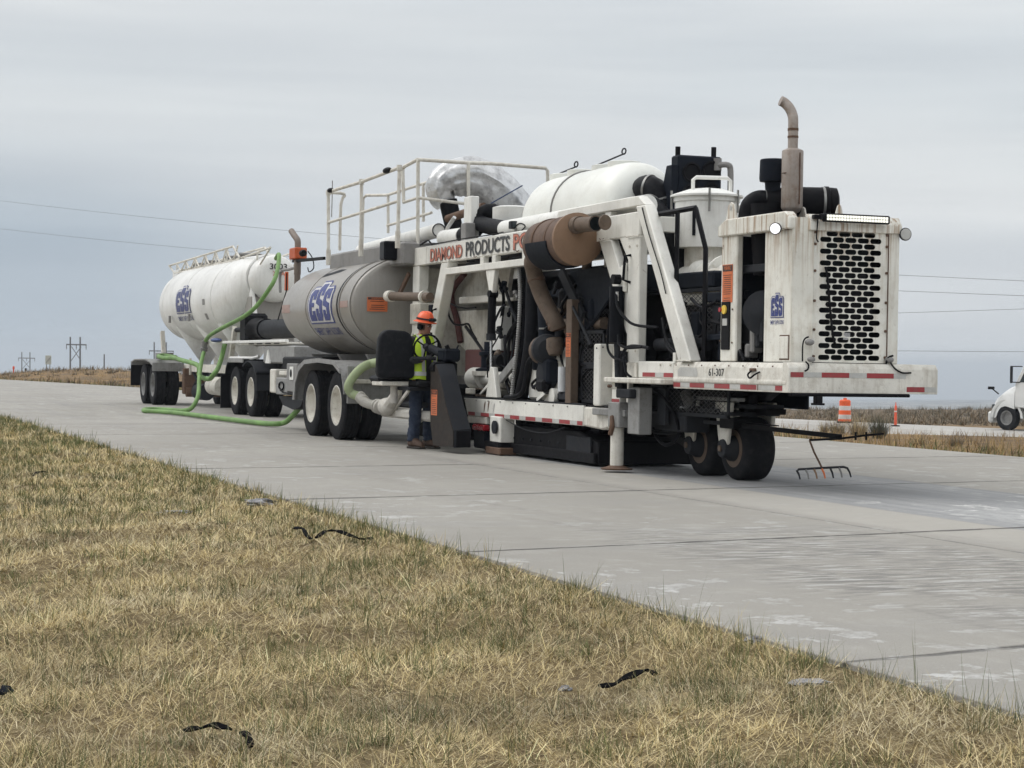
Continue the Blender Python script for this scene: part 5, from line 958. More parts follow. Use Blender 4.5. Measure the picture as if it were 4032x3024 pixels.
CY('exhaust_manifold', 'pipe_rust', (-22.5, 8.96, 1.68), (-20.7, 8.96, 1.68), .07); B('air_box', 'black', -22.9, -20.3, 8.95, 10.1, 2.08, 2.36, .03); CY('dark_duct', 'navy_black', (-22.4, 8.9, 1.9), (-22.3, 8.9, 1.25), .12); LA('duct_clamp', 'steel', (-22.33, 8.9, 1.62), (0, 0, 1), [(0, .125), (.02, .125)], 18); LA('duct_clamp', 'steel', (-22.3, 8.9, 1.36), (0, 0, 1), [(0, .125), (.02, .125)], 18)
post = B('brown_post', 'brown_post', -21.27, -21.10, 8.70, 8.80, .72, 1.96, .008); decal(g, lambda d: onY(8.70 - d), -21.26, -21.11, 1.28, 1.56, 12)
TU('prop_rod', 'charcoal', [(-21.15, 8.72, 1.9), (-20.75, 8.70, 1.62), (-20.45, 8.68, 1.42)], .018, 8, 0); LA('rod_joint', 'black', (-20.55, 8.69, 1.46), (.7, 0, -.5), [(0, .02), (.02, .035), (.09, .035), (.1, .02)], 12)
B('guard_panel', 'white', -20.42, -20.24, YL, 8.93, .72, 1.43, .015); B('guard_back', 'white_dirty', -20.24, -19.78, 8.86, 8.92, .72, 1.40, .01); LA('latch', 'rust', (-20.2, 8.8, .95), (1, 0, 0), [(0, .02), (.05, .02), (.05, .012), (.09, .012)], 10)
for x, y, z in ((-20.3, 8.69, 1.38), (-20.235, 8.74, 1.39)): bolts([(x, y, z)], .01, 'charcoal')
def mesh_screen(name, x0, x1, z0, z1, y, px=.11, pz=.052):
    mb = MB(); w_ = .008
    k = 0; z = z0
    nx = int((x1 - x0) / px); nz = int((z1 - z0) / pz)
    for i in range(nx):
        for j in range(nz):
            a = (x0 + i * px, z0 + j * pz); c = (a[0] + px / 2, a[1] + pz / 2); top = (a[0] + px / 2, a[1] + pz)
            for (p, q) in (((a[0], c[1]), (c[0], a[1])), ((c[0], a[1]), (a[0] + px, c[1])), ((a[0], c[1]), (c[0], top[1])), ((c[0], top[1]), (a[0] + px, c[1]))):
                dz = w_ / 2; mb.add([(p[0], y, p[1] - dz), (q[0], y, q[1] - dz), (q[0], y, q[1] + dz), (p[0], y, p[1] + dz)], [(0, 1, 2, 3)])
    s_ = mb.build(name, 'mesh_steel', g)
    for zz in (z0, z1): B('screen_frame', 'charcoal', x0 - .02, x1 + .02, y - .012, y + .012, zz - .02, zz + .02, .004, s_)
    for xx in (x0, x1): B('screen_frame', 'charcoal', xx - .02, xx + .02, y - .012, y + .012, z0 - .02, z1 + .02, .004, s_)
mesh_screen('mesh_screen', -21.08, -19.85, 1.60, 1.98, 9.02); mesh_screen('mesh_screen', -21.08, -20.45, .76, 1.16, 8.84); mesh_screen('mesh_screen', -21.08, -20.45, 1.2, 1.57, 8.84); mesh_screen('mesh_screen', -19.1, -17.6, 1.55, 2.0, 9.1); mesh_screen('mesh_screen', -19.1, -17.6, .68, 1.0, 9.0); mesh_screen('mesh_screen', -19.1, -18.2, 1.22, 1.5, 9.05)
B('radiator_core', 'black', -21.0, -18.3, 9.35, 10.1, 1.2, 2.02, .02); LA('fan_shroud', 'black', (-20.2, 9.1, 1.35), (0, 1, 0), [(0, .3), (.02, .32), (.15, .32)], 28); B('hood_sheet', 'navy_black', -22.6, -19.5, 8.95, 10.15, 2.02, 2.30, .02); B('hood_sheet', 'navy_black', -19.2, -18.2, 9.1, 10.1, 2.02, 2.2, .02)
B('small_box', 'white', -20.75, -20.35, 8.95, 9.2, 2.32, 2.48, .01); MB().beam((-20.7, 8.9, 2.5), (-19.7, 8.9, 2.36), .03, .05).build('stay', 'black', g)
# finer fittings crowding the engine bay
rf = random.Random(21)
for k in range(34):
    x = rf.uniform(-24.6, -20.4); z = rf.uniform(.85, 2.25); y = rf.uniform(8.84, 9.02); q = rf.random(); mt = rf.choice(['black', 'navy_black', 'charcoal', 'charcoal', 'gray_metal', 'brown_post'])
    if q < .4: a_ = rf.uniform(.04, .12); B('bracket', mt, x, x + a_, y, y + .06, z, z + rf.uniform(.04, .16), .006)
    elif q < .75: d = V((rf.uniform(-1, 1), rf.uniform(-.4, .1), rf.uniform(-1, 1))).normalized(); r_ = rf.uniform(.015, .05); LA('fitting', mt, (x, y, z), d, [(0, r_), (.03, r_), (.03, r_ * 1.3), (.05, r_ * 1.3), (.05, r_ * .8), (rf.uniform(.09, .2), r_ * .8)], 12)
    else: LA('canister', mt, (x, y, z), (0, 0, 1), [(0, .05), (.02, .06), (.2, .06), (.22, .04), (.25, .02)], 14)
for k in range(22):
    x = rf.uniform(-24.4, -20.6); z = rf.uniform(1.0, 2.2); P = [(x, 8.86 + rf.uniform(-.05, .1), z)]
    for _ in range(3): P.append((P[-1][0] + rf.uniform(-.35, .35), 8.85 + rf.uniform(-.06, .12), max(.76, P[-1][2] - rf.uniform(.05, .35))))
    TU('hydraulic_hose', rf.choice(['hose_black', 'hose_black', 'charcoal']), P, rf.uniform(.009, .02), 6, 5)
for k in range(14):
    x = rf.uniform(-18.9, -17.4); z = rf.uniform(1.3, 1.9); P = [(x, 8.98 + rf.uniform(-.05, .1), z)]
    for _ in range(3): P.append((P[-1][0] + rf.uniform(-.25, .25), 8.97 + rf.uniform(-.06, .1), max(1.25, P[-1][2] - rf.uniform(.03, .2))))
    TU('hydraulic_hose', 'hose_black', P, rf.uniform(.009, .018), 6, 5)
# --- jack leg and step at the joint of the decks
jk = B('jack_sleeve', 'fender_gray', -19.35, -19.05, 8.66, 8.82, .44, .95, .01); CY('jack_leg', 'white_dirty', (-19.62, 8.66, .55), (-19.62, 8.66, .06), .075, n=20); MB().lathe((-19.62, 8.66, .03), (0, 0, 1), [(0, .17), (.015, .18), (.03, .12), (.05, .07)], 24).build('jack_foot', 'rust', g); B('jack_bracket', 'fender_gray', -20.3, -19.4, 8.64, 8.72, .62, .70, .01); B('jack_bracket', 'fender_gray', -19.75, -19.45, 8.6, 8.74, .50, .78, .01); TU('jack_hose', 'rust', [(-19.62, 8.6, .62), (-19.58, 8.58, .52), (-19.62, 8.58, .42)], .03, 8)
B('striped_post', 'white', -19.74, -19.52, 8.64, 8.72, .76, .92, .004); print2d('tape_or_reflection', 'tape_red', g, [poly2d([(-19.735, .765), (-19.525, .765), (-19.525, .815), (-19.735, .815)])], onY(8.636))
B('slide_tube', 'black', -19.6, -19.45, 8.63, 8.7, .92, 1.35, .01); B('slide_tube', 'white_dirty', -19.75, -19.62, 8.64, 8.7, .92, 1.28, .01)
B('junction_lamp', 'charcoal', -19.5, -19.12, 8.58, 8.66, .83, .93, .012)
B('step_ledge', 'white_dirty', -19.8, -18.3, 8.56, 8.74, .995, 1.055, .012); bolts([(-19.42, 8.69, 1.15), (-19.36, 8.69, 1.15), (-19.42, 8.69, 1.19)], .014, 'rust')
B('valve_plate', 'white_dirty', -19.42, -19.18, 8.675, 8.70, 1.06, 1.22, .004)
# --- upper (rear) deck
B('deck_side', 'white', -19.18, -18.285, YL, 8.76, 1.055, 1.236, .012); ds = MB().prismx([(8.705, .957), (8.705, 1.02), (8.69, 1.03), (8.69, 1.06), (8.70, 1.075), (8.70, 1.185), (8.74, 1.236), (8.80, 1.236), (8.80, .957)], -18.285, -15.845).build('deck_side', 'white_dirty', g, bevel=.004); B('deck_side', 'white_dirty', -19.2, -15.93, 10.24, YR, .957, 1.2, .01)
B('deck_floor', 'charcoal', -19.5, -15.85, 8.8, 10.24, 1.16, 1.225, .006); B('floor_beam', 'black', -19.5, -15.9, 9.0, 10.0, .95, 1.16, .01)
bump = MB().prism([(-15.84, .957), (-15.8, .957), (-15.8, 1.19), (-15.84, 1.236), (-15.92, 1.24), (-15.92, .957)], 8.694, 10.303).build('rear_bumper', 'white_dirty', g, bevel=.004); B('under_bar', 'black', -15.86, -15.79, 8.72, 10.0, .925, .957, .01); B('hitch', 'black', -15.85, -15.78, 8.98, 9.05, .86, .93, .008); B('hitch', 'black', -15.86, -15.77, 8.965, 9.065, .845, .865, .004)
up1 = [(-19.055, -18.732), (-18.518, -18.29)]; tape('r', [(a, b_, 1.07, 1.116) for a, b_ in up1], 'tape_red', onY(8.697)); tape('w', [(-18.73, -18.52, 1.07, 1.116)], 'tape_gray', onY(8.697))
up2 = [(-18.28, -18.115), (-17.895, -17.56), (-17.337, -17.0), (-16.776, -16.442), (-16.069, -15.805)]; tape('r', [(a, b_, .973, 1.02) for a, b_ in up2], 'tape_red', onY(8.7005)); tape('w', [(a[1], b_[0], .973, 1.02) for a, b_ in zip(up2, up2[1:])], 'tape_gray', onY(8.701))
rr = [(8.712, 8.849), (9.04, 9.334), (9.522, 9.815)]; tape('r', [(a, b_, 1.103, 1.15) for a, b_ in rr], 'tape_red', onX(-15.797)); tape('w', [(8.849, 9.04, 1.103, 1.15), (9.334, 9.522, 1.103, 1.15), (9.815, 9.95, 1.103, 1.15)], 'tape_gray', onX(-15.7975)); tape('r', [(9.96, 10.157, .977, 1.025)], 'tape_red', onX(-15.797)); tape('w', [(10.157, 10.29, .977, 1.025)], 'tape_gray', onX(-15.797))
print2d('patch', 'tape_gray', g, [poly2d([(-18.17, 1.085), (-17.72, 1.085), (-17.71, 1.12), (-17.74, 1.175), (-18.12, 1.178), (-18.18, 1.15)])], onY(8.698)); print2d('fleet_number', 'ink', g, [fit(text2d('61-307', .012), -17.46, -17.12, 1.095, 1.172)], onY(8.697))
TU('deck_cable', 'black', [(-16.5, 8.69, 1.165), (-16.56, 8.67, 1.12), (-16.5, 8.66, 1.085), (-16.42, 8.67, 1.12), (-16.36, 8.69, 1.145)], .009, 6); B('cable_clip', 'rust', -16.56, -16.44, 8.68, 8.70, 1.15, 1.18, .006); B('seam_bead', 'rust', -16.42, -16.405, 8.698, 8.703, .97, 1.14, .001)
# --- black access rail on the rear deck
Yh = 8.86
MB().tube([(-19.1, 8.84, 2.83), (-18.15, 8.86, 2.84), (-17.9, 8.86, 2.40), (-17.9, 8.86, 1.23)], .03, 4).build('access_rail', 'black', g); MB().tube([(-18.5, 8.82, 2.81), (-18.46, 8.80, 1.8), (-18.35, 8.72, 1.72)], .028, 4).build('access_rail', 'black', g); B('rail_shelf', 'navy_black', -18.2, -17.2, 9.0, 9.5, 1.86, 1.96, .01); B('rail_shelf', 'navy_black', -18.0, -17.4, 8.9, 9.1, 1.46, 1.52, .01); B('dark_box', 'black', -17.85, -17.25, 9.0, 9.5, 1.23, 1.55, .02); B('white_block', 'white', -18.35, -18.28, 8.72, 8.8, 1.236, 1.33, .004)
# --- vacuum tank and blower
VX, VY = -19.29, 9.55
vt = LA('vacuum_tank', 'white_clean', (VX, VY, 2.50), (0, 0, 1), [(0, .30), (.0, .345), (.04, .35), (.50, .352), (.51, .37), (.56, .37)], 40); LA('lid', 'white_clean', (VX, VY, 3.06), (0, 0, 1), [(0, .405), (.02, .405), (.03, .38), (.09, .2), (.11, .02)], 40, vt); TU('lid_handle', 'white_clean', [(VX + .1, VY - .22, 3.08), (VX + .1, VY - .22, 3.24), (VX + .1, VY - .18, 3.27), (VX + .1, VY + .2, 3.28), (VX + .1, VY + .24, 3.25), (VX + .1, VY + .24, 3.08)], .022, 8, 0, vt)
for a_ in (4.35, 5.9, .6, 2.6): p = V((VX + .39 * math.cos(a_), VY + .39 * math.sin(a_), 3.0)); TU('clamp', 'steel', [p, p + V((0, 0, .1)), p + V((.02, -.01, .13)), p + V((0, 0, -.12))], .014, 6, 0, vt)
CY('sight_tube', 'black_gloss', (VX + .24, VY - .27, 2.62), (VX + .24, VY - .27, 2.93), .018, par=vt); CY('neck', 'white_dirty', (VX, VY, 2.2), (VX, VY, 2.52), .24)
bl = LA('blower', 'white', (-19.4, 9.35, 2.1), (1, .2, 0), [(0, .15), (.05, .2), (.3, .2), (.32, .26), (.38, .26), (.4, .22), (.7, .22), (.72, .26), (.78, .26), (.8, .1)], 26); LA('blower_end', 'white', (-18.65, 9.5, 2.1), (1, 0, 0), [(0, .3), (.05, .3), (.06, .22), (.14, .2), (.15, .1)], 26, bl); bolts([(-18.6, 9.5 + .26 * math.cos(k * .6), 2.1 + .26 * math.sin(k * .6)) for k in range(10)], .018, 'white', (1, 0, 0), bl); B('blower_base', 'white', -19.4, -18.2, 9.2, 9.85, 1.86, 1.98, .015, bl); B('gear_case', 'white_dirty', -18.9, -18.1, 9.2, 9.8, 1.95, 2.24, .06, bl)
B('machinery', 'black', -19.0, -17.3, 9.2, 10.1, 1.24, 1.84, .05)
for k in range(10): B('machinery', random.choice(['black', 'charcoal', 'navy_black']), -18.8 + k * .17, -18.6 + k * .17, 8.95 + .1 * (k % 3), 9.2, 1.24, 1.42 + .07 * ((k * 5) % 7), .02)
CY('dark_pipe', 'charcoal', (-19.2, 8.95, 1.42), (-18.0, 8.95, 1.42), .07)
for P in ([(-18.9, 8.85, 1.7), (-18.7, 8.82, 1.45), (-18.4, 8.82, 1.3), (-18.2, 8.85, 1.25)], [(-18.6, 8.9, 1.75), (-18.8, 8.86, 1.6), (-18.75, 8.84, 1.4), (-18.4, 8.84, 1.26)], [(-18.3, 8.9, 1.9), (-18.0, 8.88, 1.8), (-17.7, 8.9, 1.86)], [(-18.2, 9.0, 1.62), (-17.9, 8.9, 1.66), (-17.6, 9.0, 1.6)], [(-17.0, 8.8, 1.25), (-16.95, 8.78, 1.35), (-16.85, 8.78, 1.25)]): TU('hydraulic_hose', 'hose_black', P, .018, 8)
# --- radiator bank behind the vacuum tank
rd = B('cooler', 'navy_black', -20.3, -20.1, 9.58, 10.14, 3.05, 3.62, .02)
for y, z in ((9.75, 3.42), (10.0, 3.45), (9.75, 3.18), (10.0, 3.2)): LA('fan_ring', 'black', (-20.1, y, z), (1, 0, 0), [(0, .115), (.02, .12), (.025, .1), (.01, .09), (.01, .01)], 22, rd)
for y in (9.62, 10.08): CY('filler_neck', 'black', (-20.2, y, 3.6), (-20.2, y, 3.72 + .04 * (y - 9.6)), .03, par=rd)
TU('coolant_pipe', 'gray_metal', [(-20.08, 10.08, 3.52), (-20.0, 10.16, 3.52), (-20.0, 10.2, 3.45), (-20.0, 10.2, 3.1)], .035, 10); CY('elbow', 'gray_metal', (-20.1, 10.08, 3.46), (-20.1, 10.08, 3.6), .05); B('cooler_stand', 'black', -20.3, -20.1, 9.6, 10.1, 2.5, 3.05, .01); P_('cooler_skirt', 'navy_black', [(-20.5, 2.9), (-20.1, 2.9), (-20.1, 3.5), (-20.25, 3.5)], 9.5, 9.58)
# --- poly water tank
pt = MB(); xs = [(-23.75, .05), (-23.73, .25), (-23.68, .40), (-23.6, .49), (-23.45, .535), (-23.3, .545), (-21.2, .545), (-21.0, .525), (-20.86, .47), (-20.78, .38), (-20.73, .22), (-20.72, .04)]
pt = pt.loft([pt.ring((x, 9.5, 3.08), (1, 0, 0), r, 40) for x, r in xs]).build('water_tank', 'poly', g, sharp=60)
for x in (-23.35, -22.75): LA('tank_lid', 'poly', (x, 9.5, 3.54), (0, 0, 1), [(0, .2), (.12, .2), (.13, .17)], 26, pt)
for x in (-21.95, -21.45): LA('tank_lid', 'poly', (x, 9.5, 3.54), (0, 0, 1), [(0, .2), (.11, .2), (.12, .17)], 26, pt)
MB().tube([(-22.45, 9.5 + .553 * math.cos(a_), 3.08 + .553 * math.sin(a_)) for a_ in [math.pi * k / 20 for k in range(0, 21)]], .012, 6).build('strap', 'gray_metal', pt)
for x0, x1, z0, z1 in ((-23.45, -22.85, 3.68, 3.72), (-22.15, -21.35, 3.68, 3.74)): tbk = TU('turnbuckle', 'charcoal', [(x0, 9.45, z0), (x1, 9.45, z1)], .010, 6, 0); TU('eye', 'charcoal', [(x1 + .06 * math.cos(k * .7), 9.45, z1 + .03 + .035 * math.sin(k * .7)) for k in range(10)], .010, 6, 0, tbk); TU('eye', 'charcoal', [(x0 + .05 * math.cos(k * .7), 9.45, z0 - .03 + .03 * math.sin(k * .7)) for k in range(10)], .010, 6, 0, tbk)
for x in (-23.3, -22.3, -21.3): MB().prismx([(9.0, 2.62), (10.0, 2.62), (9.95, 2.85), (9.75, 2.68), (9.5, 2.63), (9.25, 2.68), (9.05, 2.85)], x, x + .1).build('tank_cradle', 'white', g)
# --- pipes and ribbed hoses along the top
CY('long_pipe', 'white_clean', (-24.15, 8.98, 2.98), (-19.6, 8.98, 2.98), .115, n=24); CY('long_pipe', 'white_clean', (-26.6, 8.95, 2.99), (-25.75, 8.95, 2.98), .12, n=24)
def ribbed(pts, r, mt='hose_black', rings=6): 
    h = TU('ribbed_hose', mt, pts, r, 18, 8, corr=r * .035, pitch=.07); return h
def clampring(p, d, r): LA('hose_clamp', 'steel', p, d, [(-.014, r), (-.014, r * 1.04), (.014, r * 1.04), (.014, r)], 24)
ribbed([(-25.75, 8.95, 2.98), (-25.5, 8.98, 3.02), (-25.3, 9.04, 3.14), (-25.18, 9.1, 3.24)], .12); ribbed([(-24.15, 8.98, 2.98), (-25.113, 9, 3.107), (-25.255, 9.03, 3.216), (-25.197, 9.08, 3.282), (-25.195, 9.2, 3.295), (-25.335, 9.35, 3.234), (-25.558, 9.5, 3.132)], .11)
ribbed([(-20.85, 9.465, 3.254), (-20.62, 9.424, 3.272), (-20.48, 9.443, 3.246), (-20.4, 9.478, 3.156), (-20.35, 9.51, 3.026), (-20.3, 9.542, 2.875), (-20.2, 9.544, 2.699)], .145); ribbed([(-20.3, 9.2, 3.0), (-20.1, 9.22, 2.98), (-19.9, 9.25, 2.86), (-19.75, 9.28, 2.66), (-19.6, 9.3, 2.4), (-19.55, 9.32, 2.2)], .15)
clampring((-20.39, 9.492, 3.113), (.1, .25, -.9), .152); clampring((-20.55, 9.428, 3.266), (.8, .5, -.2), .152); clampring((-20.12, 9.22, 2.99), (1, 0, -.3), .156); clampring((-19.78, 9.27, 2.72), (.4, 0, -.9), .156); P_('hose_boot', 'hose_black', [(-20.1, 2.9), (-19.62, 2.9), (-19.55, 2.05), (-19.75, 2.0), (-20.0, 2.5)], 9.3, 9.6, .05)
B('tall_post', 'white_clean', -25.5, -25.2, 8.86, 8.98, 2.87, 3.5, .01); LA('cyclone', 'white_clean', (-24.75, 9.3, 2.9), (0, 0, 1), [(0, .2), (.2, .27), (.42, .27), (.44, .2)], 30); B('angle_box', 'gray_metal', -25.3, -25.1, 8.75, 8.9, 2.87, 3.12, .01); CY('amber_pipe', 'rust', (-26.9, 9.1, 3.3), (-25.9, 9.3, 3.42), .06); CY('amber_pipe', 'rust', (-26.4, 9.2, 3.0), (-25.9, 9.2, 3.25), .07)
# silver-wrapped duct
def duct():
    P = catmull([V(p) for p in ((-27.6, 9.298, 3.578), (-27.6, 9.209, 3.721), (-27.6, 9.233, 3.862), (-27.6, 9.387, 3.968), (-27.6, 9.648, 4.009), (-27.6, 9.93, 3.92), (-27.6, 10.18, 3.75), (-27.6, 10.361, 3.558), (-27.6, 10.49, 3.298))], 7); rings = []; m = len(P); mb = MB(); u = V((1, 0, 0)); rs = random.Random(4)
    for k, p in enumerate(P):
        d = (P[min(k + 1, m - 1)] - P[max(k - 1, 0)]).normalized(); a_ = d.cross(u).normalized(); b2 = a_.cross(d)
        r0 = .16 + .15 * min(1, k / (m * .5)); rings.append([p + (a_ * math.cos(q) + b2 * math.sin(q)) * (r0 * (1 + .055 * math.sin(7 * q + k * .04) + .03 * math.sin(13 * q - k * .06) + .02 * math.sin(k * .9 + 3 * q) + rs.uniform(-.008, .008))) for q in [2 * math.pi * i / 40 for i in range(40)]])
    return mb.loft(rings, False).build('wrapped_duct', 'silver', g, sharp=50)
duct(); TU('tie_down_strap', 'strap_blue', [(-27, 9.805, 3.565), (-27, 10.062, 3.715), (-27, 10.304, 3.856)], .009, 4, 0); LA('duct_mouth', 'black', (-27.5, 9.30, 3.62), (.15, .2, -1), [(0, .14), (.55, .13)], 20); TU('torn_wrap', 'silver', [(-26.3, 9.0, 3.28), (-26.5, 8.95, 3.1), (-26.35, 8.95, 2.95), (-26.0, 9.0, 3.0)], .03, 6); LA('black_drum', 'charcoal', (-27.0, 10.7, 3.55), (1, 0, 0), [(0, .25), (.2, .28), (.4, .28)], 30)
# --- front platform railing
fx = -27.25
cr = [(-27.25, 8.735, 4.185), (-27.25, 9.53, 4.178), (-27.25, 9.903, 4.185), (-27.25, 10.766, 4.163), (-27.25, 10.803, 4.124), (-27.25, 10.806, 3.934)]
MB().tube([(-27.965, 8.75, 3.613), (-28.036, 8.75, 4.114), (-27.938, 8.75, 4.147), (-27.322, 8.75, 4.191)], .028, 8).build('top_rail', 'white_dirty', g); MB().tube(cr, .028, 8).build('top_rail', 'white_dirty', g); MB().tube([(-27.965, 8.75, 3.604), (-27.267, 8.75, 3.623)], .024, 8).build('mid_rail', 'white_dirty', g); MB().tube([(-27.25, 8.745, 3.622), (-27.25, 9.524, 3.563)], .024, 8).build('mid_rail', 'white_dirty', g)
for p, q in (((-27.23, 8.75, 2.906), (-27.285, 8.75, 4.189)), ((-27.25, 9.549, 3.075), (-27.25, 9.53, 4.178))): MB().tube([p, q], .028, 8).build('rail_post', 'white_dirty', g)
B('platform', 'gray_metal', -27.3, -25.6, 8.82, 10.2, 2.82, 2.868, .004); TU('wire_coil', 'black', [(-27.2, 8.78, 2.92), (-26.9, 8.8, 2.97), (-26.7, 8.8, 2.90), (-26.4, 8.82, 2.88)], .014, 6)
# --- engine enclosure at the rear
EY = 8.80
cp = B('corner_post', 'panel_white', -17.42, -17.08, EY, 8.87, 1.24, 2.50, .012); decal(g, lambda d: onY(EY - d), -17.385, -17.16, 1.83, 2.21, 14)
pn = B('control_panel', 'black', -17.38, -17.20, 8.785, EY, 1.36, 1.84, .006); LA('stop_button', 'yellow', (-17.30, 8.785, 1.76), (0, -1, 0), [(0, .045), (.015, .045)], 16, pn); LA('button', 'red_lens', (-17.36, 8.785, 1.76), (0, -1, 0), [(0, .02), (.03, .024)], 12, pn); B('gauge', 'tape_gray', -17.34, -17.24, 8.78, 8.786, 1.60, 1.67, .002, pn); bolts([(-17.41, 8.797, 1.76), (-17.15, 8.797, 1.76), (-17.41, 8.797, 1.45), (-17.15, 8.797, 1.43)], .01, 'rust')
tbm = P_('top_beam', 'panel_white', [(-17.45, 2.49), (-15.98, 2.49), (-15.98, 2.60), (-16.06, 2.66), (-17.30, 2.66), (-17.45, 2.60)], 8.77, 8.87, .012); B('top_beam', 'panel_white', -17.45, -15.98, 9.82, 9.92, 2.49, 2.62, .012)
lug = P_('lifting_lug', 'panel_white', [(-17.36, 2.60), (-17.10, 2.60), (-17.17, 2.80), (-17.23, 2.83), (-17.29, 2.80)], 8.80, 8.82, .003); LA('lug_hole', 'tape_gray', (-17.23, 8.797, 2.77), (0, -1, 0), [(0, .025), (.002, .025)], 14, lug)
sp = B('side_panel', 'panel_white', -16.53, -15.99, 8.815, 8.85, 1.24, 2.49, .006); logo(g, lambda d: onY(8.815 - d), -16.39, -16.13, 1.60, 1.90, 'logo_blue')
dr = B('access_door', 'panel_white', -16.19, -16.03, 8.803, 8.815, 1.275, 1.485, .004); B('door_gap', 'rust', -16.205, -16.015, 8.812, 8.8165, 1.262, 1.498, .001); 
MB().add([(-15.99, 8.82, 1.24), (-15.88, 8.98, 1.24), (-15.88, 8.98, 2.60), (-15.99, 8.82, 2.60), (-16.0, 8.86, 1.24), (-15.92, 9.0, 1.24), (-15.92, 9.0, 2.60), (-16.0, 8.86, 2.60)], [(0, 1, 2, 3), (5, 4, 7, 6), (3, 2, 6, 7), (1, 0, 4, 5)]).build('bevel_panel', 'panel_white', g)
B('right_post', 'panel_white', -15.93, -15.885, 9.79, 9.91, 1.24, 2.50, .008); B('right_side', 'panel_white', -17.4, -15.93, 9.87, 9.91, 1.24, 2.49, .006)
MB().prism([(-15.96, 2.475), (-15.86, 2.475), (-15.86, 2.55), (-15.92, 2.63), (-15.96, 2.63)], 8.93, 9.92).build('rear_header', 'panel_white', g, bevel=.006); B('roof_sheet', 'charcoal', -17.4, -16.0, 8.88, 9.86, 2.55, 2.59, .006)
def grille():
    cu = bpy.data.curves.new('gr', 'CURVE'); cu.dimensions = '2D'; cu.fill_mode = 'BOTH'; cu.extrude = .004
    def spl(P):
        s_ = cu.splines.new('POLY'); s_.points.add(len(P) - 1); s_.use_cyclic_u = True
        for q, (x, y) in zip(s_.points, P): q.co = (x, y, 0, 1)
    y0, y1, z0, z1 = 8.985, 9.785, 1.245, 2.52; spl([(y0, z0), (y1, z0), (y1, z1), (y0, z1)])
    rows = 22; zt = 2.452; zb = 1.292; pw = .1345; sl = .1245; hh = .0242
    for k in range(rows):
        z = zt - (zt - zb) * k / (rows - 1); n5 = 5 if k % 2 else 4; st = 9.383 - pw * (n5 - 1) / 2
        for j in range(n5):
            c_ = st + j * pw; P = []
            for q in range(7): a_ = math.pi / 2 - math.pi * q / 6; P.append((c_ + sl / 2 - hh + hh * math.cos(a_), z + hh * math.sin(a_)))
            for q in range(7): a_ = -math.pi / 2 - math.pi * q / 6; P.append((c_ - sl / 2 + hh + hh * math.cos(a_), z + hh * math.sin(a_)))
            spl(P)
    o = bpy.data.objects.new('gr', cu); C.objects.link(o); bpy.context.view_layer.update(); me = bpy.data.meshes.new_from_object(o.evaluated_get(bpy.context.evaluated_depsgraph_get())); bpy.data.objects.remove(o); b0 = base(g)
    for v in me.vertices: v.co = V((-15.895 + v.co.z, v.co.x, v.co.y)) - b0
    me.name = 'grille_panel'; me.materials.clear(); me.materials.append(M['panel_white']); q = bpy.data.objects.new('grille_panel', me); C.objects.link(q); q.parent = g
    return q
gp = grille(); bolts([(-15.89, y, z) for y in (9.0, 9.77) for z in (1.30, 1.55, 1.82, 2.1, 2.35, 2.46)], .014, 'rust', (1, 0, 0), gp)
B('panel_seam', 'rust', -15.8905, -15.888, 8.972, 8.985, 1.25, 2.47, .001); B('panel_seam', 'rust', -15.8905, -15.882, 9.785, 9.792, 1.25, 2.47, .001)
B('radiator', 'plastic_black', -16.1, -16.0, 8.95, 9.83, 1.25, 2.47, .01); MB().cyl((-15.99, 9.4, 1.8), (-15.97, 9.4, 1.8), .36, n=28).build('fan', 'black', g); B('bright_tag', 'logo_light', -15.98, -15.97, 9.36, 9.44, 1.46, 1.53, .002)
TU('hanging_strap', 'black', [(-15.87, 9.10, 2.14), (-15.865, 9.12, 2.05), (-15.865, 9.15, 1.8), (-15.865, 9.19, 1.5), (-15.87, 9.22, 1.42)], .013, 6)
lb = B('light_bar', 'black', -15.84, -15.78, 9.03, 9.74, 2.555, 2.635, .012)
for k in range(22):
    for j in range(2): B('led', 'led', -15.779, -15.774, 9.055 + k * .030, 9.081 + k * .030, 2.568 + j * .028, 2.592 + j * .028, .002, lb)
B('bar_bracket', 'black', -15.88, -15.82, 8.95, 9.03, 2.58, 2.62, .006, lb); CY('bar_pivot', 'black', (-15.8, 9.0, 2.6), (-15.8, 9.03, 2.6), .03, par=lb); TU('lamp_cable', 'black', [(-15.85, 9.0, 2.58), (-15.84, 8.99, 2.5), (-15.85, 8.99, 2.4), (-15.87, 9.02, 2.37)], .007, 6)
rl = LA('round_lamp', 'black', (-16.15, 8.73, 2.50), (.75, -.65, -.1), [(0, .03), (.02, .055), (.05, .057), (.055, .05)], 20); LA('lamp_lens', 'led_cool', (-16.15 + .75 * .056, 8.73 - .65 * .056, 2.494), (.75, -.65, -.1), [(0, .049), (.004, .047)], 20, rl); CY('lamp_bracket', 'rust', (-16.1, 8.8, 2.5), (-16.02, 8.8, 2.51), .02)
wl = LA('work_lamp', 'charcoal', (-15.90, 9.955, 2.475), (1, -.1, 0), [(0, .04), (.03, .06), (.05, .062), (.055, .055)], 22); LA('lamp_lens', 'tape_gray', (-15.845, 9.95, 2.475), (1, -.1, 0), [(0, .054), (.004, .05)], 22, wl)
P_('lifting_lug', 'panel_white', [(-16.9, 2.60), (-16.7, 2.60), (-16.76, 2.76), (-16.8, 2.78), (-16.84, 2.76)], 9.36, 9.38, .003); MB().prismx([(9.24, 2.62), (9.34, 2.62), (9.31, 2.72), (9.29, 2.74), (9.27, 2.72)], -15.97, -15.955).build('lifting_lug', 'panel_white', g, bevel=.003)
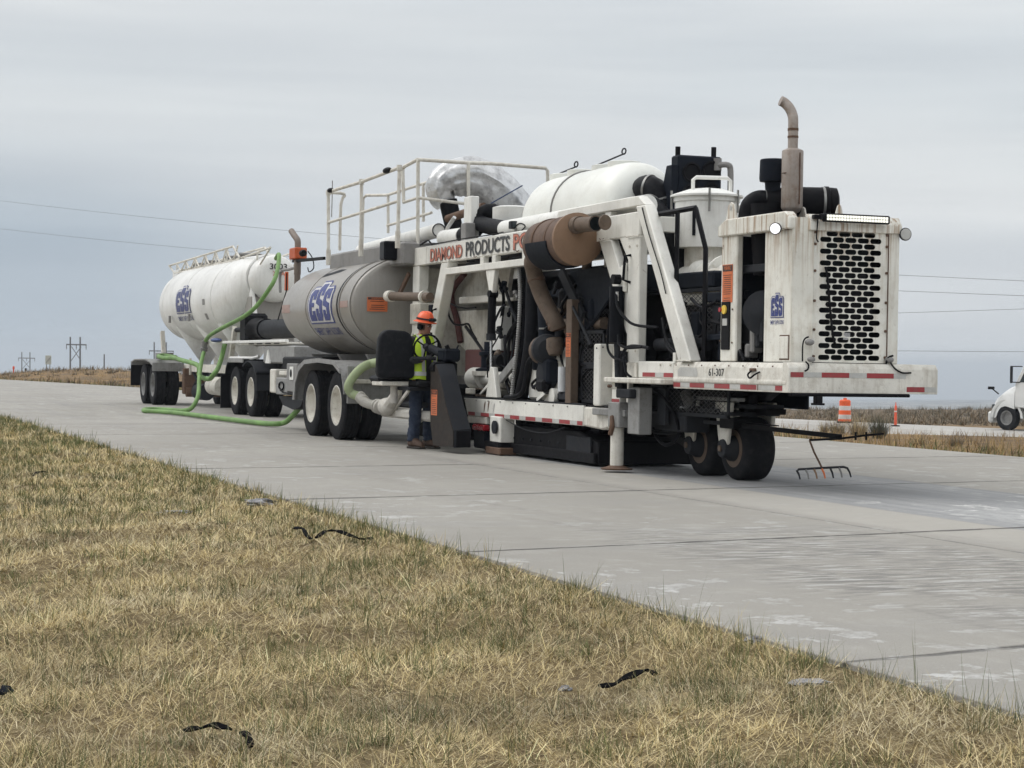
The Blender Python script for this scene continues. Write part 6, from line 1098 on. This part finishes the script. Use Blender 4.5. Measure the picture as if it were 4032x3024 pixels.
for p, r_ in (((-15.84, 8.93, 1.43), .035), ((-15.82, 8.94, 1.27), .03), ((-15.86, 9.80, 1.28), .035)): MB().ball(p, r_ * 1.3, r_ * 1.3, r_ * .9).build('latch_block', 'gray_metal', g)
TU('door_cable', 'black', [(-15.86, 8.87, 1.25), (-15.86, 8.87, 1.40), (-15.86, 8.89, 1.46), (-15.86, 8.93, 1.48)], .008, 6); TU('door_cable', 'black', [(-15.85, 9.76, 1.24), (-15.84, 9.78, 1.30), (-15.84, 9.83, 1.32)], .01, 6); TU('bumper_cable', 'black', [(-15.82, 8.88, 1.25), (-15.80, 8.9, 1.22), (-15.79, 8.89, 1.18), (-15.80, 8.86, 1.16)], .008, 6); TU('bumper_cable', 'black', [(-15.83, 9.80, 1.25), (-15.79, 9.82, 1.20), (-15.79, 9.9, 1.16), (-15.79, 10.0, 1.16)], .008, 6)
# dark machinery inside the enclosure
B('engine', 'black', -17.0, -16.2, 9.0, 9.8, 1.24, 1.9, .05); LA('duct', 'black', (-16.95, 9.05, 2.1), (0, 0, 1), [(0, .12), (.5, .16), (.7, .16)], 20); B('firewall', 'navy_black', -17.4, -17.3, 8.9, 9.86, 1.24, 2.5, .01); LA('fan_belt_wheel', 'charcoal', (-16.75, 8.95, 1.72), (.6, -.8, 0), [(0, .2), (.03, .22), (.06, .22), (.07, .12), (.1, .05)], 26); B('inner_beam', 'charcoal', -17.3, -16.1, 8.9, 8.95, 2.12, 2.2, .008)
for k in range(7): B('engine_detail', random.choice(['charcoal', 'black', 'gray_metal']), -17.05 + .1 * k, -16.97 + .1 * k, 8.88, 9.0, 1.28 + .05 * (k % 4), 1.42 + .09 * ((k * 3) % 5), .015)
# --- exhaust stack and air cleaner on the enclosure
SX, SY = -16.68, 9.18
st_ = LA('exhaust_stack', 'stack', (SX, SY, 2.58), (0, 0, 1), [(0, .05), (.12, .05), (.13, .075), (.16, .10), (.17, .105), (.72, .105), (.73, .10), (.75, .055)], 12); MB().tube([(SX, SY, 3.3), (SX, SY, 3.58), (SX - .02, SY, 3.66), (SX - .05, SY - .02, 3.73), (SX - .09, SY - .05, 3.78), (SX - .10, SY - .09, 3.80)], .05, 18, smooth=5).build('tail_pipe', 'stack', st_); LA('stack_band', 'rust', (SX, SY, 3.43), (0, 0, 1), [(0, .05), (0, .054), (.02, .054), (.02, .05)], 18, st_); LA('stack_band', 'rust', (SX, SY, 3.5), (0, 0, 1), [(0, .05), (0, .054), (.025, .054), (.025, .05)], 18, st_); B('stack_seam', 'rust', SX + .098, SX + .108, SY + .02, SY + .03, 2.78, 3.28, .001, st_); B('stack_seam', 'rust', SX - .02, SX + .05, SY - .107, SY - .09, 3.08, 3.088, .001, st_)
ac = LA('air_cleaner', 'black', (-16.95, 9.35, 2.83), (.35, 1, 0), [(-.3, .07), (-.28, .13), (-.05, .15), (0, .155), (.3, .155), (.3, .165), (.34, .165), (.35, .15), (.36, .155), (.42, .15), (.44, .1)], 28); LA('air_intake', 'navy_black', (-17.0, 9.14, 2.9), (0, 0, 1), [(0, .07), (.12, .08), (.13, .13), (.16, .135), (.34, .13), (.35, .12), (.36, .02)], 26); TU('intake_elbow', 'hose_black', [(-17.0, 9.14, 2.84), (-17.05, 9.02, 2.86), (-17.1, 8.94, 2.80), (-17.12, 8.92, 2.68), (-17.12, 8.92, 2.55)], .085, 16, 6); LA('hose_clamp', 'steel', (-17.02, 9.08, 2.855), (.3, 1, 0), [(-.012, .088), (-.012, .092), (.012, .092), (.012, .088)], 20); LA('hose_clamp', 'steel', (-16.85, 9.62, 2.83), (.35, 1, 0), [(-.012, .156), (-.012, .161), (.012, .161), (.012, .156)], 24)
MB().add([(-17.2, 8.9, 2.66), (-16.9, 8.9, 2.66), (-16.9, 9.1, 2.68), (-17.2, 9.1, 2.68)], [(0, 1, 2, 3)]).build('cover_sheet', 'white_clean', g); B('small_lamp', 'black', -18.85, -18.6, 9.9, 10.0, 2.62, 2.66, .008)
# --- caster bogie
def caster(x, label=None):
    t_ = MB(); t_.lathe((x, 9.50, .335), (0, 1, 0), [(-.17, .20), (-.175, .24), (-.17, .29), (-.145, .325), (-.11, .335), (.11, .335), (.145, .325), (.17, .29), (.175, .24), (.17, .20)], 40, caps=False)
    w_ = MB().lathe((x, 9.34, .335), (0, 1, 0), [(-.01, .21), (.0, .20), (.04, .17), (.06, .1), (.3, .1), (.31, .2)], 30).build('caster_wheel', 'brown_post', g); t_.build('tyre', 'rubber', w_, sharp=40)
    LA('hub_motor', 'charcoal', (x, 9.36, .335), (0, -1, 0), [(0, .14), (.08, .13), (.13, .10), (.17, .095), (.18, .05)], 20, w_); LA('hub_bolt', 'brown_post', (x, 9.175, .335), (0, -1, 0), [(0, .035), (.015, .03)], 10, w_); LA('hub_motor', 'charcoal', (x, 9.66, .335), (0, 1, 0), [(0, .13), (.08, .11), (.1, .05)], 18, w_)
    P_('fork', 'white_dirty', [(x - .21, .82), (x + .17, .82), (x + .11, .47), (x + .08, .34), (x - .09, .34), (x - .13, .47)], 9.21, 9.25, .008); P_('fork', 'white_dirty', [(x - .21, .82), (x + .17, .82), (x + .11, .47), (x + .08, .34), (x - .09, .34), (x - .13, .47)], 9.70, 9.75, .008)
    B('fork_plate', 'charcoal', x - .2, x + .18, 9.2, 9.78, .68, .72, .006); CY('swivel', 'black', (x, 9.5, .72), (x, 9.5, .93), .10)
caster(-18.93); caster(-18.12)
B('bogie_beam', 'fender_gray', -19.15, -17.85, 9.22, 9.32, .83, .87, .006); B('bogie_beam', 'charcoal', -19.1, -17.8, 9.3, 9.75, .76, .80, .006); P_('bogie_mount', 'black', [(-18.9, .955), (-17.9, .955), (-18.15, .84), (-18.7, .84)], 9.25, 9.8, .01); CY('steer_cylinder', 'charcoal', (-18.8, 9.18, .73), (-18.2, 9.18, .71), .04); CY('steer_rod', 'chrome', (-19.1, 9.18, .74), (-18.8, 9.18, .73), .015); CY('hydraulic_motor', 'fender_gray', (-19.0, 9.2, .9), (-18.85, 9.2, .72), .07); B('tie_bar', 'charcoal', -18.5, -17.85, 9.16, 9.2, .58, .62, .006); B('tie_bar', 'black', -18.1, -17.78, 9.15, 9.3, .55, .66, .01); B('tie_bar', 'black', -18.1, -17.75, 9.5, 9.75, .70, .76, .008); MB().beam((-19.75, 9.3, .48), (-19.0, 9.3, .30), .06, .09).build('drag_link', 'black', g)
for P in ([(-19.4, 9.0, .5), (-19.3, 9.0, .40), (-19.1, 9.0, .33), (-18.95, 9.05, .38), (-18.9, 9.1, .55)], [(-19.5, 8.95, .52), (-19.3, 8.98, .46), (-19.0, 9.05, .47), (-18.7, 9.1, .55), (-18.6, 9.15, .75)], [(-19.3, 8.9, .9), (-19.0, 8.88, .88), (-18.8, 8.95, .7), (-18.75, 9.0, .5)], [(-18.6, 9.1, .95), (-18.55, 9.08, .8), (-18.7, 9.1, .66), (-18.75, 9.14, .6)], [(-19.45, 9.3, .48), (-19.2, 9.3, .42), (-18.9, 9.35, .5)]): TU('hydraulic_hose', 'hose_black', P, .02, 8)
B('belly_beam', 'charcoal', -19.6, -18.6, 9.0, 9.3, .48, .68, .02); B('belly_box', 'black', -20.6, -18.9, 9.2, 10.2, .5, .95, .04); B('side_skirt', 'charcoal', -19.1, -18.9, 8.9, 8.95, .55, .95, .006)
for x in (-20.0, -19.7): B('far_shoe', 'white_dirty', x, x + .12, 9.9, 10.1, .1, .5, .01)
# --- drag rake on its boom
MB().beam((-17.85, 9.25, .585), (-16.25, 9.52, .535), .035, .045).build('boom', 'black', g); MB().beam((-17.75, 9.28, .615), (-17.2, 9.36, .605), .012, .012).build('boom_rod', 'black', g)
rk = MB().tube([(-16.3, 10.023, 0.562), (-16.3, 9.791, 0.543), (-16.3, 9.543, 0.514), (-16.3, 9.208, 0.499)], .011, 8).build('rake_handle', 'black', g); MB().tube([(-16.3, 9.208, 0.499), (-16.3, 9.259, 0.386), (-16.3, 9.347, 0.236)], .010, 8).build('rake_shank', 'rust', rk)
for x in (725, 885): B('pin', 'black', -16.31, -16.29, 9.0 + .00128 * x * .5 + .17 + .0001 * x, 9.0 + .00128 * x * .5 + .185 + .0001 * x, .50, .58, .002, rk)
hd2 = MB().tube([(-16.3, 9.076, 0.199), (-16.3, 9.095, 0.219), (-16.3, 9.34, 0.231), (-16.3, 9.587, 0.241), (-16.3, 9.62, 0.231)], .011, 8).build('rake_bar', 'charcoal', g)
for a0, a1, mt in (((-16.3, 9.074, 0.211), (-16.3, 9.113, 0.125), 'charcoal'), ((-16.3, 9.17, 0.221), (-16.3, 9.208, 0.125), 'gray_metal'), ((-16.3, 9.259, 0.227), (-16.3, 9.298, 0.13), 'muffler_cap'), ((-16.3, 9.345, 0.231), (-16.3, 9.386, 0.132), 'decal'), ((-16.3, 9.437, 0.235), (-16.3, 9.477, 0.135), 'charcoal'), ((-16.3, 9.533, 0.24), (-16.3, 9.571, 0.14), 'gray_metal'), ((-16.3, 9.624, 0.235), (-16.3, 9.671, 0.143), 'charcoal')):
    MB().tube([a0, ((a0[0] + a1[0]) / 2 + .005, (a0[1] + a1[1]) / 2 + .004, (a0[2] + a1[2]) / 2), a1], [.011, .008], 8).build('tine', mt, hd2)

# ------------------------------------------------------------------ worker at the steering wheel
from mathutils import noise as mnoise
def skin_mesh(name, verts, edges, mt, parent, sub=2, folds=0):
    """verts: (x, y, z, rx, ry) in the person's own frame; returns an object with the surface grown and applied."""
    me = bpy.data.meshes.new(name); me.from_pydata([v[:3] for v in verts], edges, []); o = bpy.data.objects.new(name, me); C.objects.link(o)
    sm = o.modifiers.new('skin', 'SKIN'); sm.use_smooth_shade = True; sm.branch_smoothing = .4
    o.modifiers.new('sub', 'SUBSURF').levels = sub; o.modifiers['sub'].render_levels = sub
    for k, v in enumerate(verts): me.skin_vertices[0].data[k].radius = (v[3], v[4] if len(v) > 4 else v[3]); me.skin_vertices[0].data[k].use_root = (k == 0)
    bpy.context.view_layer.update(); m2 = bpy.data.meshes.new_from_object(o.evaluated_get(bpy.context.evaluated_depsgraph_get())); m2.name = name
    if folds:
        for v in m2.vertices:
            q = V(v.co); v.co += v.normal * folds * (mnoise.noise(V((q.x * 9, q.y * 9, q.z * 14))) + .6 * mnoise.noise(V((q.x * 22, q.y * 22, q.z * 30))))
    bpy.data.objects.remove(o); m2.materials.clear(); m2.materials.append(M[mt]); m2.shade_smooth()
    q = bpy.data.objects.new(name, m2); C.objects.link(q)
    if parent: q.parent = parent
    return q
def person():
    # own frame: +X forward (the way the chest faces), +Y to the person's left, feet at z 0
    def arm(s):     # shoulder, elbow, wrist reaching forward to the wheel
        return [(.0, .20 * s, 1.40), (.04, .235 * s, 1.13), (.28, .15 * s, 1.16)]
    body_v = [(0, 0, .92, .09, .08), (0, 0, 1.12, .09, .08), (0, 0, 1.32, .10, .08), (0, 0, 1.42, .08, .07), (.015, 0, 1.50, .055), (.03, 0, 1.57, .06)]
    body_e = [(0, 1), (1, 2), (2, 3), (3, 4), (4, 5)]
    for s in (1, -1):
        k = len(body_v); a = arm(s); body_v += [(*a[0], .045), (*a[1], .034), (*a[2], .03)]; body_e += [(3, k), (k, k + 1), (k + 1, k + 2)]
        k = len(body_v); body_v += [(.01, .10 * s, .86, .085), (.02, .11 * s, .48, .06), (0, .12 * s, .10, .045)]; body_e += [(0, k), (k, k + 1), (k + 1, k + 2)]
    b = skin_mesh('person', body_v, body_e, 'skin', None)
    tag(b, 'worker in orange hard hat and yellow vest standing behind the steering wheel', 'person')
    def put(mb, name, mt, **k):
        o = mb.build(name, mt, **k); o.parent = b; return o
    # shirt
    sv = [(0, 0, .80, .17, .17), (0, 0, .98, .165, .165), (0, 0, 1.15, .155, .155), (0, 0, 1.33, .16, .16), (0, 0, 1.43, .12, .095), (.01, 0, 1.485, .07)]; se = [(0, 1), (1, 2), (2, 3), (3, 4), (4, 5)]
    for s in (1, -1):
        a = arm(s); k = len(sv); sv += [(*a[0], .075), (a[1][0], a[1][1], a[1][2] + .02, .062), (.20, .18 * s, 1.14, .05), (.26, .155 * s, 1.155, .042)]; se += [(4, k), (k, k + 1), (k + 1, k + 2), (k + 2, k + 3)]
    skin_mesh('shirt', sv, se, 'dark_shirt', b, 3, .012)
    # vest: an open-fronted shell round the trunk
    n = 40; rows = []
    for z, rx, ry in ((.90, .175, .225), (1.0, .172, .222), (1.12, .168, .215), (1.24, .172, .222), (1.34, .17, .225), (1.41, .14, .20), (1.455, .105, .15), (1.475, .085, .11)):
        rows.append([V((.0 + rx * math.cos(t), ry * math.sin(t), z + .006 * math.sin(7 * t))) for t in [.20 + (2 * math.pi - .40) * i / (n - 1) for i in range(n)]])
    mb = MB(); vs = [p for r in rows for p in r]; fs = [(k * n + i, k * n + i + 1, k * n + n + i + 1, k * n + n + i) for k in range(len(rows) - 1) for i in range(n - 1)]; vs = [p + V((p.x, p.y, 0)).normalized() * (.012 * mnoise.noise(V((p.x * 12, p.y * 12, p.z * 9)))) for p in vs]; mb.add(vs, fs); vest = put(mb, 'vest', 'hi_vis')
    mb = MB()
    for z0, z1 in ((.945, 1.0),):
        rr = [[V(((.18) * math.cos(t), .229 * math.sin(t), z)) for t in [.20 + (2 * math.pi - .40) * i / (n - 1) for i in range(n)]] for z in (z0, z1)]; mb.add(rr[0] + rr[1], [(i, i + 1, n + i + 1, n + i) for i in range(n - 1)])
    o = mb.build('reflective_strip', 'vest_strip'); o.parent = vest
    for s in (1, -1):
        mb = MB(); P = [(.178, .085 * s, 1.0), (.172, .09 * s, 1.15), (.175, .10 * s, 1.3), (.15, .115 * s, 1.40), (.07, .125 * s, 1.47), (-.05, .12 * s, 1.46)]
        mb.add([(x, y - .025, z + .004) for x, y, z in P] + [(x, y + .025, z + .004) for x, y, z in P], [(i, i + 1, len(P) + i + 1, len(P) + i) for i in range(len(P) - 1)]); o = mb.build('reflective_strip', 'vest_strip'); o.parent = vest
    # jeans and boots
    jv = [(0, 0, .93, .155, .12), (0, 0, .84, .15, .12)]; je = [(0, 1)]
    for s in (1, -1):
        k = len(jv); jv += [(.01, .095 * s, .76, .10), (.025, .105 * s, .52, .088), (.03, .108 * s, .44, .080), (.015, .112 * s, .34, .086), (.012, .114 * s, .27, .078), (.0, .116 * s, .22, .088), (.01, .117 * s, .175, .078), (.0, .12 * s, .12, .086), (.0, .12 * s, .085, .084)]; je += [(1, k)] + [(k + i, k + i + 1) for i in range(8)]
    skin_mesh('jeans', jv, je, 'denim', b, 3, .014)
    for s, tx in ((1, .0), (-1, .03)):
        mb = MB(); sec = [(-.10, .035, .05), (-.085, .05, .10), (-.03, .055, .15), (.02, .055, .14), (.07, .05, .10), (.13, .055, .085), (.18, .05, .065), (.21, .03, .04)]; rings = []
        for x, w_, h in sec: rings.append([V((x + tx, .12 * s + w_ * math.cos(a), max(.02, .02 + h / 2 + h / 2 * math.sin(a)))) for a in [2 * math.pi * i / 14 for i in range(14)]])
        bo = put(mb.loft(rings), 'boot', 'boot'); o = MB().prism([(-.11 + tx, 0), (.215 + tx, .004), (.215 + tx, .026), (-.11 + tx, .028)], .12 * s - .052, .12 * s + .052).build('sole', 'boot_sole', bevel=.006); o.parent = bo
    # head, turned to the person's left and slightly down
    HM = Matrix.Translation((.045, 0, 1.565)) @ Matrix.Rotation(R(20), 4, 'Z') @ Matrix.Rotation(R(9), 4, 'Y')
    mb = MB(); rings = []
    for z, fx, bx, wy in ((-.10, .03, -.03, .035), (-.085, .075, -.055, .05), (-.05, .088, -.075, .062), (-.01, .09, -.092, .070), (.03, .092, -.10, .075), (.07, .092, -.102, .077), (.11, .08, -.092, .070), (.135, .05, -.06, .05), (.145, .01, -.02, .015)):
        rings.append([V((((fx + bx) / 2) + (fx - bx) / 2 * math.cos(a), wy * math.sin(a), z)) for a in [2 * math.pi * i / 20 for i in range(20)]])
    mb.loft(rings); mb.add([(.088, 0, .045), (.118, 0, .0), (.09, .016, -.004), (.09, -.016, -.004), (.088, 0, -.012)], [(0, 2, 1), (0, 1, 3), (1, 2, 4), (1, 4, 3)])
    for s in (1, -1): mb.ball((-.005, .076 * s, .01), .02, .01, .032, 8, 6)
    head = put(mb.xform(HM), 'head', 'skin', sharp=60)
    for s in (1, -1):
        o = MB().ball((.084, .03 * s, .035), .010, .014, .009, 8, 6).xform(HM).build('eye', 'logo_light'); o.parent = head
        o = MB().ball((.0925, .03 * s, .035), .004, .006, .006, 8, 6).xform(HM).build('pupil', 'ink'); o.parent = head
        o = MB().box(.084, .096, .03 * s - .018, .03 * s + .018, .052, .058).xform(HM).build('eyebrow', 'beard'); o.parent = head
    o = MB().box(.080, .0945, -.024, .024, -.047, -.038).xform(HM).build('mouth', 'lip', bevel=.003); o.parent = head
    mb = MB(); mb.loft([[V((-.01 + k_ * .1 * math.cos(a), k_ * .081 * math.sin(a), z)) for a in [.9 + (2 * math.pi - 1.8) * i / 15 for i in range(16)] + [.9 + (2 * math.pi - 1.8) * i / 15 for i in range(15, -1, -1)]] for z, k_ in ((-.02, .96), (.05, 1.0))], False); o = mb.xform(HM).build('hair', 'beard'); o.parent = head
    # full-brim hard hat with goggles strap, ear muffs
    hat = put(MB().lathe((-.005, 0, .075), (0, 0, 1), [(0, .11), (.0, .15), (.004, .155), (.01, .15), (.016, .118), (.03, .116), (.07, .108), (.11, .085), (.135, .05), (.142, .01)], 32, u=(1, 0, 0)).xform(HM), 'hard_hat', 'hat_orange')
    for y in (-.03, 0, .03): o = MB().tube([(-.1, y, .16), (-.06, y, .2), (0, y, .216), (.06, y, .2), (.095, y, .15)], .008, 6, smooth=3).xform(HM).build('hat_rib', 'hat_orange'); o.parent = hat
    o = MB().lathe((-.005, 0, .108), (0, 0, 1), [(0, .118), (.002, .121), (.022, .119), (.024, .115)], 28, u=(1, 0, 0)).xform(HM).build('goggle_strap', 'charcoal'); o.parent = hat
    o = MB().box(.09, .13, -.07, .07, .10, .145).xform(HM).build('goggles', 'charcoal', bevel=.014); o.parent = hat; o = MB().box(.128, .134, -.06, .06, .108, .138).xform(HM).build('goggle_lens', 'glass', bevel=.003); o.parent = hat
    for s in (1, -1): put(MB().lathe((-.005, .07 * s, .012), (0, s, 0), [(0, .036), (.015, .042), (.035, .038), (.045, .02)], 16).xform(HM), 'ear_muff', 'plastic_black')
    # gloved hands closed on the wheel rim
    for s in (1, -1):
        wv = V((.28, .15 * s, 1.16)); hv = [(wv.x, wv.y, wv.z, .032), (wv.x + .04, wv.y - .005 * s, wv.z + .015, .036, .022), (wv.x + .085, wv.y - .01 * s, wv.z + .03, .036, .02)]; he = [(0, 1), (1, 2)]
        for i in range(4):
            y0 = wv.y + (-.028 + i * .018); k = len(hv); L_ = (.9, 1.0, .95, .75)[i]
            hv += [(wv.x + .10, y0, wv.z + .038, .010), (wv.x + .10 + .035 * L_, y0, wv.z + .042, .010), (wv.x + .10 + .045 * L_, y0, wv.z + .012, .0095), (wv.x + .105 + .02 * L_, y0, wv.z - .004, .009)]; he += [(2, k), (k, k + 1), (k + 1, k + 2), (k + 2, k + 3)]
        k = len(hv); hv += [(wv.x + .05, wv.y - .04 * s, wv.z + .01, .012), (wv.x + .085, wv.y - .05 * s, wv.z + .0, .011), (wv.x + .115, wv.y - .035 * s, wv.z - .004, .010)]; he += [(1, k), (k, k + 1), (k + 1, k + 2)]
        skin_mesh('gloved_hand', hv, he, 'glove', b, 1)
    b.location = (-25.35, 8.235, 0.0); b.rotation_euler = (0, 0, R(14)); b.scale = (1.06, 1.06, 1.06)
person()

# ------------------------------------------------------------------ white semi truck on the second road
def semi():
    ang = math.atan2(.3, -1.0); t = thing('semi_truck', (0, 0, 0), 'white semi truck entering at the right edge on the second road', 'truck')
    def put(mb, name, mt, par=None, **k):
        o = mb.build(name, mt, **k); o.parent = par or t; return o
    # own frame: x forward, z up, y to the driver's left
    hood = MB(); prof = [(1.05, .55), (1.12, .75), (1.05, 1.15), (.85, 1.45), (.45, 1.66), (-.30, 1.86), (-.75, 1.95)]
    secs = [(.92, .52, .98, .80), (.84, .50, 1.15, .95), (.62, .50, 1.42, 1.02), (.32, .95, 1.62, 1.06), (0.0, 1.0, 1.80, 1.08), (-.42, .9, 1.95, 1.1)]
    rings = [[V((x, y * wd, z)) for y, z in ((-1, zb), (-1, (zb + zt) / 2 + .1), (-.93, zt - .14), (-.75, zt - .02), (0, zt + .03), (.75, zt - .02), (.93, zt - .14), (1, (zb + zt) / 2 + .1), (1, zb))] for x, zb, zt, wd in secs]
    put(hood.loft(rings), 'hood', 'semi_white', sharp=40)
    for s in (-1, 1):
        mb = MB(); P = [(.72 * math.cos(a), .52 + .66 * math.sin(a)) for a in [math.pi * k / 10 for k in range(11)]]; mb.add([(x, 1.06 * s, z) for x, z in P] + [(x, .72 * s, z) for x, z in P] + [(x * 1.18, 1.08 * s, .52 + (z - .52) * 1.16) for x, z in P], [(i, i + 1, 12 + i, 11 + i) for i in range(10)] + [(i, 22 + i, 23 + i, i + 1) for i in range(10)]); put(mb, 'fender', 'semi_white')
        put(MB().beam((.45, 1.02 * s, 1.5), (.68, 1.2 * s, 1.74), .05, .05).box(.60, .84, 1.2 * s - .09, 1.2 * s + .09, 1.70, 1.82), 'hood_mirror', 'black', bevel=.02); put(MB().box(.64, .86, .84 * s - .16, .84 * s + .16, .86, 1.08), 'headlight', 'glass', bevel=.04)
        put(MB().box(-.42, -.30, 1.25 * s - .05, 1.25 * s + .05, 1.98, 2.7), 'mirror', 'charcoal', bevel=.03); put(MB().beam((-.8, 1.1 * s, 2.68), (-.36, 1.25 * s, 2.68), .04, .04).beam((-.8, 1.1 * s, 2.02), (-.36, 1.25 * s, 2.02), .04, .04), 'mirror_arm', 'black')
    put(MB().box(.76, 1.0, -1.1, 1.1, .30, .78), 'bumper', 'semi_white', bevel=.08); put(MB().box(.86, .935, -.55, .55, .80, 1.2), 'grille', 'charcoal', bevel=.02)
    put(MB().prism([(-.42, .95), (-.42, 1.96), (-.94, 2.85), (-1.34, 3.05), (-2.6, 3.2), (-2.6, .95)], -1.12, 1.12), 'cab', 'semi_white', bevel=.06)
    put(MB().add([(-.44, -1.0, 2.0), (-.44, 1.0, 2.0), (-.925, .95, 2.80), (-.925, -.95, 2.80)], [(0, 1, 2, 3)]), 'windshield', 'glass')
    for s in (-1, 1):
        d = put(MB().prism([(-.62, .98), (-.62, 2.0), (-1.05, 2.78), (-1.8, 2.78), (-1.8, .98)], 1.115 * s, 1.14 * s), 'door', 'semi_white', bevel=.004); put(MB().prism([(-.70, 2.02), (-1.08, 2.7), (-1.72, 2.7), (-1.72, 2.02)], 1.13 * s, 1.148 * s), 'window', 'glass', d); put(MB().box(-2.0, -1.85, 1.14 * s, 1.17 * s, 1.82, 1.87), 'handle', 'charcoal', d)
        put(MB().box(-3.0, -1.1, .8 * s, 1.1 * s, .42, .92), 'fuel_tank', 'chrome', bevel=.12)
    put(MB().prism([(-2.62, .95), (-2.62, 3.3), (-3.2, 3.9), (-4.4, 3.95), (-4.4, .95)], -1.15, 1.15), 'sleeper', 'semi_white', bevel=.08)
    put(MB().box(-8.2, .6, -.45, -.35, .7, .95).box(-8.2, .6, .35, .45, .7, .95), 'frame_rail', 'black')
    put(MB().box(-20, -5.2, -1.29, 1.29, 1.25, 4.1), 'cargo_box', 'semi_white', bevel=.03)
    def wh(x, y, flip):
        w_ = bpy.data.objects.new('wheel', RIMS['dusty']); C.objects.link(w_); w_.parent = t; w_.location = (x, y, .52); w_.rotation_euler = (0, .3, math.pi if flip else 0); q = bpy.data.objects.new('tyre', TYRE); C.objects.link(q); q.parent = w_
    for x in (0, -6.0, -7.3, -17.5, -18.8):
        for y, fl in ((.95, True), (-.95, False)): wh(x, y, fl)
    x, y = -68.6, 48.95; t.rotation_euler = (0, 0, math.atan2(-.28, -.961)); t.location = (x, y, float(r2z(x, r2y(x) + 3)))
semi()
print('objects', len(bpy.data.objects), 'tris', sum(len(o.data.loops) - 2 * len(o.data.polygons) for o in bpy.data.objects if o.type == 'MESH'))
